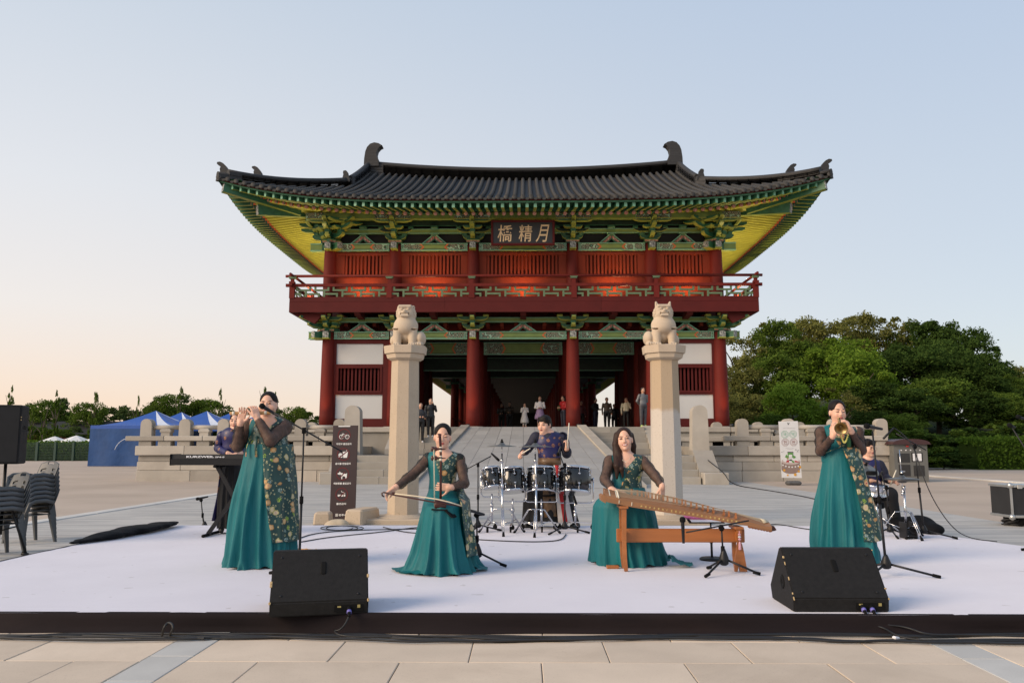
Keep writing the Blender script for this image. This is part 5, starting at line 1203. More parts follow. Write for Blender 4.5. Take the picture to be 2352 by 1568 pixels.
# ---- floor monitors
def monitor(px, py, rz, label, plugs):
    c = G(px, py, ZS); root = thing('floor_monitor', label, 'loudspeaker', (c[0], c[1], ZS), (0, 0, rz), 'floor monitors at the stage edge')
    W = .66; prof = [(0, 0), (-.012, .095), (.245, .405), (.30, .41), (.56, .10), (.52, 0)]
    def add(nm, m, mt, par=None): return obj(nm, m, mt, par or root, world=False)
    m = MB(); m.prism(prof, -W / 2, W / 2, 'yz'); 
    bmx = bmesh.new(); me = m.mesh('cabinet', 'monitor_coat'); bmx.from_mesh(me); bmesh.ops.bevel(bmx, geom=bmx.edges[:] + bmx.verts[:], offset=.008, segments=2, affect='EDGES'); bmx.to_mesh(me); bmx.free(); cab = add('cabinet', me, None)
    d = nrm((0, .257, .31)); n_ = np.array([0, -d[2], d[1]]); ctr = np.array([.02, .118, .25])
    def onface(u, v, out=.0): return np.array([u, 0, 0]) + np.array([0, -.012, .095]) + d * v + n_ * out
    m = MB(); m.box(onface(.02, .26, -.004), (.045, .11, .02), np.stack([(1, 0, 0), d, n_], 1), 0, .012); add('handle_slot_shade', m, 'rubber', cab)  # raised black box; its colour stands for the shade inside the handle hole
    for u, v in ((-.27, .35), (.27, .35), (-.26, .05), (.26, .05)): m = MB(); m.lathe([(.008, 0), (.008, .004), (.003, .005)], 8, onface(u, v, .001), n_); add('screw', m, 'black_paint', cab)
    for k in range(9):                                               # chipped edges showing bare wood
        e = rng.choice(((-W / 2, 'l'), (W / 2, 'r'))); v = rng.choice((0.0, 0.0, rng.uniform(0, .4))); p = onface(e[0] * .995, v, -.001)
        m = MB(); m.box(p, (.008 + .010 * rng.random(), .010 + .02 * rng.random(), .008), np.stack([(1, 0, 0), d, n_], 1), 0, .003); add('chip', m, 'chip_wood', cab)
    for s in (-1, 1): m = MB(); m.lathe([(.0, .0), (.05, .0), (.05, .003), (.015, .0035), (.014, -.01)], 20, (s * (W / 2 + .0005), .24, .17), (s, 0, 0)); add('pole_socket', m, 'rubber', cab)
    m = MB(); m.bx(.10, .30, -.0085, -.004, .02, .075); add('connector_plate', m, 'rubber')
    for q in ((.255, .275, .045, .065), (.12, .145, .05, .06)): add('label', MB().bx(q[0], q[1], -.012, -.008, q[2], q[3]), 'plug_yellow')
    for x in plugs:
        m = MB(); m.lathe([(.015, 0), (.017, .02), (.014, .05)], 12, (x, -.005, .045), (.0, -.8, -.5)); m.lathe([(.0165, .03), (.0165, .05)], 12, (x, -.005, .045), (.0, -.8, -.5), 1); m.lathe([(.010, .05), (.009, .085)], 10, (x, -.005, .045), (.0, -.8, -.5), 2); add('plug', m, ['rubber', 'plug_blue', 'rubber'])
    m = MB(); m.prism([(.315, .40), (.545, .105), (.55, .112), (.32, .407)], -W / 2 + .03, W / 2 - .03, 'yz'); add('grille', m, 'black_paint')
    return root
ml = monitor(733, 1413, R(13), 'worn black wedge monitor in front of the flute player', (.20,)); mr = monitor(1933, 1405.5, R(-.5), 'worn black wedge monitor with chipped corner in front of the horn player', (.14, .20))
# ---- microphones and stands
def mic(name_label, tip, tail, r=.024, pencil=False):
    tip, tail = np.array(tip, float), np.array(tail, float); a = nrm(tip - tail); L = np.linalg.norm(tip - tail)
    t = thing('microphone', name_label, 'microphone', tail)
    if pencil:
        m = MB(); m.lathe([(.010, 0), (.0125, .01), (.0125, L * .6), (.0145, L * .62), (.0145, L), (.010, L + .003)], 12, tail, a); obj('body', m, 'black_paint', t)
    else:
        m = MB(); m.lathe([(.011, 0), (.012, .01), (.017, L - .055), (.019, L - .05)], 14, tail, a); obj('body', m, 'black_paint', t)
        m = MB(); m.lathe([(.019, L - .05), (r, L - .042), (r + .001, L - .025), (r * .85, L - .006), (r * .4, L)], 14, tail, a); obj('grille', m, 'rubber', t)
    return t
def stand(label, base, top, boom=None, legs=3, rot=0.0, spread=.32, r=.0095, hub=.10, round_base=False, grp=None, weight=False):
    base, top = np.array(base, float), np.array(top, float); t = thing('microphone_stand', label, 'mic stand', base, group=grp)
    m = MB(); z0 = .012 if round_base else hub * .6
    mid = base + (top - base) * .52; m.tube([base + [0, 0, z0], mid], r * 1.25, 10); m.tube([mid, top], r * .85, 10); obj('pole', m, 'black_paint', t)
    m = MB(); m.tube([mid - (0, 0, .03), mid + (0, 0, .035)], r * 1.9, 10); obj('height_clutch', m, 'rubber', t)
    if round_base: m = MB(); m.lathe([(.125, 0), (.125, .018), (.11, .028), (.02, .034)], 28, base); obj('base', m, 'black_paint', t)
    else:
        m = MB(); m.lathe([(.022, hub * .55), (.042, hub * .65), (.044, hub * 1.0), (.022, hub * 1.45), (.014, hub * 1.6)], 14, base); obj('hub', m, 'black_paint', t)
        for k in range(legs):
            a = rot + 2 * math.pi * k / legs; d = np.array([math.cos(a), math.sin(a), 0]); m = MB(); p0 = base + d * .03 + (0, 0, hub * .9); p1 = base + d * spread + (0, 0, .016)
            m.tube([p0, p1], [r * 1.05, r * 1.05], 8, 0); m.tube([p1 - d * .05 + (0, 0, .012), p1 + d * .015 - (0, 0, .002)], r * 1.55, 8, 1); obj('leg', m, ['black_paint', 'rubber'], t)
    if boom:
        a, b = np.array(boom[0], float), np.array(boom[1], float); m = MB(); m.tube([a, b], r * .75, 8); bo = obj('boom', m, 'black_paint', t)
        m = MB(); m.tube([top - (0, 0, .025), top + (0, 0, .03)], r * 2.0, 10); d = nrm(np.cross(b - a, (0, 0, 1))); m.tube([top - d * .03, top + d * .03], r * 1.9, 10); obj('boom_clutch', m, 'rubber', t)
        if weight: m = MB(); m.tube([b - nrm(b - a) * .12, b], r * 1.7, 10); obj('counterweight', m, 'rubber', t)
    return t
def bas(px, Y): p = V(px, 1200, Y); return (p[0], Y, ZS)
# flute player's boom stand
b = bas(690, 7.5); tp = V(698, 989, 7.5); stand('black boom microphone stand in front of the flute player', b, tp, (V(622, 944, 7.45), V(786, 1037, 7.65)), rot=.6)
mic('black microphone on the boom in front of the flute player', V(596, 929, 7.42), V(640, 955, 7.48))
# fiddle player's stand
b = bas(1097, 8.25); stand('low black tripod microphone stand in front of the fiddle player', b, V(1095, 1182, 8.25), (V(1092, 1183, 8.25), V(1112, 1182, 8.2)), rot=-.45, hub=.13, spread=.30)
mic('long black microphone tilted towards the fiddle body', V(1052, 1164, 7.9), V(1112, 1181, 8.2), .027)
# drum stands
b = bas(1098, 11.4); stand('tall black boom microphone stand beside the smallest drum', b, V(1098, 1068, 11.4), (V(1072, 1077, 11.4), V(1128, 1047, 11.4)), rot=.3)
mic('black pencil microphone pointing down at the drums from the boom beside the smallest drum', V(1147, 1058, 11.4), V(1128, 1040, 11.4), pencil=False, r=.018)
b = bas(1297, 11.25); stand('black boom microphone stand in front of the largest drum', b, V(1297, 1068, 11.25), (V(1284, 1036, 11.3), V(1324, 1158, 11.2)), rot=-.2, weight=True)
mic('black microphone at the drummer\'s waist on the boom stand', V(1281, 1047, 11.35), V(1288, 1024, 11.35))
# zither stand
b = bas(1660, 7.72); stand('short black tripod microphone stand in front of the zither', b, V(1657, 1212, 7.72), (V(1576, 1222, 7.66), V(1720, 1195, 7.74)), rot=-.25, hub=.14, spread=.30)
mic('black microphone standing upright beside the zither\'s wooden rail', V(1567.5, 1186, 7.66), V(1570, 1247, 7.66), .027)
# horn player's stand
b = bas(2030, 7.6); stand('tall black microphone stand in front of the horn player', b, V(2004, 990, 7.6), None, rot=-.28, spread=.42, hub=.12)
m = MB(); m.tube([V(2012, 1086, 7.59), V(1992, 1086, 7.57)], .02, 10); lone('stand_knob', m, 'rubber', 'black clamp knob with a yellow ring on the horn player\'s stand', 'knob')
mic('black microphone lying level on the horn player\'s stand', V(1986, 977, 7.55), V(2026, 985, 7.63))
# overhead and snare stands of the seated drummer
b = bas(2121, 10.75); stand('tall black boom microphone stand between the hi-hat and the gig bag', b, V(2101, 1026, 10.75), (V(2058, 995, 10.75), V(2127, 1033, 10.75)), rot=-.5, spread=.36)
mic('black pencil microphone on the boom above the hi-hat', V(2029, 1007, 10.75), V(2053, 982, 10.75), pencil=True)
b = bas(2044, 10.9); stand('short black microphone stand beside the snare drum', b, V(2036, 1120, 10.9), (V(2024, 1085, 10.9), V(2042, 1150, 10.9)), rot=.4, spread=.28)
mic('small black microphone aimed at the snare drum', V(2020, 1098, 10.95), V(2026, 1082, 10.9), .014)
p = V(470, 1200, 12.7); stand('black microphone stand behind the keyboard at the back of the stage', (p[0], 12.7, 0), V(462, 1148, 12.7), (V(461, 1150, 12.7), V(466, 1142, 12.7)), rot=.2)
mic('black microphone on the stand at the back edge of the stage', V(450, 1146, 12.7), V(478, 1140, 12.7))
p = V(2420, 1200, 9.2); stand('black boom microphone stand at the right edge of the stage', (p[0], 9.2, ZS), V(2400, 1100, 9.2), (V(2326, 984, 9.2), V(2430, 1150, 9.2)), rot=.2)
mic('black microphone on the boom at the right edge of the stage', V(2314, 974, 9.2), V(2332, 982, 9.2), .024)
p = V(2450, 1200, 10.0); stand('second black boom microphone stand beyond the right edge of the stage', (p[0], 10.0, ZS), V(2440, 1060, 10.0), (V(2352, 960, 10.0), V(2470, 1100, 10.0)), rot=.7)
mic('black microphone on the second boom at the right edge of the stage', V(2334, 955, 10.0), V(2356, 963, 10.0), .024)
# ---- loudspeaker on a tripod at the left edge
c = V(18, 1000, 9.9); zb0, zb1 = zy(1069, 9.9) + .02, zy(934, 9.9) + .02
ls = thing('loudspeaker', 'tall black loudspeaker on a tripod beside the stacked grey chairs', 'loudspeaker', (c[0], 9.9, zb0), (0, 0, R(20)))
m = MB(); m.box((0, 0, (zb1 - zb0) / 2), (.34, .40, zb1 - zb0), None, 0, .012); obj('cabinet', m, 'monitor_coat', ls, world=False)
m = MB(); m.box((0, -.202, (zb1 - zb0) / 2), (.30, .006, zb1 - zb0 - .05), None, 0); obj('grille', m, 'black_paint', ls, world=False)
for s in (-1, 1): m = MB(); m.box((s * .172, .02, (zb1 - zb0) * .62), (.006, .12, .04), None, 0, .003); obj('side_handle', m, 'rubber', ls, world=False)
for k in range(6): m = MB(); m.box((.168 * rng.choice((-1, 1)), -.198, rng.uniform(.05, .6)), (.008, .006, .012)); obj('chip', m, 'chip_wood', ls, world=False)
sp_t = thing('speaker_stand', 'black tripod stand under the tall loudspeaker', 'speaker stand', (c[0], 9.9, 0)); m = MB(); m.tube([(c[0], 9.9, .25), (c[0], 9.9, zb0 + .01)], .018, 10); obj('pole', m, 'black_paint', sp_t); m = MB(); m.tube([(c[0], 9.9, .68), (c[0], 9.9, .78)], .032, 12); obj('collar', m, 'rubber', sp_t)
tipg = G(60, 1276); a0 = math.atan2(tipg[1] - 9.9, tipg[0] - c[0]); Ls = math.hypot(tipg[1] - 9.9, tipg[0] - c[0])
for k in range(3):
    a = a0 + 2 * math.pi * k / 3; d = np.array([math.cos(a), math.sin(a), 0]); q = np.array([c[0], 9.9, 0]); m = MB(); m.tube([q + d * .03 + (0, 0, .74), q + d * Ls + (0, 0, .018)], .015, 8); m.tube([q + d * .02 + (0, 0, .3), q + d * Ls * .55 + (0, 0, .34)], .009, 6); m.tube([q + d * (Ls - .05) + (0, 0, .03), q + d * (Ls + .02) + (0, 0, .012)], .022, 8); obj('leg', m, 'black_paint', sp_t)
# ---- stacked plastic chairs
def chair_parts():
    out = []; pts = lambda f, us, vs: [[f(u, v) for u in us] for v in vs]
    def sheet(f, nu, nv, th, hole=None):
        m = MB(); us, vs = lin(-1, 1, nu), lin(0, 1, nv); A = np.array(pts(f, us, vs), float)
        du = np.gradient(A, axis=1); dv = np.gradient(A, axis=0); N = np.cross(du, dv); N /= np.linalg.norm(N, axis=-1)[..., None] + 1e-9; Bk = A - N * th
        vsx = np.concatenate([A.reshape(-1, 3), Bk.reshape(-1, 3)]); n = nu * nv; fs = []
        keep = lambda i, j: not (hole and hole((us[j] + us[j + 1]) / 2, (vs[i] + vs[i + 1]) / 2))
        for i in range(nv - 1):
            for j in range(nu - 1):
                if not keep(i, j): continue
                a, b, c_, d = i * nu + j, i * nu + j + 1, (i + 1) * nu + j + 1, (i + 1) * nu + j; fs += [(a, b, c_, d), (n + d, n + c_, n + b, n + a)]
                for (di, dj, e0, e1) in ((-1, 0, a, b), (1, 0, c_, d), (0, 1, b, c_), (0, -1, d, a)):
                    ii, jj = i + di, j + dj
                    if ii < 0 or jj < 0 or ii >= nv - 1 or jj >= nu - 1 or not keep(ii, jj): fs.append((e0, n + e0, n + e1, e1))
        m.add(vsx, fs, 0, True); return m
    seat = sheet(lambda u, v: (u * .21, -.22 + .42 * v, .44 - .018 * (1 - u * u) * math.sin(v * 3.1) - .03 * max(0, .12 - v) / .12), 13, 11, .012); out.append(('seat', seat))
    def bk(u, v): w = .21 + .05 * math.sin(min(1, v * 1.1) * 1.7); z = .45 + .42 * v - .05 * u * u * v; return (u * w * (1 - .10 * v * v), .20 + .13 * v - .05 * (1 - u * u) * 0 + .035 * (-u * u), z)
    out.append(('backrest', sheet(bk, 25, 25, .012, lambda u, v: (abs(u) < .3 and .87 < v < .94) or (.34 < abs(u) < .78 and .16 < v < .74 and (int(v * 13) % 2 == 0)))))
    for s in (-1, 1):
        m = MB(); m.tube([(s * .25, .21, .62), (s * .28, .05, .655), (s * .285, -.12, .65), (s * .28, -.19, .61), (s * .26, -.215, .50), (s * .235, -.23, .42)], .021, 8, flat=1.5); out.append(('armrest', m))
        for y0, y1 in ((-.20, -.245), (.19, .27)):
            m = MB(); m.prism([(s * .21 - .03, y0 - .03), (s * .21 + .03, y0 - .03), (s * .21 + .03, y0 + .03), (s * .21 - .03, y0 + .03)], 0, 1, 'xy'); v = np.array(m.v); q = v[:, 2].copy()
            v[:, 0] = np.where(q > .5, v[:, 0], s * .255 + (v[:, 0] - s * .21) * .62); v[:, 1] = np.where(q > .5, v[:, 1], y1 + (v[:, 1] - y0) * .62); v[:, 2] = q * .435; m.v = [tuple(r) for r in v]; out.append(('leg', m))
    return [(n, m.mesh(n, 'chair_plastic')) for n, m in out]
CP = chair_parts()
def chair(loc, rz, label, grp, tilt=0):
    t = thing('plastic_chair', label, 'chair', loc, (tilt, 0, rz), grp); t.scale = (.86, .86, .86)
    for n, me in CP: o = bpy.data.objects.new(n, me); COL.objects.link(o); o.parent = t
g1, g2 = G(62, 1250), G(12, 1283)
for k in range(7):
    lb = 'grey plastic armchair, lowest of the tall stack beside the loudspeaker' if k == 0 else ('grey plastic armchair, topmost of the tall stack beside the loudspeaker' if k == 6 else 'grey plastic armchair in the middle of the tall stack beside the loudspeaker')
    chair((g1[0] - .1 - .012 * k, g1[1] + .2 + .012 * k, .056 * k), R(-28), lb, 'chairs of the tall stack')
for k in range(5):
    lb = 'grey plastic armchair, lowest of the short stack under the loudspeaker' if k == 0 else ('grey plastic armchair, topmost of the short stack under the loudspeaker' if k == 4 else 'grey plastic armchair in the middle of the short stack under the loudspeaker')
    chair((g2[0] - .28 - .012 * k, g2[1] + .25 + .012 * k, .056 * k), R(-34), lb, 'chairs of the short stack')
# ---- keyboard on its crossed stand
YK = 10.75; k0, k1 = V(392.5, 1044, YK), V(661, 1041, YK); zk0, zk1 = zy(1068, YK), zy(1043, YK); kx = (k0[0] + k1[0]) / 2
kb = thing('keyboard', 'long black digital keyboard with white lettering on its back panel', 'keyboard', (kx, YK, zk0)); W = k1[0] - k0[0]
m = MB(); m.prism([(YK, zk0), (YK - .004, zk0 + .075), (YK + .012, zk0 + .08), (YK + .02, zk1), (YK + .12, zk1), (YK + .14, zk1 - .03), (YK + .32, zk1 - .035), (YK + .33, zk0)], kx - W / 2, kx + W / 2, 'yz'); kcs = obj('case', m, 'black_paint', kb)
for s in (-1, 1): m = MB(); m.bx(kx + s * (W / 2 - .004), kx + s * (W / 2 + .012), YK - .006, YK + .335, zk0 - .004, zk1 + .004, 0, .006); obj('end_cheek', m, 'rubber', kb)
for k in range(52): m = MB(); x = kx - W / 2 + .05 + (W - .1) * k / 52; m.bx(x + .001, x + (W - .1) / 52 - .001, YK + .17, YK + .315, zk1 - .034, zk1 - .022); obj('white_key', m, 'paper', kb)
tw = V(470, 1053, YK); mk = text_mb('KURZWEIL', .026, .36, 0, .03); place(mk, (V(462, 1057, YK)[0] - .02, YK + .0135, zk0 + .108), np.array([[1, 0, 0], [0, 1, .10], [0, 0, 1]])); obj('lettering', mk, 'paper', kcs, fixn=False)
mk = text_mb('SP4-8', .017, .12, 0, .02); place(mk, (V(462, 1057, YK)[0] + .235, YK + .0135, zk0 + .104), np.array([[1, 0, .25], [0, 1, .10], [0, 0, 1]])); obj('lettering', mk, 'paper', kcs, fixn=False)
ks = thing('keyboard_stand', 'black crossed keyboard stand carrying the digital keyboard', 'keyboard stand', (kx, YK + .15, ZS)); xl, xr = xx(474, YK, 1230), xx(576, YK, 1230)
for (xa, xb, y) in ((xl, xr + .02, YK + .05), (xr, xl + .07, YK + .09)): m = MB(); m.bar((xa, y, ZS + .03), (xb, y, zk0 - .02), .028, .05); obj('strut', m, 'black_paint', ks)
for xa in (xl, xr):
    m = MB(); m.tube([(xa, YK - .12, ZS + .022), (xa, YK + .42, ZS + .022)], .02, 10); obj('foot_bar', m, 'rubber', ks)
for xa in (xl + .07, xr + .02): m = MB(); m.tube([(xa, YK - .02, zk0 - .016), (xa, YK + .34, zk0 - .016)], .018, 10); obj('support_bar', m, 'rubber', ks)
# ---- hanging drums on chrome frames
def d5(x, y): return (1091 + x / 5.461, 941.7 + y / 5.461)
def frame_axes(ax):
    z = nrm(ax); x = nrm(np.cross((0, 1, 0), z)); return np.stack([x, np.cross(z, x), z], 1)
def drum(cxy, w, h, Y, yaw, tilt, label, size_r, pole_px):
    c = V(*d5(*cxy), Y); r = w / 2; ax = np.array([math.sin(yaw), math.sin(tilt), math.cos(tilt)]); ax = nrm(ax); M = frame_axes(ax)
    t = thing('drum', label, 'drum', (c[0], Y, ZS), group='barrel drums'); T = lambda p: c + M @ np.array(p, float)
    m = MB(); m.lathe([(r * .90, -h / 2 + .01), (r * .97, -h * .30), (r * 1.02, -h * .1), (r * 1.02, h * .1), (r * .98, h * .3), (r * .92, h / 2 - .01)], 36, c, ax); obj('shell', m, 'drum_black', t)
    for s in (-1, 1):
        m = MB(); m.lathe([(r * .93, s * h / 2 - .014), (r * .97, s * h / 2 - .014), (r * .98, s * h / 2 + .014), (r * .93, s * h / 2 + .016)], 36, c, ax); hp_ = obj('hoop', m, 'chrome', t)
        m = MB(); m.lathe([(0, s * (h / 2 + .002)), (r * .92, s * (h / 2 + .004)), (r * .92, s * (h / 2 - .006)), (0, s * (h / 2 - .006))], 36, c, ax); obj('head', m, 'drum_head' if s < 0 else 'drum_head_white', t)
        for k in range(8):
            a = 2 * math.pi * (k + .25) / 8; u = lambda rr, z: T((rr * math.cos(a), rr * math.sin(a), z)); m = MB(); m.tube([u(r * 1.0, s * (h / 2 + .012)), u(r * 1.035, s * h * .22)], .0045, 6); m.tube([u(r * .98, s * (h / 2 - .004)), u(r * 1.02, s * (h / 2 - .004))], .011, 8); m.box(u(r * 1.03, s * h * .20), (.03, .018, .022), M, 0, .006); obj('lug', m, 'chrome', hp_)
    # U-shaped hanging frame and pole
    m = MB(); k = r * 1.12; path = [(-k, 0, .02)] + [(-k, 0, -h * .55)] + [(-k + .05 * (1 - math.cos(a)), 0, -h * .78 - .05 * math.sin(a)) for a in lin(0, math.pi / 2, 5)] + [(k - .05 * (1 - math.cos(a)), 0, -h * .78 - .05 * math.sin(a)) for a in lin(math.pi / 2, 0, 5)] + [(k, 0, -h * .55), (k, 0, .02)]
    UP = np.stack([M[:, 0] * [1, 1, 0], (0, 1, 0), (0, 0, 1)], 1); m.tube([c + UP @ np.array(p) for p in path], .0095, 8); obj('hanging_frame', m, 'chrome', t)
    for s in (-1, 1): m = MB(); m.lathe([(.008, -.02), (.03, 0), (.032, .015), (.012, .02)], 12, c + UP @ np.array((s * k * .98, 0, .01)), UP @ np.array((s, 0, 0))); obj('pivot', m, 'chrome', t)
    bt = c + UP @ np.array((0, 0, -h * .83)); bse = np.array([bt[0], Y + .02, ZS])
    m = MB(); m.tube([bt + (0, 0, .005), bt - (0, 0, .16)], .011, 10); m.tube([bt - (0, 0, .14), bse + (0, 0, .10)], .016, 12); m.tube([bt - (0, 0, .17), bt - (0, 0, .13)], .024, 10); obj('pole', m, 'chrome', t)
    for k in range(3):
        a = math.pi / 6 + 2 * math.pi * k / 3 + yaw; d = np.array([math.cos(a), math.sin(a), 0]); m = MB(); m.bar(bse + (0, 0, .115), bse + d * .30 + (0, 0, .085), .022, .014); obj('leg', m, 'chrome', t)
        m = MB(); e = bse + d * .30; m.lathe([(.012, -.011), (.031, -.011), (.031, .011), (.012, .011)], 16, e + (0, 0, .033), (-d[1], d[0], 0)); m.box(e + (0, 0, .065), (.03, .03, .03), None, 0, .006); obj('caster', m, 'rubber', t)
    return t
YD = 11.6
drum((212, 850), .265, .262, YD - .02, -.16, .22, 'smallest black barrel drum with chrome hoops, beside the microphone boom', 0, 0)
drum((472, 878), .345, .305, YD, -.08, .22, 'second smallest black barrel drum, between the smallest drum and the cymbal stand', 0, 0)
drum((832, 878), .405, .315, YD + .02, 0, .22, 'second largest black barrel drum, below the drummer\'s chest', 0, 0)
drum((1252, 882), .455, .325, YD, .05, .20, 'largest black barrel drum with chrome hoops, beside the zither player', 0, 0)
def cymbal(c, r, label, pole_base, dome=True, tri=True, legs_rot=0.0, grp=None, tilt=(0, 0)):
    c = np.array(c, float); b = np.array(pole_base, float); t = thing('cymbal', label, 'cymbal', b, group=grp); ax = nrm((tilt[0], tilt[1], 1))
    m = MB(); m.lathe([(r, -.012), (r, -.009), (r * .6, .004), (r * .24, .012), (r * .22, .018), (r * .12, .04), (.012, .045), (.012, .036), (r * .12, .032), (r * .24, .008), (r * .6, .0)], 40, c, ax); obj('plate', m, 'cymbal_bronze', t)
    m = MB(); m.lathe([(.012, .04), (.022, .045), (.022, .06), (.012, .064), (.014, .085), (.006, .09)], 12, c, ax); obj('felt_and_nut', m, 'rubber', t)
    m = MB(); m.tube([c + (0, 0, .05), c - (0, 0, .18)], .006, 8); m.tube([c - (0, 0, .10), b + (0, 0, .45)], .011, 10); m.tube([b + (0, 0, .62), b + (0, 0, .06)], .0145, 12); m.tube([c - (0, 0, .22), c - (0, 0, .17)], .020, 10); m.tube([b + (0, 0, .60), b + (0, 0, .65)], .022, 10); m.box(c - (0, .02, .20), (.05, .02, .018), None, 0, .005); obj('pole', m, 'chrome', t)
    for k in range(3):
        a = legs_rot + 2 * math.pi * k / 3; d = np.array([math.cos(a), math.sin(a), 0]); m = MB()
        for s in (-1, 1): n_ = np.array([-d[1], d[0], 0]) * .012 * s; m.tube([b + n_ + (0, 0, .33), b + d * .12 + n_ + (0, 0, .32), b + d * .33 + n_ + (0, 0, .03)], .006, 6)
        m.tube([b + (0, 0, .10), b + d * .22 + (0, 0, .18)], .006, 6); lg = obj('leg', m, 'chrome', t); m = MB(); m.tube([b + d * .31 + (0, 0, .055), b + d * .355 + (0, 0, .008)], [.012, .019], 8); obj('foot', m, 'rubber', lg)
    return t
def bs5(x, Y): p = V(d5(x, 0)[0], 1200, Y); return (p[0], Y, ZS)
cymbal(V(*d5(338, 446), 11.15), .205, 'bronze cymbal with black felt nut on a chrome stand above the two small drums', bs5(342, 11.15), legs_rot=-1.5)
cymbal(V(*d5(756, 450), 11.05), .225, 'bronze cymbal with raised bell on a chrome stand in front of the drummer', bs5(768, 11.05), legs_rot=-1.65)
# ---- seated drummer's snare and hi-hat
def d6(x, y): return (1940.8 + x / 5.461, 976.2 + y / 5.461)
c = V(*d6(385, 815), 11.25); sn = thing('snare_drum', 'shiny chrome snare drum on a folding stand beside the horn player', 'drum', (c[0], 11.25, ZS)); ax = nrm((.06, -.10, 1))
m = MB(); m.lathe([(.145, -.055), (.142, -.05), (.142, .05), (.145, .055)], 32, c, ax); obj('shell', m, 'chrome', sn); m = MB(); m.lathe([(.15, .052), (.152, .07), (.14, .072), (0, .066)], 32, c, ax); obj('head', m, 'drum_head_white', sn)
for z in (-.062, .066): m = MB(); m.lathe([(.148, z - .01), (.156, z - .01), (.156, z + .01), (.148, z + .01)], 32, c, ax); obj('hoop', m, 'chrome', sn)
for k in range(10): a = 2 * math.pi * k / 10; m = MB(); m.tube([c + (.155 * math.cos(a), .155 * math.sin(a), -.06), c + (.155 * math.cos(a), .155 * math.sin(a), .07)], .005, 6); m.box(c + (.15 * math.cos(a), .15 * math.sin(a), .0), (.02, .02, .04), (0, 0, a), 0, .005); obj('lug', m, 'chrome', sn)
m = MB(); m.lathe([(.13, -.072), (.148, -.11), (.10, -.13)], 28, c, ax); obj('snare_basket_pad', m, 'rubber', sn)
m = MB(); m.tube([c - (0, 0, .12), (c[0], 11.25, ZS + .06)], .015, 10)
for k in range(3):
    a = .5 + 2 * math.pi * k / 3; d = np.array([math.cos(a), math.sin(a), 0]); m.tube([c - (0, 0, .22), c + d * .15 - (0, 0, .09)], .010, 8)
obj('pole', m, 'chrome', sn)
for k in range(3):
    a = -.4 + 2 * math.pi * k / 3; d = np.array([math.cos(a), math.sin(a), 0]); m = MB(); q = np.array((c[0], 11.25, ZS)); m.tube([q + (0, 0, .26), q + d * .28 + (0, 0, .025)], .009, 8); obj('leg', m, 'chrome', sn)
hh_ = V(*d6(714, 664), 10.75); hb = V(d6(765, 0)[0], 1200, 10.75); hh = cymbal(hh_, .205, 'hi-hat cymbal pair on a chrome stand with long clutch rod', (hb[0], 10.75, ZS), legs_rot=.6)
m = MB(); m.lathe([(.204, -.016), (.204, -.02), (.06, -.035), (.05, -.055), (.012, -.06)], 36, hh_, (0, 0, 1)); obj('lower_plate', m, 'cymbal_bronze', hh)
m = MB(); m.tube([hh_, V(*d6(681, 305), 10.75)], .0055, 8); m.tube([hh_ + (0, 0, .04), hh_ + (0, 0, .09)], .014, 10); m.box(hh_ + (.02, 0, .085), (.05, .015, .02), None, 0, .004); obj('clutch_rod', m, 'chrome', hh)
m = MB(); q = np.array((hb[0], 10.75, ZS)); m.box(q + (0, -.05, .07), (.075, .26, .012), (R(16), 0, 0), 0, .004); m.bx(q[0] - .07, q[0] - .055, 10.6, 10.8, ZS + .004, ZS + .20); m.bx(q[0] + .055, q[0] + .07, 10.6, 10.8, ZS + .004, ZS + .20); m.bx(q[0] - .06, q[0] + .06, 10.72, 10.80, ZS + .004, ZS + .016); obj('pedal', m, 'black_paint', hh)
cc_ = V(*d6(245, 535), 11.6); cymbal(cc_, .20, 'dark tilted cymbal between the horn player and the seated drummer', (cc_[0], 11.6, ZS), legs_rot=.2, tilt=(.25, -.55))
# throne
th_ = V(1998, 1170, 12.25); m = MB(); zt2 = zy(1150, 12.25); m.lathe([(.15, zt2 - .09), (.165, zt2 - .07), (.165, zt2 - .02), (.14, zt2)], 24, (th_[0], 12.15, 0)); st = thing('drum_stool', 'round black stool under the seated drummer', 'stool', (th_[0], 12.15, ZS)); obj('seat', m, 'bag_cloth', st)
m = MB(); m.tube([(th_[0], 12.15, ZS + .1), (th_[0], 12.15, zt2 - .08)], .02, 10); obj('pole', m, 'chrome', st)
for k in range(3): a = .3 + 2 * math.pi * k / 3; m = MB(); m.tube([(th_[0], 12.15, ZS + .2), (th_[0] + .24 * math.cos(a), 12.15 + .24 * math.sin(a), ZS + .012)], .010, 8); obj('leg', m, 'chrome', st)
# ---- bags, flight case, coil
def lump(name, label, cat, pts, rad, flat, mat, seed):
    r = random.Random(seed); s_ = [np.array(p, float) for p in pts]; lo = np.min(s_, 0) - max(rad) - .05; hi = np.max(s_, 0) + max(rad) + .05; f = SDF(lo, hi, .016)
    for i in range(len(s_) - 1):
        n = max(3, int(np.linalg.norm(s_[i + 1] - s_[i]) / .09))
        for k in range(n + 1):
            q = s_[i] + (s_[i + 1] - s_[i]) * k / n; rr = rad[i] + (rad[i + 1] - rad[i]) * k / n; f.ell(q + [r.uniform(-.02, .02), r.uniform(-.02, .02), 0], (rr * r.uniform(.85, 1.15), rr * r.uniform(.85, 1.15), rr * flat * r.uniform(.8, 1.2)), .03)
    z0 = s_[0][2] - .0; v, q, c_ = f.mesh(); v = relax(v, q, 1); zb = min(p[2] for p in s_) - max(rad) * flat * .6; v[:, 2] = np.maximum(v[:, 2], zb + .0); o = tuple(np.array([v[:, 0].mean(), v[:, 1].mean(), v[:, 2].min()]))
    return tag(obj(name, npmesh(name, v, q, mat, o), None, None, loc=o), label, cat)
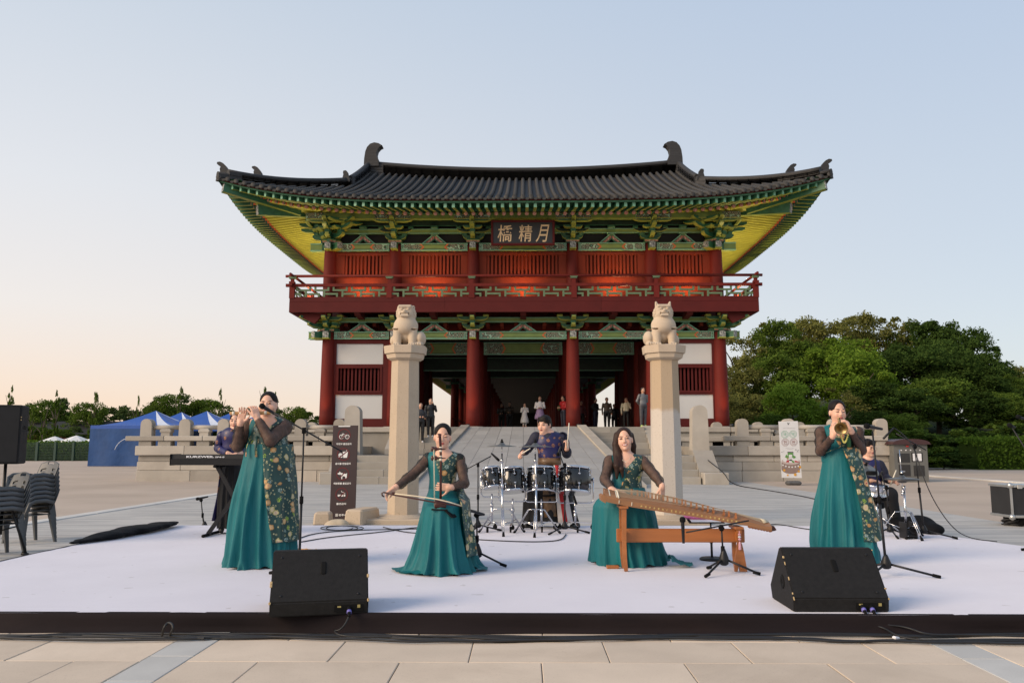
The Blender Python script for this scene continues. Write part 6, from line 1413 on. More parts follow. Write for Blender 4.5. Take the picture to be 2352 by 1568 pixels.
g1, g2, g3 = (-5.05, 12.1, .19), (-5.14, 11.1, .19), (-5.30, 9.9, .16)
lump('gig_bag', 'long empty black gig bag lying along the left stage edge', 'bag', [g1, (-5.08, 11.7, .19), g2, (-5.2, 10.5, .18), g3], [.09, .15, .19, .17, .06], .22, 'bag_cloth', 3)
b0, b1 = G(2085, 1222, ZS), G(2160, 1228, ZS); lump('gig_bag', 'padded black gig bag lying on the carpet behind the hi-hat', 'bag', [b0 + (0, .2, .085), (b0 + b1) / 2 + (0, .15, .10), b1 + (-.05, .1, .06)], [.17, .20, .12], .55, 'bag_cloth', 5)
YFC = 13.6; fx = V(2322, 1160, YFC)[0]; fz0, fz1 = zy(1186, YFC), zy(1114, YFC); fc = thing('flight_case', 'black flight case with aluminium edges on castors at the right of the plaza', 'case', (fx + .6, YFC + .3, 0)); X1 = fx + 1.2
m = MB(); m.bx(fx + .02, X1 - .02, YFC + .02, YFC + .6, fz0, fz1); obj('body', m, 'case_black', fc)
for (x0, x1, z0, z1) in ((fx, X1, fz1 - .03, fz1 + .012), (fx, X1, fz0 - .012, fz0 + .03)): m = MB(); m.bx(x0, x1, YFC, YFC + .62, z0, z1, 0, .004); obj('edge_profile', m, 'alu', fc)
for x in (fx, fx + .46, fx + .92, X1 - .03): m = MB(); m.bx(x, x + .035, YFC - .004, YFC + .01, fz0 + .025, fz1 - .025); obj('edge_profile', m, 'alu', fc)
for x in (fx + .02, X1 - .02): 
    for z in (fz0, fz1): m = MB(); m.lathe([(.01, -.05), (.045, -.03), (.05, 0), (.045, .03), (.01, .05)], 10, (x, YFC + .02, z), (0, 0, 1)); obj('corner_ball', m, 'alu', fc)
m = MB(); m.bx(fx + .56, fx + .80, YFC - .008, YFC + .0, (fz0 + fz1) / 2 - .07, (fz0 + fz1) / 2 + .07, 0, .003); m.tube([(fx + .60, YFC - .02, (fz0 + fz1) / 2), (fx + .76, YFC - .02, (fz0 + fz1) / 2)], .012, 8); obj('handle', m, 'alu', fc)
for x in (fx + .12, fx + .55): m = MB(); m.bx(x, x + .08, YFC - .012, YFC + .0, fz1 - .05, fz1 + .02, 0, .004); obj('butterfly_latch', m, 'alu', fc)
for x in (fx + .2, X1 - .2):
    for y in (YFC + .12, YFC + .5): m = MB(); m.lathe([(.02, -.02), (.055, -.02), (.055, .02), (.02, .02)], 16, (x, y, .057), (.9, .4, 0)); m.bx(x - .04, x + .04, y - .03, y + .03, .10, fz0 - .01); obj('castor', m, 'rubber', fc)
def cable(pts, r=.007, name='cable', label='black cable', mat='cable', n=6, smooth=True, grp=None):
    P_ = [np.array(p, float) for p in pts]
    if smooth:
        for _ in range(3):
            Q = [P_[0]]
            for i in range(len(P_) - 1): Q += [P_[i] * .75 + P_[i + 1] * .25, P_[i] * .25 + P_[i + 1] * .75]
            P_ = Q + [P_[-1]]
    m = MB(); m.tube(P_, r, n); return lone(name, m, mat, label, 'cable', group=grp)
cg = G(2335, 1208); pts = []
for k in range(110): a = k * .36; rr = .20 + .035 * math.sin(k * 1.7); pts.append((cg[0] + .1 + rr * math.cos(a) * 1.15, cg[1] + .1 + rr * math.sin(a) * .7, .02 + .0009 * k + .006 * math.sin(k * 2.1)))
cable(pts, .011, 'cable_coil', 'coil of thick black cable lying beside the flight case', smooth=False)
# ---- cables along the stage foot and across the carpet
ZG = .022
def gl(pxs, z=ZG): return [G(a, b, z) for a, b in pxs]
for k in range(6):
    r2 = random.Random(k); pts = []
    for i in range(26):
        px = -60 + 100 * i; base_y = 1455 + 3 * math.sin(i * .9 + k) + k * 1.9 + (8 if 850 < px < 1500 else 0) * math.sin((px - 850) / 650 * 3.14) + (10 if px > 1900 else 0) * (k > 2); pts.append(G(px, max(1454, base_y + r2.uniform(-3, 3)), ZG + .004 * (k % 3)))
    cable(pts, .0075 + .001 * (k % 2), label='black cable running along the foot of the stage skirt', grp='cables along the foot of the stage')
def plug_end(root, x): M = Matrix.Rotation(root.rotation_euler[2], 3, 'Z'); return np.array(root.location) + np.array(M @ Vector((x, -.07, .0)))
p = plug_end(ml, .20); cable([p + (0, .006, .006), p + (-.02, -.035, -.05), p + (-.06, -.05, -.085), G(766, 1446, .05), G(778, 1459, ZG + .01), G(830, 1461, ZG + .01), G(900, 1462, ZG + .01)], .007, label='black cable hanging from the monitor in front of the flute player')
p = plug_end(mr, .14); cable([p + (0, .006, .006), p + (.0, -.04, -.06), G(2030, 1440, .06), G(2062, 1462, ZG + .012), G(2140, 1472, ZG + .012), G(2300, 1470, ZG + .01), G(2420, 1474, ZG)], .007, label='black cable curving down from the monitor in front of the horn player')
p = plug_end(mr, .20); cable([p + (0, .006, .006), p + (.03, -.04, -.06), G(2080, 1438, .07), G(2130, 1458, ZG + .02), G(2210, 1456, ZG + .015), G(2400, 1462, ZG + .01)], .0065, label='second black cable curving down from the monitor in front of the horn player')
cable([G(372, 1459, ZG + .02), G(376, 1440, .11), G(386, 1428, .135), G(396, 1432, .13), G(398, 1445, .10), G(388, 1456, .05), G(400, 1463, ZG + .01), G(470, 1465, ZG + .01)], .008, label='loop of black cable standing up against the stage skirt')
m = MB(); tpp = G(2058, 1464, ZG + .012); m.box(tpp, (.05, .03, .02), (0, .2, .5), 0, .006); lone('tape_flag', m, 'tape_white', 'scrap of white tape stuck on the cables at the stage foot', 'tape')
ZC = ZS + .008
cable(gl([(680, 1238), (720, 1224), (800, 1217), (900, 1215), (1000, 1213), (1090, 1222)], ZC), .007, label='black cable along the back of the carpet behind the flute player')
cable(gl([(690, 1244), (760, 1232), (880, 1221), (960, 1209), (1050, 1209)], ZC), .007, label='second black cable along the back of the carpet behind the flute player')
cable([G(770 + 40 * math.cos(a) + a * 2, 1212 + 5 * math.sin(a), ZC + .002 * a) for a in lin(0, 14, 40)], .0065, label='loose loops of black cable at the back edge of the carpet', smooth=False)
cable(gl([(880, 1210), (930, 1222), (985, 1225), (1060, 1236), (1160, 1242), (1240, 1244), (1290, 1240), (1300, 1226)], ZC), .007, label='black cable lying on the carpet in front of the drums')
cable(gl([(1770, 1204), (1790, 1203), (1860, 1216), (1930, 1222), (1960, 1226)], ZC), .007, label='black cable on the carpet between the zither and the horn player')
pt = [V(2053, 982, 10.75), V(2066, 990, 10.75), V(2088, 1010, 10.7), V(2104, 1040, 10.7), V(2122, 1100, 10.6), V(2150, 1160, 10.6), V(2190, 1215, 10.5)] + gl([(2228, 1236), (2290, 1243)], ZC)
cable(pt, .006, label='black cable hanging from the overhead microphone down to the carpet')
stairs_c = [np.array((6.3, 30.4, 1.16)), np.array((6.5, 29.3, .75)), np.array((6.75, 28.3, .43)), np.array((6.9, 28.0, .02))] + gl([(1760, 1125), (1850, 1140), (1920, 1158), (1985, 1176), (2040, 1196)], .012)
cable(stairs_c, .016, label='thick black cable running from the stairs across the plaza')
# ---- zither (long plucked board zither) on its wooden stand
YZ = 7.85
def d8(x, y): return ((2250 + x / 2.0905) / 1.7415, (1600 + y / 2.0905) / 1.7415)
def Z(x, y, Y=YZ): return V(*d8(x, y), Y)
zi = thing('zither', 'long brown wooden zither with cream strings, small bridges and gold writing', 'zither', Z(450, 870))
topf = [(372, 838), (475, 862), (580, 880), (800, 915), (1100, 960), (1350, 1005), (1560, 1040), (1700, 1072), (1765, 1068)]
rear = [(360, 772), (470, 776), (580, 778), (800, 790), (1100, 835), (1350, 880), (1560, 930), (1690, 968), (1752, 1010)]
fr_low = [(360, 848), (474, 872), (590, 895), (800, 928), (1100, 975), (1350, 1018), (1560, 1052), (1700, 1088), (1752, 1090)]
DZ = .24
A = [Z(a, b, YZ) for a, b in fr_low]; Tf = [Z(x, y - 50 + 18 * i / 8, YZ + .005) for i, (x, y) in enumerate(fr_low)]; Rr = [Z(x, y, YZ + DZ) for x, y in rear]
secs = []
for i in range(len(A)):
    lo, tf, rr_ = A[i], Tf[i], Rr[i]; rr_ = np.array([tf[0], YZ + DZ, tf[2] + .062 - .02 * i / 8]); mid = (tf + rr_) / 2 + (0, 0, .022); lb_ = np.array([lo[0], YZ + DZ, lo[2] + .05])
    secs.append([lo, tf, tf * .7 + rr_ * .3 + (0, 0, .016), mid, tf * .3 + rr_ * .7 + (0, 0, .016), rr_, lb_])
m = MB(); m.grid([s + [s[0]] for s in secs], 0, False); m.add(secs[0], [tuple(range(7))]); m.add(secs[-1], [tuple(range(6, -1, -1))]); obj('soundboard', m, 'wood_paulownia', zi)
m = MB(); e = secs[0]; q0 = e[3]; tail = [(0, 0), (-.02, .012), (-.035, .0), (-.03, -.05), (0, -.07)]; m.prism([(e[1][0] + a * 1.2, e[1][2] + b) for a, b in tail], YZ + .002, YZ + DZ - .004, 'xz'); obj('head_end', m, 'wood_paulownia', zi)
e = secs[-1]; m = MB(); m.prism([(e[0][0] - .02, e[1][2] + .01), (e[0][0] + .03, e[1][2] + .005), (e[0][0] + .052, e[1][2] - .03), (e[0][0] + .035, e[0][2] - .005), (e[0][0] - .02, e[0][2] - .01)], YZ + .03, YZ + DZ - .03, 'xz'); obj('tail_end', m, 'wood_dark', zi)
m = MB()
for k in range(8): q = A[6] + (A[8] - A[6]) * (k + .5) / 8; m.lathe([(.006, -.02), (.014, 0), (.006, .02)], 8, q + (0, .02, -.006), (1, 0, -.2))
obj('tail_carving', m, 'wood_stand', zi)
def ztop(x, v):                                                  # point on the curved top, v across 0..1
    xs = [s[1][0] for s in secs]; i = max(0, min(len(xs) - 2, sum(1 for q in xs if q <= x) - 1)); f = (x - xs[i]) / (xs[i + 1] - xs[i]); f = min(1, max(0, f)); a = secs[i][1] + (secs[i][5] - secs[i][1]) * v; b = secs[i + 1][1] + (secs[i + 1][5] - secs[i + 1][1]) * v; p = a * (1 - f) + b * f; p[2] += .022 * math.sin(math.pi * v); return p
xs0, xs1 = Z(470, 800)[0], Z(1690, 1000)[0]
m = MB(); m.tube([ztop(xs0, v) + (0, 0, .006) for v in lin(.02, .98, 9)], .008, 6); obj('nut', m, 'bone', zi)
for (a, b) in ((.012, .022), (.075, .085)): m = MB(); m.grid([[ztop(xs0 - a, v) + (0, 0, .003) for v in lin(.05, .95, 8)], [ztop(xs0 - b, v) + (0, 0, .003) for v in lin(.05, .95, 8)]]); obj('inlay', m, 'bone', zi)
NS = 22
bxs = [870, 905, 920, 960, 1010, 1030, 1080, 1125, 1180, 1220, 1265, 1345, 1385, 1420, 1445, 1500]
bpx = [605, 655, 690, 722, 745, 775, 805, 830, 865, 900, 950, 975, 1020, 1045, 1090, 1135, 1185, 1225, 1270, 1355, 1395, 1450]
for k in range(NS):
    v = .95 - .88 * k / (NS - 1); xb = Z(bpx[k], 850)[0]; p = ztop(xb, v); hb_ = .052
    m = MB(); m.prism([(p[1] - .022, p[2]), (p[1] - .007, p[2]), (p[1], p[2] + .014), (p[1] + .007, p[2]), (p[1] + .022, p[2]), (p[1] + .007, p[2] + .026), (p[1] + .005, p[2] + hb_), (p[1] - .005, p[2] + hb_), (p[1] - .007, p[2] + .026)], p[0] - .0075, p[0] + .0075, 'yz'); obj('bridge', m, 'wood_stand', zi)
    a, b_ = ztop(xs0, v) + (0, 0, .013), ztop(xs1 + .0, .1 + .8 * v) + (0, 0, .006); m = MB(); m.tube([a, (p[0], p[1], p[2] + hb_), b_], .0010, 4, sm=False); obj('string', m, 'wood_string', zi)
m = MB()
for k in range(NS): v = .95 - .88 * k / (NS - 1); a = ztop(xs1, .1 + .8 * v) + (0, 0, .006); b_ = ztop(Z(1745, 1030)[0], .3 + .4 * v) + (0, 0, .004); m.tube([a, b_], .0019, 4)
stuff(obj('string_ends', m, 'silk', zi))
txt = '金 琴 栄  琴 瑟 永  梅 花 王  照 和 水 月 明  知 音 人 來 深  清 意 復 新 歸 來'
for k, (ch, x, y) in enumerate(zip('梅花時金琴永任王照和水月明知音人來深清意復新歸來', np.linspace(660, 1490, 24), np.interp(np.linspace(660, 1490, 24), [a for a, b in fr_low], [b - 19 for a, b in fr_low]))):
    c = Z(x, y, YZ); mm = place(text_mb(ch, .019, .017, 0, .02), (c[0], YZ - .0015, c[2] + .002)); obj('character', mm, 'gold_ink', zi, fixn=False)
for x in (474, 580): a = Z(x, 835 if x < 500 else 852); b_ = Z(x - 2, 862 if x < 500 else 882); m = MB(); m.bar(a + (0, -.002, 0), b_ + (0, -.002, 0), .006, .004, up=(0, 1, 0)); obj('inlay', m, 'bone', zi)
zs = thing('zither_stand', 'reddish brown wooden trestle stand holding up the zither', 'stand', (Z(1000, 1430)[0], YZ + .12, ZS))
rz0, rz1 = Z(470, 1198)[2], Z(470, 1082)[2]; rx0, rx1 = Z(462, 1100)[0], Z(1547, 1100)[0]
m = MB(); m.bx(rx0, rx1, YZ + .10, YZ + .13, rz0, rz1, 0, .006); obj('rail', m, 'wood_stand', zs)
def leg_pair(xp, ztop_):
    for y, s in ((YZ + .0, -1), (YZ + .20, 1)):
        m = MB(); m.prism([(xp - .022, ztop_), (xp + .022, ztop_), (xp + .018, rz1), (xp + .016, rz0), (xp + .020, ZS + .10), (xp + .028, ZS + .004), (xp - .006, ZS + .004), (xp - .018, ZS + .12), (xp - .020, rz0)], y, y + .035, 'xz'); obj('leg', m, 'wood_stand', zs)
    m = MB(); m.bx(xp - .04, xp + .04, YZ - .01, YZ + .25, ztop_ - .012, ztop_ + .012, 0, .004); obj('cross_head', m, 'wood_stand', zs)
    m = MB(); m.bx(xp - .02, xp + .02, YZ + .0351, YZ + .1999, rz0 + .02, rz1 - .02); obj('spreader', m, 'wood_stand', zs)
xl_ = Z(515, 900)[0]; leg_pair(xl_, Z(515, 885)[2] - .012); xr_ = Z(1480, 1100)[0]; leg_pair(xr_, Z(1470, 1050)[2] - .022)
m = MB(); m.prism([(xr_ - .055, ZS + .004), (xr_ - .05, ZS + .10), (xr_ - .022, rz0), (xr_ + .02, rz0), (xr_ + .035, ZS + .18), (xr_ + .06, ZS + .004), (xr_ + .02, ZS + .004), (xr_ - .005, ZS + .10), (xr_ - .03, ZS + .004)], YZ - .002, YZ + .03, 'xz'); obj('forked_foot', m, 'wood_stand', zs)
tz = Z(1474, 1100, YZ + .0); ta = thing('tassel', 'pink knotted tassel hanging from the zither stand', 'tassel', tz + (0, -.02, -.13)); m = MB(); m.tube([tz + (0, -.02, .01), tz + (0, -.02, -.06)], .004, 6); obj('cord', m, 'tassel_pink', ta)
for k in range(3): m = MB(); m.lathe([(.003, -.012), (.014, -.004), (.014, .004), (.003, .012)], 10, tz + (0, -.02, -.022 - .022 * k)); obj('knot', m, 'tape_white' if k == 1 else 'tassel_pink', ta)
m = MB(); m.lathe([(.006, 0), (.012, -.02), (.014, -.07), (.010, -.075)], 10, tz + (0, -.02, -.085)); obj('fringe', m, 'tassel_pink', ta)
# music stand with glitter pouch, wooden wedge on the floor, bamboo flute by the monitor
b = bas(1633, 8.65); tt = V(1633, 1200, 8.65); msd = stand('short black music stand with round base behind the zither', b, V(1632, 1196, 8.65), round_base=True); c = V(1618, 1194, 8.65); m = MB(); m.box(c + (0, 0, .005), (.36, .24, .006), (R(12), 0, 0), 0, .002); obj('tray', m, 'black_paint', msd)
m = MB(); m.box(c + (-.01, -.02, .014), (.30, .20, .004), (R(12), 0, .05)); lone('sheet_music', m, 'paper', 'white sheet of paper lying on the short music stand', 'paper')
m = MB(); m.box(c + (.0, -.01, .042), (.42, .10, .05), (R(8), 0, .03), 0, .02); lone('glitter_pouch', m, 'pink', 'pink glittery pouch lying on the short music stand', 'pouch')
c = G(1407, 1305, ZS); m = MB(); m.box(c + (0, 0, .016), (.115, .05, .03), (0, 0, .05), 0, .004); lone('wood_block', m, 'wood_stand', 'small reddish wooden block lying on the carpet beside the zither stand', 'block')
a, b_ = G(672, 1263, ZS + .03), G(780, 1268, ZS + .03); m = MB(); P_ = [a + (b_ - a) * f for f in lin(0, 1, 25)]; m.tube(P_, [.022 + (.006 if i % 5 == 2 else 0) for i in range(25)], 10); pm('bamboo', (.50, .26, .09), .5, var=.35, scale=9); lone('bamboo_flute', m, 'bamboo', 'spare bamboo flute lying on the carpet behind the monitor', 'flute')
# ---- warning sign, its stones, banner, kiosk
pm('sign_brown', (.040, .022, .022), .5, var=.08, scale=2, bump=.05); pm('sign_red', (.12, .008, .010), .5); pm('sign_white', (.78, .77, .74), .5)
YS_ = 14.5; P4 = [V(765.7, 977, YS_ + .12), V(823.2, 976.7, YS_ + .12), V(815.5, 1200, YS_), V(756, 1200, YS_)]; ux = nrm(P4[1] - P4[0]); uz = nrm((P4[0] + P4[1]) / 2 - (P4[2] + P4[3]) / 2); W, H = np.linalg.norm(P4[1] - P4[0]), np.linalg.norm((P4[0] + P4[1]) / 2 - (P4[2] + P4[3]) / 2); c0 = (P4[0] + P4[1] + P4[2] + P4[3]) / 4; un = nrm(np.cross(ux, uz)); uz = np.cross(un, ux) * -1 if np.dot(np.cross(un, ux), uz) < 0 else np.cross(un, ux)
SM = np.stack([ux, -un if un[1] < 0 else un, uz], 1); fy = SM[:, 1]
sg = thing('warning_sign', 'upright dark brown board with four white prohibition pictograms and captions', 'sign', c0 - uz * H / 2)
m = MB(); m.box(c0, (W, .03, H), SM, 0, .004); sg = obj('board', m, 'sign_brown', sg)
def S(u, v, o=.0165): return c0 + ux * u * W + uz * (v - .5) * H - fy * o
def sx_(px, py):                                                # crop pixel on the board face -> board coordinates
    t_ = (py - 172) / (1400 - 172); xl, xr = 278 + (230 - 278) * t_, 612 + (578 - 612) * t_; return ((px - xl) / (xr - xl) - .5, 1 - (py - 172) / (1462 - 172))
def spoly(pts, nm, mat, o=.017): m = MB(); m.add([S(*sx_(*p), o) for p in pts], [tuple(range(len(pts)))]); return obj(nm, m, mat, sg, fixn=False)
def sline(pts, wd, nm, mat, o=.0175):
    m = MB()
    for (a, b) in zip(pts[:-1], pts[1:]):
        d = nrm(np.array(b, float) - np.array(a, float)); n_ = np.array([-d[1], d[0]]) * wd / 2; q = [np.array(a) - n_, np.array(a) + n_, np.array(b) + n_, np.array(b) - n_]; m.add([S(*sx_(*p), o) for p in q], [(0, 1, 2, 3)])
    return obj(nm, m, mat, sg, fixn=False)
def circ(cx_, cy_, r, n=28, a0=0, a1=2 * math.pi): return [(cx_ + r * math.cos(a), cy_ + r * math.sin(a)) for a in lin(a0, a1, n)]
spoly([(350, 176), (512, 176), (505, 190), (352, 190)], 'label', 'sign_white')
for (cx_, cy_) in ((427, 302), (418, 560), (408, 820), (396, 1090)): sline(circ(cx_, cy_, 80), 13, 'prohibition_ring', 'sign_red')
for x in (390, 468): sline(circ(x, 325, 26), 7, 'pictogram', 'sign_white')
sline([(390, 325), (408, 288), (450, 300), (468, 325)], 6, 'pictogram', 'sign_white'); sline([(400, 285), (420, 283)], 6, 'pictogram', 'sign_white'); sline([(425, 325), (450, 298), (456, 288)], 6, 'pictogram', 'sign_white')
spoly([(410, 525), (478, 525), (466, 606), (416, 606)], 'pictogram', 'sign_white'); sline([(452, 525), (464, 503)], 6, 'pictogram', 'sign_white'); spoly(circ(378, 572, 28, 12, math.pi, 2 * math.pi) + [(406, 578), (350, 578)], 'pictogram', 'sign_white'); spoly([(352, 584), (406, 584), (402, 604), (356, 604)], 'pictogram', 'sign_white')
spoly([(335, 815), (362, 803), (367, 787), (378, 800), (390, 812), (380, 832), (350, 828)], 'pictogram', 'sign_white'); spoly([(384, 806), (455, 822), (467, 808), (462, 885), (446, 885), (442, 855), (406, 850), (402, 890), (390, 890), (388, 845)], 'pictogram', 'sign_white')
spoly([(342, 1094), (416, 1094), (416, 1118), (342, 1118)], 'pictogram', 'sign_white'); spoly([(424, 1094), (444, 1094), (444, 1118), (424, 1118)], 'pictogram', 'sign_white'); sline([(392, 1042), (396, 1060), (424, 1066), (428, 1086)], 6, 'pictogram', 'sign_white'); sline([(438, 1068), (440, 1088)], 5, 'pictogram', 'sign_white')
for (a, b) in (((390, 350), (466, 272)), ((362, 606), (468, 520)), ((374, 866), (440, 796)), ((368, 1122), (440, 1058))): sline([a, b], 14, 'prohibition_bar', 'sign_red', .0182)
for s_, x, y, w_ in (('자전거 출입금지', 422, 421, 200), ('음식물 반입금지', 411, 685, 200), ('애완동물 출입금지', 402, 947, 226), ('흡연금지', 389, 1214, 126), ('경주시', 408, 1360, 104)):
    u, v = sx_(x, y); mm = place(text_mb(s_, .036, w_ / 334 * W, 0, .03), S(u, v, .0175), SM); obj('caption', mm, 'sign_white', sg, fixn=False)
spoly([(312, 1342), (346, 1342), (344, 1380), (310, 1380)], 'emblem', 'granite_grey')
def block(px0, px1, py0, py1, Y, d, nm, label, mat='rock', bev=.03, rz_=0.0, taper=.92):
    a, b = V(px0, py1, Y), V(px1, py0, Y); m = MB(); m.box((0, 0, (b[2] + .02) / 2 - .01), (b[0] - a[0], d, b[2] + .02), (0, 0, rz_), 0, bev, taper); m.v = [(x + (a[0] + b[0]) / 2, y + Y + d / 2, z) for x, y, z in m.v]; return lone(nm, m, mat, label, 'stone', ((a[0] + b[0]) / 2, Y + d / 2, -.02))
block(716, 757, 1178, 1202, 13.75, .35, 'stone_block', 'squared stone block propping the left foot of the warning sign', 'pillar_stone', .03, .1); block(799, 846, 1172, 1203, 13.7, .75, 'stone_block', 'long squared stone block propping the right foot of the warning sign', 'pillar_stone', .03, -.25)
c = V(772, 1197, 13.55); f = SDF((c[0] - .3, 13.4, -.06), (c[0] + .3, 13.9, .2), .014); f.ell((c[0], 13.62, .0), (.21, .14, .115), .02); f.ell((c[0] + .08, 13.6, .02), (.10, .10, .09), .03); v, q, _c = f.mesh(); o = (c[0], 13.62, 0.0); tag(obj('boulder', npmesh('boulder', v, q, 'rock', o), None, None, loc=o), 'rounded brown stone lying in front of the warning sign', 'stone')
# banner
pm('banner_cloth', (.66, .66, .66), .7, var=.03, bump=.1, bscale=20); pm('ink_green', (.22, .42, .30), .7); pm('ink_brown', (.30, .17, .16), .7); pm('ink_grey', (.42, .42, .43), .7); pm('drum_print', (.25, .18, .155), .7); pm('drum_print_light', (.48, .40, .37), .7); pm('ink_orange', (.62, .30, .03), .7); pm('ink_red', (.42, .03, .035), .7); pm('ink_leaf', (.10, .26, .06), .7); pm('ink_dark', (.05, .05, .055), .7)
YBN = 28.0; q4 = [V(1788, 967.6, YBN), V(1832.4, 966.5, YBN), V(1841.8, 1097.2, YBN), V(1795.8, 1096.3, YBN)]; bn = thing('banner', 'white upright banner with painted drum and Korean lettering beside the terrace', 'banner', ((q4[2] + q4[3]) / 2) * [1, 1, 0])
def BN(px, py, o=0.0):
    u = (px - 172 - (py - 178) * (240 - 172) / 1134) / (390 + (py - 178) * 15 / 1134); v = (py - 175) / 1140; p = q4[0] * (1 - u) * (1 - v) + q4[1] * u * (1 - v) + q4[2] * u * v + q4[3] * (1 - u) * v; return p + (0, -o, 0)
m = MB(); m.add(q4 + [p + (0, .012, 0) for p in q4], [(0, 1, 2, 3), (7, 6, 5, 4), (0, 4, 5, 1), (1, 5, 6, 2), (2, 6, 7, 3), (3, 7, 4, 0)]); bn0, bn = bn, obj('cloth', m, 'banner_cloth', bn)
def bpoly(pts, nm, mat, o=.004): m = MB(); m.add([BN(a, b, o) for a, b in pts], [tuple(range(len(pts)))]); obj(nm, m, mat, bn, fixn=False)
def bring(cx_, cy_, r, w_, mat, n=8, o=.004):
    m = MB(); A = [BN(cx_ + r * math.cos((i + .5) * 2 * math.pi / n), cy_ + r * math.sin((i + .5) * 2 * math.pi / n), o) for i in range(n)]; Bq = [BN(cx_ + (r - w_) * math.cos((i + .5) * 2 * math.pi / n), cy_ + (r - w_) * math.sin((i + .5) * 2 * math.pi / n), o) for i in range(n)]; m.add(A + Bq, [(i, (i + 1) % n, n + (i + 1) % n, n + i) for i in range(n)]); obj('ring', m, mat, bn, fixn=False)
for ch, cx_, cy_, mt in (('국', 300, 440, 'ink_green'), ('악', 465, 438, 'ink_green'), ('한', 310, 602, 'ink_brown'), ('판', 478, 600, 'ink_brown')):
    bring(cx_, cy_, 80, 7, mt); bring(cx_, cy_, 60, 5, mt); p = BN(cx_, cy_, .004); k = np.linalg.norm(q4[1] - q4[0]) / 390; mm = place(text_mb(ch, 72 * k, 70 * k, 0, .02), p); obj('lettering', mm, mt, bn, fixn=False)
for s_, cx_, cy_, w_, h_ in (('2025 경주국악여행', 378, 315, 235, 20), ('2025.4.11 - 10.31', 398, 716, 175, 15), ('경주월정교', 405, 742, 125, 14)): mm = place(text_mb(s_, h_ * k, w_ * k), BN(cx_, cy_, .004)); obj('lettering', mm, 'ink_grey', bn, fixn=False)
bpoly([(342, 208), (360, 206), (370, 225), (380, 206), (398, 208), (376, 236), (392, 244), (348, 244), (364, 236)], 'emblem', 'ink_dark')
bpoly([(232, 1000)] + [(420 + 190 * math.cos(a), 1130 + 105 * math.sin(a)) for a in lin(math.pi, 0, 20)] + [(610, 1000)], 'drum_picture', 'drum_print', .004); bpoly([(420 + 190 * math.cos(a), 985 + 65 * math.sin(a)) for a in lin(0, 2 * math.pi, 28)], 'drum_picture', 'drum_print_light', .007); bpoly([(420 + 160 * math.cos(a), 965 + 48 * math.sin(a)) for a in lin(0, 2 * math.pi, 28)], 'drum_picture', 'banner_cloth', .010)
for (x, y) in ((262, 1062), (320, 1084), (385, 1098), (448, 1100), (512, 1092), (572, 1078), (614, 1040)): bpoly(circ(x, y, 16, 10), 'stud', 'banner_cloth', .008)
for (x, y, r) in ((288, 1165, 26), (605, 1098, 28), (580, 1183, 24), (510, 1250, 30), (358, 1262, 20)): bpoly(circ(x, y, r, 7), 'flower', 'ink_orange', .010)
bpoly([(340, 808), (480, 808), (462, 792), (358, 792)], 'gate_picture', 'ink_dark', .012); bpoly([(355, 812), (466, 812), (462, 908), (360, 908)], 'gate_picture', 'ink_leaf', .011); bpoly([(378, 850), (446, 850), (444, 908), (380, 908)], 'gate_picture', 'banner_cloth', .013); bpoly([(300, 900), (330, 845), (356, 880), (356, 925)], 'gate_picture', 'ink_leaf', .011); bpoly([(466, 860), (520, 890), (500, 925), (466, 925)], 'gate_picture', 'ink_leaf', .011)
for pts, mt in (([(318, 1000), (345, 960), (385, 960), (380, 1008)], 'ink_red'), ([(490, 968), (540, 975), (605, 1000), (500, 1000)], 'ink_red'), ([(432, 975), (468, 965), (500, 1015), (455, 1010)], 'ink_leaf'), ([(335, 915), (380, 912), (372, 945), (340, 945)], 'plug_yellow'), ([(370, 955), (430, 942), (455, 970), (410, 975)], 'ink_dark')): bpoly(pts, 'dancer_picture', mt, .014)
for pts in ([(500, 755), (520, 742), (540, 755)], [(535, 790), (556, 778), (580, 792)], [(555, 760), (570, 750), (582, 762)], [(225, 802), (240, 790), (255, 803)], [(262, 790), (275, 782), (288, 790)]): bpoly(pts, 'pine_picture', 'ink_dark', .012)
p = V(1825, 1106, YBN + .02); m = MB(); m.box((p[0], YBN + .15, .07), (.48, .34, .14), None, 0, .05); obj('base', m, 'asphalt', bn0); m = MB(); m.tube([(p[0], YBN + .06, .1), ((q4[0] + q4[1])[0] / 2, YBN + .02, q4[0][2])], .012, 8); obj('pole', m, 'white_metal', bn0)
# kiosk
pm('kiosk_grey', (.13, .13, .12), .6, var=.1, scale=3); pm('kiosk_roof', (.055, .022, .022), .5); YKK = 30.6; a, b_ = V(2057, 1104, YKK), V(2129, 1020, YKK); kz = b_[2]; ki = thing('kiosk', 'small grey kiosk with arched dark red roof at the end of the right terrace', 'kiosk', ((a[0] + b_[0]) / 2, YKK + .6, 0)); kw = b_[0] - a[0]; kc = (a[0] + b_[0]) / 2
m = MB(); m.bx(a[0], b_[0], YKK, YKK + 1.2, 0, kz); obj('wall', m, 'kiosk_grey', ki); m = MB(); m.prism([(kc - kw * .58, kz), (kc - kw * .55, kz + .04)] + [(kc + kw * .55 * math.cos(t_), kz + .04 + .16 * math.sin(t_)) for t_ in lin(math.pi - .2, .2, 12)] + [(kc + kw * .55, kz + .04), (kc + kw * .58, kz)], YKK - .12, YKK + 1.3, 'xz'); obj('roof', m, 'kiosk_roof', ki)
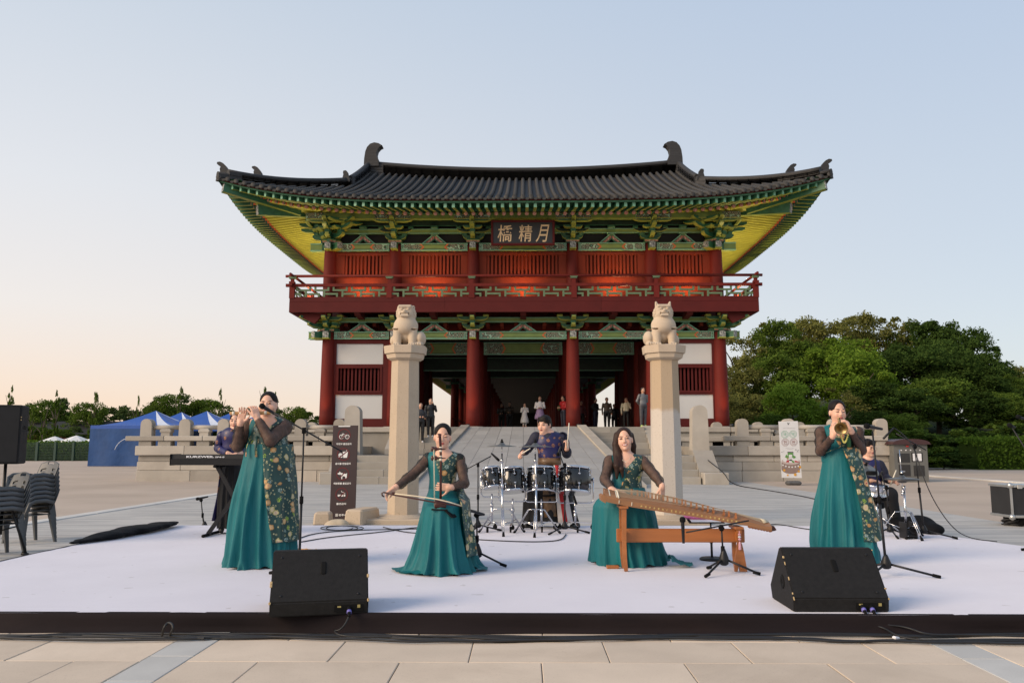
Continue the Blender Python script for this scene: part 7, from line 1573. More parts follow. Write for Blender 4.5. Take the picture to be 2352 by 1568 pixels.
for (u0, u1, v0, v1, mt, nm) in ((.10, .46, .52, .76, 'window_dark', 'window'), (.12, .46, .16, .46, 'window_dark', 'window'), (.56, .88, .16, .44, 'window_dark', 'window'), (.52, .84, .54, .78, 'rubber', 'notice_frame'), (.55, .67, .56, .76, 'paper', 'notice'), (.69, .81, .56, .76, 'paper', 'notice')):
    m = MB(); m.bx(a[0] + kw * u0, a[0] + kw * u1, YKK - (.02 if nm == 'notice' else .012), YKK - .002, kz * v0, kz * v1); obj(nm, m, mt, ki)
for k in range(5): m = MB(); m.bx(a[0] + kw * (.2 + .14 * k), a[0] + kw * (.24 + .14 * k), YKK - .008, YKK - .001, kz * .83, kz * .86); obj('lettering', m, 'paper', ki)
m = MB(); m.box((kc - kw * .1, YKK - .03, kz * .95), (.09, .05, .06), None, 0, .01); pm('alarm_red', (.5, .02, .015), .4); obj('alarm_lamp', m, 'alarm_red', ki)
# ================================================================ people
t = NT('body_paint'); a = t.n('ShaderNodeVertexColor', layer_name='Col'); n1 = t.noise(t.coord('Object'), 40, 3)
t.bsdf(t.mix(t.math('MULTIPLY', n1, .25), a.outputs[0], t.mix(1.0, a.outputs[0], (.92, .72, .66), 'MULTIPLY')), .5, 0, n1, .05, .002, Subsurface_Weight=.08, Subsurface_Radius=(.02, .008, .004))
pm('hair', (.010, .007, .006), .6, Specular_IOR_Level=.2, var=.35, scale=60, bump=.6, bscale=90, bdist=.004, stretch=(1, 1, .12)); pm('hair_brown', (.030, .013, .008), .55, Specular_IOR_Level=.25, var=.4, scale=50, bump=.6, bscale=90, bdist=.004, stretch=(1, 1, .1))
pm('satin_teal', (.006, .128, .143), .58, Specular_IOR_Level=.3, var=.14, scale=3, bump=.4, bscale=12, bdist=.014, stretch=(2.4, 2.4, .6)); pm('navy', (.010, .011, .028), .75, var=.2, scale=6, bump=.3, bscale=12, bdist=.01); pm('black_cloth', (.008, .008, .009), .85, var=.3, scale=5, bump=.4, bscale=8, bdist=.02); pm('sash_white', (.66, .62, .60), .8, var=.1, scale=5); pm('sash_red', (.42, .012, .018), .7); pm('bronze_silk', (.16, .085, .035), .38, var=.5, scale=9, bump=.2)
def brocade(name, base, blue=False):
    t = NT(name); c = t.coord('Object'); w_ = t.noise(c, 34, 3); w2 = t.noise(c, 120, 2)
    def layer(sc, off):
        mp = t.n('ShaderNodeMapping'); mp.inputs['Location'].default_value = off; t.l(c, mp.inputs[0]); v = t.n('ShaderNodeTexVoronoi'); v.inputs['Scale'].default_value = sc; t.l(mp.outputs[0], v.inputs['Vector'])
        s_ = t.n('ShaderNodeSeparateColor'); t.l(v.outputs['Color'], s_.inputs[0]); d = t.math('ADD', v.outputs['Distance'], t.math('MULTIPLY_ADD', w_, .36, -.18)); return d, s_.outputs[0], s_.outputs[1]
    cc = t.ramp(t.noise(c, 5, 3), [(.35, mul(base, .75)), (.65, mul(base, 1.3))])
    if blue:
        d, r1, r2 = layer(13, (0, 0, 0)); m_ = t.math('MULTIPLY', t.math('LESS_THAN', d, .34), t.math('GREATER_THAN', r1, .45)); f = t.math('MULTIPLY', m_, t.math('GREATER_THAN', w2, .46)); cc = t.mix(f, cc, (.30, .13, .055)); t.bsdf(cc, .45, 0, w_, .1, .003); return
    d, r1, r2 = layer(36, (3, 1, 2)); ring = t.math('MULTIPLY', t.math('MULTIPLY', t.math('GREATER_THAN', d, .20), t.math('LESS_THAN', d, .33)), t.math('GREATER_THAN', r1, .38)); cc = t.mix(ring, cc, (.42, .40, .22))
    d, r1, r2 = layer(14, (7, 3, 5)); m_ = t.math('MULTIPLY', t.math('LESS_THAN', d, .30), t.math('GREATER_THAN', r1, .45)); fr = t.math('MULTIPLY', m_, t.math('GREATER_THAN', w2, .50)); cc = t.mix(fr, cc, t.mix(t.math('GREATER_THAN', r2, .55), (.30, .40, .36), (.30, .44, .035)))
    d, r1, r2 = layer(12, (0, 0, 0)); m_ = t.math('MULTIPLY', t.math('LESS_THAN', d, .37), t.math('GREATER_THAN', r1, .22)); pal = t.ramp(d, [(.0, (.16, .05, .10)), (.06, (.55, .42, .20)), (.13, (.52, .36, .26)), (.26, (.58, .50, .30)), (.33, (.34, .30, .10))]); pal2 = t.ramp(d, [(.0, (.24, .02, .03)), (.09, (.62, .28, .16)), (.22, (.60, .42, .20)), (.33, (.40, .20, .06))])
    cc = t.mix(m_, cc, t.mix(t.math('GREATER_THAN', r2, .5), pal, pal2)); t.bsdf(cc, .45, 0, w_, .12, .003)
brocade('brocade_green', (.012, .050, .045)); brocade('brocade_blue', (.011, .010, .070), True)
t = NT('sheer_black'); n1 = t.noise(t.coord('Object'), 22, 3, .5, .3); p_ = t.n('ShaderNodeBsdfPrincipled'); p_.inputs['Base Color'].default_value = (.012, .007, .006, 1); p_.inputs['Roughness'].default_value = .7; bp = t.n('ShaderNodeBump'); bp.inputs['Strength'].default_value = .5; bp.inputs['Distance'].default_value = .012; t.l(n1, bp.inputs['Height']); t.l(bp.outputs[0], p_.inputs['Normal'])
tr = t.n('ShaderNodeBsdfTransparent'); mx_ = t.n('ShaderNodeMixShader'); t.l(t.ramp(n1, [(.35, (.62, .62, .62)), (.7, (.76, .76, .76))]), mx_.inputs[0]); t.l(tr.outputs[0], mx_.inputs[1]); t.l(p_.outputs[0], mx_.inputs[2]); t.l(mx_.outputs[0], t.out.inputs[0])
SKIN, LIP, DARK, WHITE = (.70, .42, .30), (.42, .10, .085), (.03, .018, .014), (.85, .83, .80)
def rotm(yaw, pitch=0, roll=0): return np.array(Euler((pitch, roll, yaw), 'XYZ').to_matrix())
def head(s, c, M, k=1.0, neck=None, fat=0.0, male=False):
    c = np.array(c, float); T = lambda x, y, z: c + M @ (np.array((x, y, z)) * k); E = lambda p, r, kk=.015, mode='add': s.ell(T(*p), np.array(r) * k, kk * k, 0, M, mode)
    E((0, .018, .035), (.074, .092, .084), .02); E((0, -.018, -.028), (.063 + fat, .070, .084), .03); E((0, -.036, -.076), (.044 + fat, .046, .040), .03)
    for x in (-1, 1):
        E((x * (.034 + fat), -.055, -.034), (.028 + fat, .028, .030), .02); E((x * .075, .012, -.012), (.010, .020, .030), .008); E((x * .031, -.092, .010), (.020, .012, .010), .010, 'sub'); E((x * .031, -.076, .007), (.017, .012, .010), .004); E((x * .010, -.089, -.028), (.009, .010, .008), .010); E((x * .03, -.082, .026), (.020, .008, .006), .008)
    s.cone(T(0, -.084, .010), T(0, -.098, -.024), .0075 * k, .0100 * k, .014 * k); E((0, -.080, -.043), (.016, .010, .012), .012); E((0, -.087, -.053), (.021, .009, .0055), .006); E((0, -.086, -.063), (.018, .010, .006), .004); E((0, -.074, -.094), (.020 + fat, .018, .016), .012)
    if neck is not None: s.cone(T(0, .022, -.05), neck, .050 * k + fat * .8, .056 * k + fat, .03)
def face_paint(col, v, c, M, k=1.0, eyes='open', mouth='shut', brow=.5, hair=True):
    q = (v - np.array(c, float)) @ M / k; x, y, z = q.T; ax = np.abs(x); fr = (y < -.045) & (np.abs(z) < .12) & (ax < .075)
    def put(m, c_): col[fr & m] = np.array(c_)
    bl = fr & (((ax - .042) / .022) ** 2 + ((z + .03) / .02) ** 2 < 1); col[bl] = col[bl] * .85 + np.array((.62, .22, .16)) * .15
    put((((ax - .033) / .021) ** 2 + ((z - .031 + 9.0 * (ax - .036) ** 2) / .0042) ** 2 < 1), (.06, .035, .025))
    if eyes == 'open': put((((ax - .031) / .017) ** 2 + ((z - .007) / .0058) ** 2 < 1), (.10, .05, .04)); put((((ax - .031) / .008) ** 2 + ((z - .007) / .0055) ** 2 < 1), DARK)
    else: put((((ax - .031) / .018) ** 2 + ((z - .002 - 3.0 * (ax - .031) ** 2) / .0036) ** 2 < 1), (.07, .035, .028))
    put(((x / .023) ** 2 + ((z + .058) / .0105) ** 2 < 1), LIP)
    if mouth == 'smile': put(((x / .031) ** 2 + ((z + .058 - 9 * x * x) / .011) ** 2 < 1), LIP); put(((x / .022) ** 2 + ((z + .057 - 9 * x * x) / .0045) ** 2 < 1), WHITE)
    if mouth == 'ajar': put(((x / .014) ** 2 + ((z + .060) / .0065) ** 2 < 1), (.08, .02, .02))
def hand(s, w_, f, n, side, curl=(.3, .4, .5, .6), k=1.0, thumb=.7, tc=.3, spread=.10):
    f = nrm(f); n = nrm(np.array(n, float) - f * np.dot(n, f)); a = np.cross(n, f) * side; w_ = np.array(w_, float)       # a: towards the thumb
    R3 = np.stack([a, f, n], 1); s.cone(w_ - f * .012 * k, w_ + f * .02 * k, .023 * k, .026 * k, .012, 0); s.box(w_ + f * .050 * k, np.array((.036, .042, .013)) * k, .011 * k, .014, 0, R3)
    for i, (o, L) in enumerate(((.028, .070), (.0095, .078), (-.0095, .073), (-.028, .058))):
        p = w_ + (f * .088 + a * o) * k; d = nrm(f + a * (o * spread * 30)); ang = 0.0; r_ = .0088 * k
        for j, fr_ in enumerate((.45, .30, .25)):
            ang += curl[i] * (.9, 1.1, .8)[j]; dd = d * math.cos(ang) + n * math.sin(ang); q = p + dd * L * fr_ * k; s.cone(p, q, r_, r_ * .9, .004, 0); p = q; r_ *= .9
    p = w_ + (f * .025 + a * .026) * k; d = nrm(f * (1 - thumb * .5) + a * thumb + n * tc); q = p + d * .035 * k; s.cone(p, q, .0135 * k, .0105 * k, .008, 0); d2 = nrm(d + f * .5 + n * tc * .5); e = q + d2 * .030 * k; s.cone(q, e, .0102 * k, .0088 * k, .004, 0); s.cone(e, e + nrm(d2 + f * .3) * .022 * k, .0088 * k, .0070 * k, .004, 0)
def put_mesh(nm, s, mat, par, col=None, rl=1, off=None):
    v, q, c = s.mesh(); v = relax(v, q, rl, .4) if rl else v; cc = None
    if col is not None: cc = np.array(col)[c]
    return v, q, cc
def solid(nm, s, mat, par, rl=1):
    v, q, _ = s.mesh(); v = relax(v, q, rl, .4); return obj(nm, npmesh(nm, v, q, mat, wloc(par)), None, par)
def skirt(levels, n=150, folds=((9, .5), (16, .35), (27, .2)), seed=1, th=None, out=0.0, z_hem=None, wob_=.012):
    """lofted cloth: levels (z, xl, xr, yf, yb, fold depth); th(t) -> angular range"""
    r = random.Random(seed); nf = sum(k for k, _ in folds); ph = [(6.2832 * (q + r.uniform(-.4, .4)) / nf, r.uniform(.05, .13), r.uniform(.5, 2.3), r.uniform(-.25, .25), r.choice((0, 0, .1, .3, .5))) for q in range(nf)]; L = []; zs = [l[0] for l in levels]; N = 46
    for i in range(N):
        f = i / (N - 1) * (len(levels) - 1); j = min(len(levels) - 2, int(f)); g_ = f - j; g_ = g_ * g_ * (3 - 2 * g_) if False else g_; lv = [levels[j][q] * (1 - g_) + levels[j + 1][q] * g_ for q in range(6)]; z, xl, xr, yf, yb, am = lv; row = []
        a0, a1 = th(i / (N - 1), lv) if th else (-math.pi, math.pi)
        for q in range(n + (1 if th else 0)):
            a = a0 + (a1 - a0) * q / n; tt = i / (N - 1); w_ = sum(A_ * min(1, max(0, (tt - s0) / .35)) * math.exp(-((((a - a_ - dr * tt) + math.pi) % 6.2832 - math.pi) / wd) ** 2) for a_, wd, A_, dr, s0 in ph) - 1.0
            rx, ry = (xr - xl) / 2 + out + am * w_, (yb - yf) / 2 + out + am * w_; row.append(((xl + xr) / 2 + rx * math.cos(a), (yf + yb) / 2 + ry * math.sin(a), z + (wob_ * math.sin(7 * a + seed) + wob_ * .6 * math.sin(15 * a)) * (i / (N - 1)) ** 6))
        L.append(row)
    m = MB(); m.grid(L, 0, True, closed=th is None); return m
def lvl(D, y, xl, xr, yf, yb, am, Y0, cvt):
    (a, py), (b, _) = cvt(xl, y), cvt(xr, y); z = V((a + b) / 2, py, Y0 + yf)[2]; ym = Y0 + (yf * .6 + yb * .4); return (max(z, ZS + .012), xx(a, ym, py), xx(b, ym, py), Y0 + yf, Y0 + yb, am)
def person(name_label, Y0, cvt, hd, spec, gown):
    """hd: (x, y, yaw, pitch, roll, scale, fat, eyes, mouth); spec: joints in crop pixels with depth offsets"""
    W_ = lambda x, y, d=0.0: V(*cvt(x, y), Y0 + d); c = W_(hd[0], hd[1], hd[9] if len(hd) > 9 else 0); M = rotm(*hd[2:5]); k = hd[5]; J = {n: [W_(*p) for p in pts] for n, pts in spec['chains'].items()}
    allp = [p for ch in J.values() for p in ch] + [c] + [W_(*p) for p, _ in spec['torso']]; lo, hi = np.min(allp, 0) - .25, np.max(allp, 0) + .25; h = spec.get('h', .0045)
    root = thing('person', name_label, 'person', (c[0], Y0, ZS)); s = SDF(lo, hi, h); nb = W_(*spec['neck'])
    head(s, c, M, k, nb, hd[6]); ar = spec.get('arm', (.050, .040, .027))
    for p, r_ in spec['torso']: s.ell(W_(*p), r_, .05, 1)
    for nm, pts in J.items():
        if nm.startswith('arm'): s.chain(pts[:2] + [pts[1] + (pts[2] - pts[1]) * .8], (ar[0], ar[1], ar[2] * 1.05), .02, 1); s.cone(pts[1] + (pts[2] - pts[1]) * .8, pts[2], ar[2] * 1.05, ar[2], .02, 0)
        elif nm.startswith('leg'): s.chain(pts, spec['legr'], .03, 2)
    sl = spec['shoulder']; s.cone(nb - (0, 0, .02), J['armL'][0], .055, ar[0], .04, 1); s.cone(nb - (0, 0, .02), J['armR'][0], .055, ar[0], .04, 1)
    for hn, (f, n, side, curl, kw) in spec['hands'].items(): hand(s, J[hn][-1], f, n, side, curl, **kw)
    for p, q, r0, r1, ci in spec.get('extra', ()): s.cone(W_(*p), W_(*q), r0, r1, .02, ci)
    v, q, cidx = s.mesh(); v = relax(v, q, 1, .3); un = spec.get('under', SKIN); pal = np.array([SKIN, un, (.008, .008, .009), (.012, .010, .008), SKIN]); col = pal[cidx].astype(float); face_paint(col, v, c, M, k, hd[7], hd[8])
    obj('body', npmesh('body', v, q, 'body_paint', wloc(root), col), None, root)
    # hair
    hs = SDF(c - .30, c + .30, .005) if not spec.get('longhair') else SDF(c - (.25, .25, .62), c + (.25, .30, .25), .006); T = lambda x, y, z: c + M @ (np.array((x, y, z)) * k)
    hs.ell(T(0, .020, .044), np.array((.082, .098, .086)) * k, .01, 0, M); hs.ell(T(0, .05, -.01), np.array((.076, .075, .085)) * k, .02, 0, M); hz = spec.get('hairline', .0)
    hs.ell(T(0, -.105, -.030 + hz), np.array((.070 + hd[6], .090, .150)) * k, .005, 0, M, 'sub'); hs.box(T(0, -.06, -.13), np.array((.12, .10, .07)) * k, .01, .01, 0, M, 'sub')
    for x in (-1, 1): hs.ell(T(x * .085, -.005, -.02), np.array((.022, .030, .040)) * k, .006, 0, M, 'sub')
    if spec.get('bun'): hs.ell(T(*spec['bun']), np.array((.045, .045, .04)) * k, .02, 0, M)
    if spec.get('fringe'):
        for x in lin(-.06, .06, 9): hs.cone(T(x * .8, -.045, .098), T(x * 1.02, -.072 + .4 * abs(x), .052 - .25 * abs(x)), .016 * k, .008 * k, .008)
        for x in (-1, 1): hs.cone(T(x * .07, .0, .06), T(x * .074, -.01, -.005), .022 * k, .012 * k, .01)
    for pts, rs in spec.get('locks', ()): hs.chain([W_(*p) for p in pts], rs, .012)
    solid('hair', hs, spec.get('hairmat', 'hair'), root)
    return root, W_, J, c, M, k
def sleeves(root, J, ar, cut, mat, h=.006, puff=.008, wr=.92):
    for nm in ('armL', 'armR'):
        a, b, w_ = J[nm][0], J[nm][1], J[nm][1] + (J[nm][-1] - J[nm][1]) * wr; lo, hi = np.min([a, b, w_], 0) - .12, np.max([a, b, w_], 0) + .12; s = SDF(lo, hi, h); r_ = random.Random(int(abs(a[0]) * 1000))
        s.ell(a + (0, 0, -.005), (ar[0] + puff * 1.6,) * 3, .02); s.chain([a, b, w_], [ar[0] + puff, ar[1] + puff, ar[2] + puff * .8], .015)
        for k in range(9):                                           # gathered wrinkles round elbow and upper arm
            f = k / 8; p = a + (b - a) * f if k < 5 else b + (w_ - b) * ((k - 4) / 5); rr = ar[0] + (ar[1] - ar[0]) * f if k < 5 else ar[1] + (ar[2] - ar[1]) * (k - 4) / 5; s.ell(p + np.array([r_.uniform(-.012, .012) for _ in range(3)]), (rr + puff * 1.25,) * 3, .012)
        v, q, _ = s.mesh(); v = relax(v, q, 1, .4); d = nrm(w_ - b); cen = v[q].mean(1); keep = ((cen - w_) @ d < .004); v2, q2 = compact(v, q[keep]); obj('sleeve', npmesh('sleeve', v2, q2, mat, wloc(root)), None, root)
def bodice(root, W_, Y0, torso, sh, nb, vneck, teal, grow=.014, h=.006, zmin=None, mats=('satin_teal', 'brocade_green'), names=('dress_front', 'vest_front')):
    P0 = [W_(*p) for p, _ in torso] + list(sh); lo, hi = np.min(P0, 0) - .3, np.max(P0, 0) + .25; s = SDF(lo, hi, h)
    for p, r_ in torso: s.ell(W_(*p), np.array(r_) + grow, .05, 0)
    for p in sh: s.cone(nb - (0, 0, .035), p, .045 + grow, .048 + grow * .6, .03); s.ell(p + (np.sign(p[0] - nb[0]) * .085, 0, -.035), (.05, .2, .12), .006, mode='sub')
    vc, va = W_(*vneck[0]), vneck[1]; s.box(vc, (va, .22, va), .005, .006, 0, rotm(0, 0, math.pi / 4), 'sub'); s.ell(nb + (0, .0, .07), (.085, .085, .10), .008, mode='sub')
    v, q, _ = s.mesh(); v = relax(v, q, 1, .3); cen = v[q].mean(1)
    if zmin is not None: keep = cen[:, 2] > zmin; q = q[keep]; cen = cen[keep]
    d = cen - np.array([0, 0, CAM_H]); cc = d @ CR; px = CX + F_PX * cc[:, 0] / -cc[:, 2]; py = CY - F_PX * cc[:, 1] / -cc[:, 2]; isT = px < np.interp(py, [y for x, y in teal], [x for x, y in teal])
    for m_, mt, nm in ((isT, mats[0], names[0]), (~isT, mats[1], names[1])):
        if m_.sum() > 10: v2, q2 = compact(v, q[m_]); obj(nm, npmesh(nm, v2, q2, mt, wloc(root)), None, root)
def crop(x0, y0, s): return lambda x, y: ((x0 + x / s) / 1.7415, (y0 + y / s) / 1.7415)
# ---------------- flute player
cF, c6, cT, c1, cH, c7, cY, c8 = crop(900, 1540, 5.2267), crop(800, 1500, 1.96), crop(3220, 1580, 5.2267), crop(3000, 1550, 1.845), crop(1520, 1670, 3.92), crop(1450, 1600, 2.091), crop(2340, 1680, 4.3556), crop(2250, 1600, 2.0905)
def gown(root, Y0, lv, cv, seed, panel=None, folds=None, hem=None, mat='satin_teal', am2=.010):
    L = [lvl(None, *l, Y0, cv) for l in lv]; L[-1] = (ZS + .010,) + tuple(L[-1][1:]); obj('skirt', skirt(L, 170, folds or ((26, 1),), seed), mat, root, fixn=True)
    if panel:
        edge, y_hem = panel; Lp = [l for l in lv if l[0] <= y_hem]; last = [q for q in lv if q[0] > y_hem][0]; pr = Lp[-1]; f = (y_hem - pr[0]) / (last[0] - pr[0]); Lp.append(tuple(pr[i] + (last[i] - pr[i]) * f for i in range(6))); Lq = [lvl(None, *l[:5], am2, Y0, cv) for l in Lp]; ys = [l[0] for l in Lp]
        def th(t_, L_): y = ys[0] + (ys[-1] - ys[0]) * t_; xe = np.interp(y, [e[1] for e in edge], [e[0] for e in edge]); X = xx(cv(xe, y)[0], L_[3], cv(xe, y)[1]); cs = (X - (L_[1] + L_[2]) / 2) / ((L_[2] - L_[1]) / 2 + .05); return -math.acos(max(-1, min(1, cs))), math.pi * .62
        # even spacing of the panel levels in y
        Lr = []
        for i in range(12):
            y = ys[0] + (ys[-1] - ys[0]) * i / 11; Lr.append(tuple(np.interp(y, ys, [l[q] for l in Lq]) for q in range(6)))
        o = obj('vest_panel', skirt(Lr, 110, ((7, .6), (12, .4)), seed + 3, th, .050, wob_=.004), 'brocade_green', root); md = o.modifiers.new('thickness', 'SOLIDIFY'); md.thickness = .006
tor = [((890, 960), (.175, .125, .15)), ((880, 1200), (.185, .135, .16)), ((860, 1420), (.195, .14, .16)), ((905, 840), (.165, .085, .07))]
sp = dict(neck=(912, 790), shoulder=0, torso=tor, arm=(.064, .053, .030), bun=(0, .10, .06), hairline=-.004,
    chains=dict(armL=[(505, 850), (262, 1270, -.10), (318, 800, -.20)], armR=[(1245, 880), (950, 1160, -.24), (672, 690, -.22)]),
    hands=dict(armL=((.18, 0, 1), (.15, -1, .1), -1, (.35, .35, .3, .25), dict(thumb=.8, tc=.5, k=1.05)), armR=((-.35, .05, 1), (-.45, .55, -.3), -1, (.55, .6, .6, .6), dict(thumb=.4, k=1.05))))
YF0 = 8.2; root, W_, J, c, M, k = person('woman in teal gown with floral vest standing and playing a bamboo flute', YF0, cF, (905, 408, .04, .0, -.03, 1.04, .010, 'open', 'shut'), sp, None)
sleeves(root, J, sp['arm'], 0, 'sheer_black'); teal = [cF(*p) for p in ((640, 700), (640, 780), (560, 960), (470, 1150), (440, 1330), (800, 1331), (800, 1700))]
bodice(root, W_, YF0, tor, (J['armL'][0], J['armR'][0]), W_(912, 790), ((840, 740, -.12), .075), teal, zmin=W_(900, 1480)[2])
gown(root, YF0, [(540, 345, 688, -.17, .15, .002), (640, 335, 690, -.19, .17, .006), (900, 285, 702, -.23, .2, .016), (1100, 247, 708, -.25, .23, .022), (1300, 212, 722, -.27, .27, .028), (1450, 190, 728, -.28, .29, .034), (1525, 176, 735, -.30, .30, .040)], c6, 4, ([(498, 540), (505, 640), (515, 900), (545, 1150), (575, 1330)], 1315))
a, b = W_(98, 592, -.22), W_(1052, 574, -.118); fl = thing('flute', 'long brown bamboo flute held sideways at the flute player\'s lips', 'flute', a); m = MB(); P_ = [a + (b - a) * f for f in lin(0, 1, 33)]; m.tube(P_, [.0165 + (.0022 if i % 6 == 3 else 0) for i in range(33)], 12); obj('tube', m, 'bamboo', fl)
for f in (.08, .24, .38, .52, .78, .93): m = MB(); p = a + (b - a) * f; d = nrm(b - a); m.tube([p - d * .012, p + d * .012], .0188, 12); obj('binding', m, 'bone', fl)
for (pts, r_) in (([(665, 1060, -.155), (655, 1180, -.17), (640, 1290, -.19), (650, 1500, -.20)], .012), ([(520, 1130, -.145), (470, 1240, -.16), (445, 1340, -.17), (438, 1490, -.19)], .010)): m = MB(); m.tube([W_(*p) for p in pts], r_, 8, flat=.4); obj('ribbon', m, 'brocade_green', root)
# ---------------- horn player
tor = [((705, 880), (.145, .105, .13)), ((690, 1120), (.130, .10, .15)), ((690, 1330), (.150, .11, .15)), ((705, 770), (.135, .075, .06))]
sp = dict(neck=(700, 690), shoulder=0, torso=tor, arm=(.048, .044, .027), bun=(0, .11, .0), hairline=.0,
    chains=dict(armL=[(345, 775), (330, 1165, -.06), (585, 850, -.27)], armR=[(1095, 775), (1175, 1150, -.06), (965, 745, -.25)]),
    hands=dict(armL=((.25, -.05, 1), (.75, .5, .1), -1, (.5, .55, .6, .6), dict(thumb=.5)), armR=((-.40, -.05, 1), (-.75, .4, -.2), 1, (.75, .7, .7, .6), dict(thumb=.4))))
YT0 = 8.5; root, W_, J, c, M, k = person('woman in teal gown with floral vest standing and blowing a brass-belled horn', YT0, cT, (680, 350, .02, .06, .0, .98, .0, 'shut', 'shut'), sp, None)
sleeves(root, J, sp['arm'], 0, 'sheer_black'); teal = [cT(*p) for p in ((600, 600), (600, 850), (745, 1110), (730, 1240), (900, 1580))]
bodice(root, W_, YT0, tor, (J['armL'][0], J['armR'][0]), W_(700, 690), ((690, 700, -.1), .055), teal, zmin=W_(700, 1400)[2])
gown(root, YT0, [(440, 562, 790, -.14, .12, .001), (560, 545, 800, -.16, .14, .004), (800, 520, 862, -.20, .18, .014), (1000, 508, 920, -.23, .21, .022), (1150, 500, 946, -.25, .24, .026), (1230, 500, 962, -.26, .25, .032), (1260, 498, 970, -.27, .26, .036)], c1, 9, ([(668, 440), (720, 560), (770, 700), (815, 900), (835, 1140)], 1135))
m = MB(); m.tube([cTp for cTp in (W_(440, 1205, -.13), W_(560, 1150, -.15), W_(740, 1085, -.15))], .012, 8, flat=.5); obj('waist_cord', m, 'brocade_green', root)
hn = thing('horn', 'wooden horn with flared brass bell held up to the horn player\'s lips', 'horn', W_(705, 480, -.11)); a, b = W_(706, 482, -.105), W_(752, 690, -.42); d = nrm(b - a); L = np.linalg.norm(b - a); pm('brass', (.30, .215, .10), .42, metal=1, var=.25, scale=10, bump=.1)
m = MB(); m.lathe([(.004, 0), (.006, .02), (.010, .05), (.014, L - .10)], 14, a, d); obj('tube', m, 'wood_dark', hn); m = MB(); m.lathe([(.012, L - .11), (.018, L - .08), (.030, L - .04), (.060, L), (.062, L + .002), (.057, L), (.028, L - .035), (.014, L - .075)], 32, a, d); obj('bell', m, 'brass', hn); m = MB(); m.lathe([(.013, .012), (.013, .016)], 14, a, d); obj('lip_disc', m, 'brass', hn)
for i in range(4): m = MB(); m.lathe([(.0135, .07 + .035 * i), (.0155, .074 + .035 * i), (.0135, .078 + .035 * i)], 12, a, d); obj('ring', m, 'brass', hn)
pm('bead_yellow', (.66, .60, .16), .4); pm('tassel_green', (.02, .10, .03), .7); to = thing('beaded_tassel', 'yellow beads with green tassel hanging from the horn', 'tassel', W_(900, 1100, -.20))
for i in range(13): f = i / 12; p = W_(750 + 150 * f, 830 + 160 * math.sin(f * 3.14), -.24); m = MB(); m.lathe([(.003, -.009), (.009, -.003), (.009, .003), (.003, .009)], 8, p); obj('bead', m, 'bead_yellow', to)
m = MB(); m.tube([W_(900, 850, -.22), W_(912, 960, -.20), W_(920, 1080, -.19)], [.010, .022, .018], 10); obj('fringe', m, 'tassel_green', to)
# ---------------- fiddle player (seated)
tor = [((985, 740), (.135, .10, .12)), ((985, 950), (.115, .095, .15)), ((980, 1150), (.12, .10, .10)), ((990, 620), (.125, .07, .05))]
sp = dict(neck=(990, 575), shoulder=0, torso=tor, arm=(.043, .038, .026), bun=(0, .11, -.01), hairline=.0,
    chains=dict(armL=[(765, 640), (500, 905, -.10), (245, 1090, -.26)], armR=[(1245, 650), (1325, 1030, -.10), (1110, 1095, -.27)]),
    hands=dict(armL=((-.75, -.12, -.55), (.35, -.3, -.8), 1, (.5, .55, .6, .6), dict(thumb=.5)), armR=((-1, -.15, .08), (-.1, .9, .0), -1, (.45, .5, .5, .5), dict(thumb=.9, tc=-.1))))
YH0 = 8.02; root, W_, J, c, M, k = person('seated woman in teal gown playing a two-string fiddle with a long bow', YH0, cH, (982, 300, .06, .06, .03, 1.02, .0, 'shut', 'shut', -.02), sp, None)
sleeves(root, J, sp['arm'], 0, 'sheer_black'); teal = [cH(*p) for p in ((860, 500), (870, 700), (930, 900), (1010, 1150), (1150, 1400))]
bodice(root, W_, YH0, tor, (J['armL'][0], J['armR'][0]), W_(990, 575), ((990, 560, -.1), .062), teal, zmin=W_(980, 1190)[2])
gown(root, YH0, [(740, 556, 806, -.15, .14, .001), (810, 530, 832, -.26, .17, .003), (850, 506, 860, -.40, .20, .004), (900, 496, 862, -.46, .22, .006), (1000, 484, 868, -.47, .24, .012), (1150, 460, 882, -.47, .27, .020), (1300, 432, 902, -.48, .30, .028), (1420, 390, 935, -.50, .33, .034), (1478, 352, 965, -.52, .36, .040)], c7, 15, ([(788, 740), (828, 900), (860, 1150), (876, 1310)], 1330), ((24, 1),))
m = MB(); P_ = []
for i in range(18):                                                   # train of the gown spilling over the carpet
    a = math.pi * (1.02 + .60 * i / 17); P_.append([(c[0] + (.28 + .16 * f) * math.cos(a) - .02, YH0 - .05 + (.34 + .10 * f) * math.sin(a), ZS + .012 + .045 * (1 - f) ** 2 + .016 * abs(math.sin(i * 1.9)) * f) for f in lin(0, 1, 7)])
m.grid(P_); P_ = [[(c[0] + .28 + .16 * f, YH0 - .10 - .10 * u + .03 * math.sin(f * 9), ZS + .012 + .03 * abs(math.sin(f * 7 + u * 2)) * (1 - f) + .02 * (1 - f)) for u in lin(-1, 1, 8)] for f in lin(0, 1, 12)]; m.grid(P_); obj('train', m, 'satin_teal', root)
m = MB(); q = V(1013, 1200, YH0 + .05); m.bx(q[0] - .19, q[0] + .19, YH0 - .14, YH0 + .22, .52, .555, 0, .01); st = thing('stool', 'dark folding stool hidden under the fiddle player\'s gown', 'stool', (q[0], YH0 + .04, ZS)); obj('seat', m, 'bag_cloth', st)
for sx in (-1, 1):
    for sy in (-.12, .2): m = MB(); m.tube([(q[0] + sx * .16, YH0 + sy, .53), (q[0] + sx * .17, YH0 + sy, ZS + .002)], .012, 8); obj('leg', m, 'black_paint', st)
fd = thing('fiddle', 'dark two-string fiddle with two large pegs standing on the player\'s lap', 'fiddle', W_(950, 1430, -.42)); fdp = lambda x, y, d=0: W_(x, y, -.42 + d)
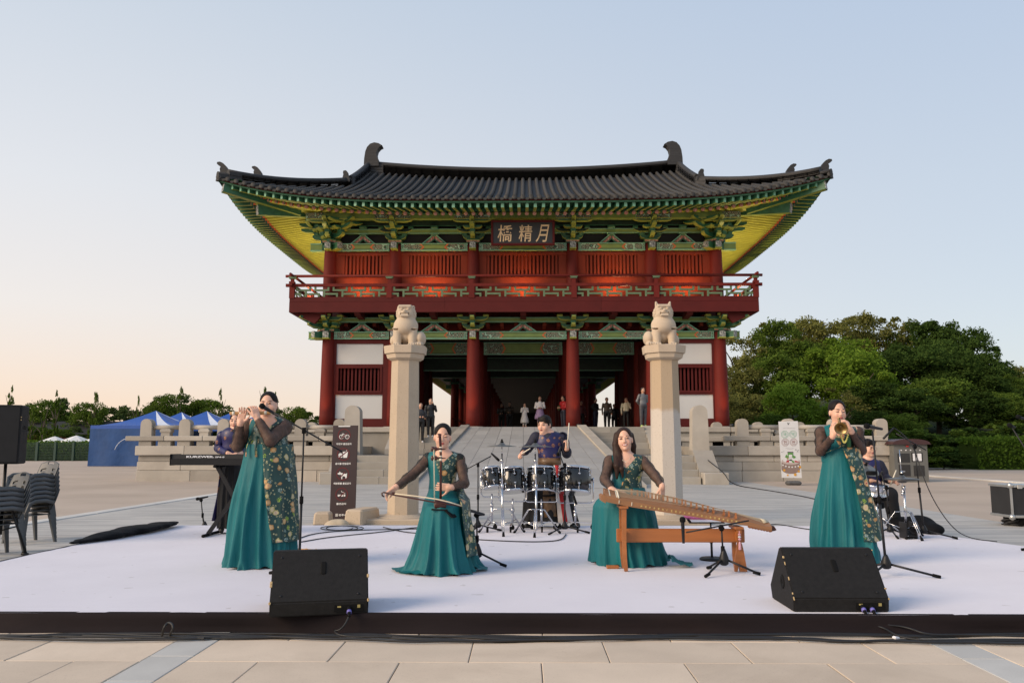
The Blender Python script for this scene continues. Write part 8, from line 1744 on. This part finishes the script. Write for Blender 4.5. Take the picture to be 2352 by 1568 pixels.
m = MB(); m.tube([fdp(950, 1270), fdp(955, 700), fdp(950, 480), fdp(942, 300), fdp(938, 272, -.03)], [.012, .011, .0115, .013, .016], 12); obj('neck', m, 'wood_dark', fd)
for y0, y1 in ((455, 475), (505, 535), (595, 615), (640, 675)): m = MB(); m.tube([fdp(950, y0), fdp(950, y1)], .0135, 12); obj('ring', m, 'bone', fd)
for y in (491, 633): m = MB(); a, b = fdp(800, y), fdp(1030, y); d = nrm(b - a); L = np.linalg.norm(b - a); m.lathe([(.012, 0), (.024, .006), (.024, .022), (.018, .03), (.022, .042), (.012, .06), (.009, L * .6), (.003, L)], 14, a, d); obj('peg', m, 'wood_dark', fd)
m = MB(); a, b = fdp(862, 1352), fdp(1042, 1358); m.lathe([(.040, 0), (.046, .01), (.046, .03), (.042, .10), (.034, np.linalg.norm(b - a))], 24, a, nrm(b - a)); obj('sound_box', m, 'wood_dark', fd)
for dx in (-5, 5): m = MB(); m.tube([fdp(842 + dx, 495, -.02), fdp(850 + dx, 900, -.015), fdp(856 + dx, 1395, -.02)], .002, 6); obj('string', m, 'silk', fd)
m = MB(); m.bar(fdp(815, 1432), fdp(1062, 1440), .10, .012, up=(0, 0, 1)); m.bar(fdp(1040, 1436), fdp(1165, 1560, -.03), .09, .012); lone('lap_pad', m, 'bag_cloth', 'black leather pad under the fiddle on the player\'s lap', 'pad')
bw = thing('bow', 'long black fiddle bow with cream horsehair held low to the side', 'bow', W_(90, 1200, -.33)); B0, B1 = W_(40, 1165, -.34), W_(1275, 1380, -.47); m = MB(); m.tube([W_(66, 1235, -.34), W_(36, 1220, -.34), W_(28, 1180, -.34), W_(60, 1168, -.34), W_(200, 1205, -.36), W_(850, 1322, -.46), W_(1275, 1384, -.47)], .0075, 8); obj('stick', m, 'wood_dark', bw)
P_ = [[W_(x, y + dy, d) for dy in (-9, 9)] for x, y, d in ((230, 1192, -.375), (560, 1228, -.42), (900, 1278, -.49), (1080, 1320, -.49), (1272, 1378, -.48))]; m = MB(); m.grid(P_); o = obj('hair', m, 'silk', bw); md = o.modifiers.new('thickness', 'SOLIDIFY'); md.thickness = .006; m = MB(); m.box(W_(215, 1185, -.365), (.03, .02, .026), None, 0, .004); obj('frog', m, 'wood_dark', bw)
# ---------------- zither player (seated)
tor = [((745, 830), (.145, .105, .12)), ((730, 1040), (.130, .10, .14)), ((700, 1260), (.165, .14, .13)), ((715, 700), (.135, .07, .05))]
sp = dict(neck=(712, 630), shoulder=0, torso=tor, arm=(.047, .042, .027), hairline=.0, longhair=True, hairmat='hair_brown',
    locks=[([(560, 260, .02), (545, 420, .0), (560, 620, -.03), (560, 800, -.12), (555, 1010, -.14)], [.035, .04, .042, .035, .012]), ([(570, 420, .0), (600, 640, -.06), (640, 850, -.14), (660, 1000, -.145)], [.03, .03, .022, .008]), ([(800, 260, .05), (830, 450, .06), (825, 600, .08), (800, 760, .11)], [.03, .036, .036, .02]), ([(700, 300, .10), (700, 600, .12), (690, 900, .14)], [.08, .07, .05]), ([(530, 500, .02), (520, 640, .04)], [.03, .02])],
    chains=dict(armL=[(435, 710), (345, 1020, -.10), (465, 1205, -.27)], armR=[(1000, 715), (1215, 960, -.14), (1345, 1150, -.27)]),
    hands=dict(armL=((1, -.12, -.18), (.05, .1, -1), -1, (.25, .3, .3, .35), dict(thumb=.4)), armR=((-.08, -.12, -1), (-.5, .6, 0), 1, (.3, .35, .4, .45), dict(thumb=.4))))
YY0 = 8.4; root, W_, J, c, M, k = person('seated smiling woman with long brown hair in teal gown plucking the zither', YY0, cY, (688, 338, -.14, -.04, -.10, .99, .0, 'open', 'smile'), sp, None)
sleeves(root, J, sp['arm'], 0, 'sheer_black'); teal = [cY(*p) for p in ((700, 640), (640, 700), (680, 830), (715, 980), (660, 1080), (610, 1190), (1100, 1200))]
bodice(root, W_, YY0, tor, (J['armL'][0], J['armR'][0]), W_(712, 630), ((712, 660, -.1), .070), teal, zmin=W_(700, 1330)[2])
gown(root, YY0, [(735, 400, 690, -.15, .14, .001), (790, 352, 710, -.22, .17, .003), (850, 285, 745, -.27, .22, .005), (900, 258, 775, -.29, .24, .008), (1000, 250, 805, -.30, .26, .014), (1150, 244, 835, -.31, .28, .020), (1300, 238, 866, -.32, .30, .028), (1400, 240, 890, -.33, .33, .036)], c8, 22)
m = MB(); P_ = [[(xx(c8(860 + 190 * f, 0)[0], YY0, 1300), YY0 - .25 + .12 * u + .05 * f, ZS + .012 + (.10 * (1 - f) ** 2 + .03 * abs(math.sin(f * 8 + u * 3))) * (1 - abs(u) * .5)) for u in lin(-1, 1, 9)] for f in lin(0, 1, 14)]; m.grid(P_); obj('train', m, 'satin_teal', root)
for pts in ([(730, 1015, -.14), (660, 1080, -.17), (620, 1200, -.18)], [(740, 1020, -.14), (800, 1100, -.17), (830, 1240, -.19)], [(725, 1015, -.15), (690, 1050, -.17), (720, 1090, -.17), (760, 1050, -.17), (735, 1015, -.15)]): m = MB(); m.tube([W_(*p) for p in pts], .010, 8, flat=.5); obj('ribbon', m, 'brocade_green', root)
m = MB(); m.tube([W_(620, 640, -.075), W_(660, 700, -.105), W_(708, 725, -.115), W_(760, 690, -.105), W_(805, 630, -.07)], .0016, 6); m.lathe([(.001, -.006), (.006, 0), (.001, .006)], 8, W_(708, 732, -.118)); obj('necklace', m, 'bone', root)
q = V(1420, 1230, YY0 + .05); st = thing('stool', 'dark folding stool hidden under the zither player\'s gown', 'stool', (q[0], YY0 + .06, ZS)); m = MB(); m.bx(q[0] - .19, q[0] + .19, YY0 - .12, YY0 + .24, .50, .535, 0, .01); obj('seat', m, 'bag_cloth', st)
for sx in (-1, 1):
    for sy in (-.10, .22): m = MB(); m.tube([(q[0] + sx * .16, YY0 + sy, .51), (q[0] + sx * .17, YY0 + sy, ZS + .002)], .012, 8); obj('leg', m, 'black_paint', st)
# ---------------- drummer
cD, cK, cS = crop(1900, 1640, 3.136), crop(660, 1640, 2.904), crop(3380, 1700, 3.136)
def stick(a, b, label): m = MB(); m.tube([a, b], [.0095, .0075], 8); lone('drumstick', m, 'bone', label, 'drumstick', a)
tor = [((930, 420), (.185, .12, .15)), ((935, 560), (.155, .11, .12)), ((935, 680), (.160, .12, .10)), ((930, 330), (.165, .085, .06))]
sp = dict(h=.006, under=(.012, .012, .03), neck=(935, 290), shoulder=0, torso=tor, arm=(.058, .048, .030), fringe=True, hairline=-.020, legr=(.085, .065, .05),
    chains=dict(armL=[(765, 345), (665, 480, .02), (598, 535, -.22)], armR=[(1095, 345), (1150, 545, .0), (1152, 480, -.16)], legL=[(860, 720), (760, 1100, -.02), (690, 1440, .02)], legR=[(1010, 720), (1170, 1100), (1270, 1440, .02)]),
    hands=dict(armL=((-.45, -.6, -.3), (.6, -.2, -.6), -1, (.9, .9, .9, .9), dict(thumb=.3)), armR=((.05, -.2, 1), (-.6, .5, 0), 1, (1.0, 1.0, 1.0, 1.0), dict(thumb=.3))), extra=[((640, 1455, -.08), (700, 1450, .03), .035, .045, 3), ((1220, 1455, -.08), (1280, 1450, .03), .035, .045, 3)])
YD0 = 12.05; root, W_, J, c, M, k = person('man in blue patterned vest standing behind the drums with raised drumstick', YD0, cD, (872, 182, -.62, .18, .0, 1.08, .004, 'open', 'ajar', -.03), sp, None)
sleeves(root, J, sp['arm'], 0, 'navy', puff=.016); bodice(root, W_, YD0, tor, (J['armL'][0], J['armR'][0]), W_(935, 290), ((905, 300, -.1), .045), [(0, 0), (0.1, 3000)], zmin=W_(930, 610)[2], mats=('navy', 'brocade_blue'), names=('lining', 'vest'))
m = MB(); m.lathe([(.165, W_(935, 690)[2]), (.172, W_(935, 650)[2]), (.165, W_(935, 598)[2])], 28, (W_(935, 650)[0], YD0, 0)); m.v = [(x, YD0 + (y - YD0) * .76, z) for x, y, z in m.v]; obj('sash', m, 'bronze_silk', root)
def lvD(*l): return lvl(None, *l, YD0, cD)
obj('trousers', skirt([lvD(690, 800, 1075, -.12, .11, .002), lvD(900, 700, 1150, -.15, .15, .008), lvD(1150, 600, 1220, -.17, .2, .016), lvD(1410, 585, 1310, -.18, .22, .022)], 110, ((7, .5), (12, .4)), 31), 'black_cloth', root)
for nm, mt, pts in (('sash_tail', 'sash_white', [(985, 690), (1090, 690), (1235, 1415), (1045, 1420)]), ('sash_tail', 'sash_red', [(1000, 690), (1050, 690), (1165, 1415), (1110, 1418)]), ('apron', 'bronze_silk', [(850, 1080), (1000, 1080), (1025, 1330), (870, 1345)])):
    q4_ = [W_(x, y, -.145 - .05 * (y > 900) - (.006 if mt == 'sash_red' else 0) + (.0 if nm != 'apron' else .012)) for x, y in pts]; m = MB(); m.grid([[q4_[0] + (q4_[3] - q4_[0]) * f + (0, .01 * math.sin(f * 9), 0) for f in lin(0, 1, 9)], [q4_[1] + (q4_[2] - q4_[1]) * f + (0, .01 * math.sin(f * 9), 0) for f in lin(0, 1, 9)]]); o = obj(nm, m, mt, root); md = o.modifiers.new('thickness', 'SOLIDIFY'); md.thickness = .004
h1 = J['armL'][-1]; stick(W_(565, 560, -.26), W_(690, 480, -.55), 'wooden drumstick held low in the drummer\'s right hand'); stick(W_(1158, 475, -.20), W_(1180, 160, -.26), 'wooden drumstick held upright in the drummer\'s left hand')
# ---------------- keyboard player
tor = [((800, 310), (.155, .11, .12)), ((795, 430), (.135, .10, .12)), ((780, 560), (.165, .12, .12)), ((805, 255), (.135, .075, .05))]
sp = dict(h=.006, under=(.012, .012, .03), neck=(820, 235), shoulder=0, torso=tor, arm=(.047, .042, .027), bun=(-.06, .09, -.03), legr=(.08, .06, .04),
    chains=dict(armL=[(665, 295), (618, 440, .06), (735, 500, -.22)], armR=[(950, 295), (985, 440, .06), (880, 500, -.22)], legL=[(740, 600), (690, 1000), (655, 1370, -.05)], legR=[(830, 600), (800, 1000), (780, 1380, .02)]),
    hands=dict(armL=((.45, -.8, .0), (0, -.1, -1), -1, (.3, .35, .35, .4), {}), armR=((-.4, -.8, 0), (0, -.1, -1), 1, (.3, .35, .35, .4), {})), extra=[((655, 1400, -.16), (650, 1395, .02), .030, .034, 3), ((770, 1400, -.1), (770, 1395, .05), .030, .034, 3)])
YK0 = 11.25; root, W_, J, c, M, k = person('woman in blue patterned jacket and black skirt standing behind the keyboard', YK0, cK, (822, 125, .08, .10, 0, .98, 0, 'open', 'shut'), sp, None)
sleeves(root, J, sp['arm'], 0, 'brocade_blue', puff=.014); bodice(root, W_, YK0, tor, (J['armL'][0], J['armR'][0]), W_(820, 235), ((825, 238, -.1), .04), [(0, 0), (.1, 3000)], zmin=W_(800, 540)[2], mats=('navy', 'brocade_blue'), names=('lining', 'jacket'))
def lvK(*l): return lvl(None, *l, YK0, cK)
obj('skirt', skirt([lvK(500, 690, 890, -.13, .12, .002), lvK(700, 650, 890, -.15, .14, .008), lvK(1000, 615, 880, -.16, .16, .014), lvK(1370, 603, 860, -.17, .18, .018)], 110, ((7, .5), (12, .4)), 41), 'black_cloth', root)
P_ = [[W_(x + w_ * u, y, -.06 + .08 * u) for u in (0, .5, 1)] for x, y, w_ in ((640, 560, 45), (625, 800, 40), (600, 1000, 45), (540, 1285, 65))]; m = MB(); m.grid(P_); o = obj('jacket_tail', m, 'brocade_blue', root); md = o.modifiers.new('thickness', 'SOLIDIFY'); md.thickness = .008
# ---------------- seated drummer
tor = [((310, 570), (.165, .115, .14)), ((315, 720), (.150, .11, .12)), ((330, 830), (.165, .13, .10)), ((300, 480), (.150, .08, .06))]
sp = dict(h=.006, under=(.012, .012, .03), neck=(285, 430), shoulder=0, torso=tor, arm=(.054, .046, .029), fringe=True, hairline=-.020, legr=(.085, .065, .045),
    chains=dict(armL=[(165, 500), (140, 680, -.06), (330, 695, -.26)], armR=[(430, 500), (510, 660, -.04), (575, 705, -.26)], legL=[(250, 870), (230, 880, -.36), (260, 1270, -.30)], legR=[(400, 870), (560, 870, -.30), (640, 1275, -.34)]),
    hands=dict(armL=((.6, -.6, 0), (0, 0, -1), -1, (.8, .8, .8, .8), {}), armR=((.5, -.7, .1), (-.5, -.2, -.8), -1, (.9, .9, .9, .9), dict(thumb=.3))), extra=[((655, 1325, -.48), (640, 1310, -.32), .032, .04, 3), ((250, 1330, -.44), (260, 1310, -.28), .032, .04, 3)])
YS0 = 12.05; root, W_, J, c, M, k = person('seated man with round glasses in blue patterned vest drumming beside the horn player', YS0, cS, (298, 285, .30, .16, 0, 1.02, .004, 'open', 'shut', -.03), sp, None)
sleeves(root, J, sp['arm'], 0, 'navy', puff=.015); bodice(root, W_, YS0, tor, (J['armL'][0], J['armR'][0]), W_(285, 430), ((280, 440, -.1), .045), [(0, 0), (.1, 3000)], zmin=W_(300, 790)[2], mats=('navy', 'brocade_blue'), names=('lining', 'vest'))
for nm in ('legL', 'legR'):
    pts = J[nm]; s = SDF(np.min(pts, 0) - .2, np.max(pts, 0) + .2, .012); s.chain([pts[0], pts[1], pts[1] + (pts[2] - pts[1]) * .9], (.12, .10, .085), .04); solid('trouser_leg', s, 'black_cloth', root)
gm = MB()
for x in (-.031, .031): gm.tube([c + M @ (np.array((x + .024 * math.cos(a), -.098, .004 + .022 * math.sin(a))) * k) for a in lin(0, 2 * math.pi, 20)], .0018, 6)
gm.tube([c + M @ (np.array((-.008, -.10, .008)) * k), c + M @ (np.array((.008, -.10, .008)) * k)], .0018, 6); obj('glasses', gm, 'brass', root)
stick(W_(568, 752, -.30), W_(642, 562, -.34), 'wooden drumstick in the seated drummer\'s left hand')
# ================================================================ visitors in the gateway
VM = {}
def visitor(px, py, H, label, top, low, hair=(.006, .004, .004), yaw=0.0, skirt_=None, arm='down', shoe=(.6, .6, .6), z0=None, Y=None, long_=False, bag=None):
    z0 = ZP if z0 is None else z0
    if Y is None:
        a, b = 35.8, 60.0
        for _ in range(40):
            Y = (a + b) / 2
            if zy(py, Y) - z0 < H: a = Y
            else: b = Y
    x0 = V(px, py + 30, Y)[0]; k = H / 1.65; s = SDF((-.42, -.36, -.03), (.42, .36, H + .06), .014); T = lambda x, y, z: np.array((x, y, z)) * k
    s.ell(T(0, 0, 1.54), np.array((.075, .09, .11)) * k, .01, 1); s.ell(T(0, .025, 1.57), np.array((.088, .095, .10)) * k, .004, 2); s.ell(T(0, -.03, 1.515), np.array((.062, .072, .088)) * k, .01, 1); s.cone(T(0, .01, 1.45), T(0, .01, 1.36), .05 * k, .06 * k, .02, 1)
    if long_: s.cone(T(0, .07, 1.55), T(0, .09, 1.22), .085 * k, .07 * k, .02, 2)
    s.ell(T(0, 0, 1.22), np.array((.175, .11, .18)) * k, .05, 0); s.ell(T(0, 0, 1.02), np.array((.16, .11, .16)) * k, .05, 0); s.ell(T(0, .0, .90), np.array((.165, .12, .11)) * k, .04, 3)
    for sg in (-1, 1):
        if skirt_: s.cone(T(sg * .08, 0, .5), T(sg * .075, 0, .08), .06 * k, .045 * k, .02, 1)
        else: s.cone(T(sg * .09, 0, .88), T(sg * .095, .01, .48), .095 * k, .07 * k, .03, 3); s.cone(T(sg * .095, .01, .48), T(sg * .09, .03, .07), .07 * k, .05 * k, .02, 3)
        s.ell(T(sg * .09, -.04, .04), np.array((.045, .11, .045)) * k, .01, 4)
        S0 = T(sg * .185, 0, 1.32)
        if arm == 'down' or (arm == 'one' and sg < 0): E_, Wd = T(sg * .24, .02, 1.06), T(sg * .235, -.06, .84)
        elif arm == 'phone' or arm == 'one': E_, Wd = T(sg * .22, -.10, 1.12), T(sg * .06, -.24, 1.40 if arm == 'phone' else 1.42)
        elif arm == 'front': E_, Wd = T(sg * .235, .0, 1.08), T(sg * .08, -.22, 1.06)
        else: E_, Wd = T(sg * .25, .08, 1.08), T(sg * .06, .16, .94)
        s.cone(S0, E_, .058 * k, .05 * k, .02, 0); s.cone(E_, Wd, .05 * k, .035 * k, .02, 0); s.ell(Wd + nrm(Wd - E_) * .05 * k, np.array((.04, .04, .045)) * k, .01, 1)
    if skirt_: s.cone(T(0, 0, .98), T(0, 0, skirt_), .15 * k, .27 * k, .03, 3); s.box(T(0, 0, skirt_ - .29), np.array((.4, .4, .18)) * k, .01, .005, 0, None, 'sub'); [s.cone(T(g * .075, 0, skirt_), T(g * .075, 0, .06), .055 * k, .045 * k, .01, 1) for g in (-1, 1)]; [s.ell(T(g * .08, -.04, .04), np.array((.045, .1, .045)) * k, .01, 4) for g in (-1, 1)]
    if bag: s.ell(T(*bag[0]), np.array((.12, .08, .14)) * k, .01, 5)
    v, q, ci = s.mesh(); v = relax(v, q, 1, .3); pal = np.array([top, (.50, .29, .20), hair, low, shoe, bag[1] if bag else (0, 0, 0)]); o = tag(obj('person', npmesh('person', v, q, 'body_paint', (0, 0, 0), pal[ci]), None, None, loc=(x0, Y, z0), rot=(0, 0, yaw)), label, 'person', 'visitors in the gateway'); return o
W1, BK, DK = (.75, .74, .73), (.012, .012, .014), (.03, .03, .05)
visitor(1205, 926, 1.28, 'small girl in white dress holding a phone up in the gateway', W1, (.60, .60, .60), skirt_=.52, arm='phone', shoe=(.1, .1, .1)); visitor(1240, 910, 1.60, 'girl in white sweater and lilac skirt standing in the gateway', (.78, .77, .78), (.36, .25, .44), skirt_=.62, arm='front'); visitor(1293, 909, 1.62, 'woman in red jacket and dark jeans beside the red column', (.55, .02, .025), DK, yaw=-1.0, arm='front', long_=True, bag=((-.05, -.2, 1.05), (.05, .055, .02)))
visitor(1368, 914, 1.64, 'person in black with black backpack standing in the gateway', BK, (.02, .02, .05), yaw=.9, arm='front', bag=((0, .18, 1.2), (.01, .01, .01))); visitor(1394, 913, 1.62, 'person in brown waistcoat over grey shirt standing in the gateway', (.085, .06, .04), BK, arm='down', bag=((.2, -.05, .95), (.03, .025, .02))); visitor(1411, 928, 1.55, 'person in dark clothes half hidden behind the brown waistcoat', BK, BK)
visitor(1438, 913, 1.60, 'woman in cream sweater and black trousers raising a hand to her mouth', (.74, .68, .50), BK, arm='one', long_=False); visitor(1477, 890, 1.72, 'tall man in grey waistcoat with hands behind his back beside the right pillar', (.16, .17, .18), (.06, .06, .07), yaw=.5, arm='back', shoe=(.45, .65, .2))
visitor(1152, 941, 1.60, 'person in dark jacket standing in the dim corridor', (.05, .045, .04), BK, Y=47.0, arm='front'); visitor(1170, 937, 1.62, 'woman in brown coat standing in the dim corridor beside a dark jacket', (.06, .045, .03), BK, Y=46.0, arm='front', long_=True); visitor(1335, 925, 1.6, 'person in dark red top in the shade behind the right column', (.10, .015, .02), BK, Y=44.5)
zst = ZL + (ZP - ZL) * 3 / 5; visitor(989, 920, 1.62, 'woman in black with sunglasses and long hair coming down the left stairs', BK, BK, z0=zst, Y=YU + .36 * 2.5, long_=True, arm='one', yaw=.25); visitor(966, 928, 1.64, 'person in black trousers coming down the stairs half hidden by the left pillar', (.03, .03, .035), BK, z0=ZL + (ZP - ZL) * 2 / 5, Y=YU + .36 * 1.5, yaw=.3, arm='front')
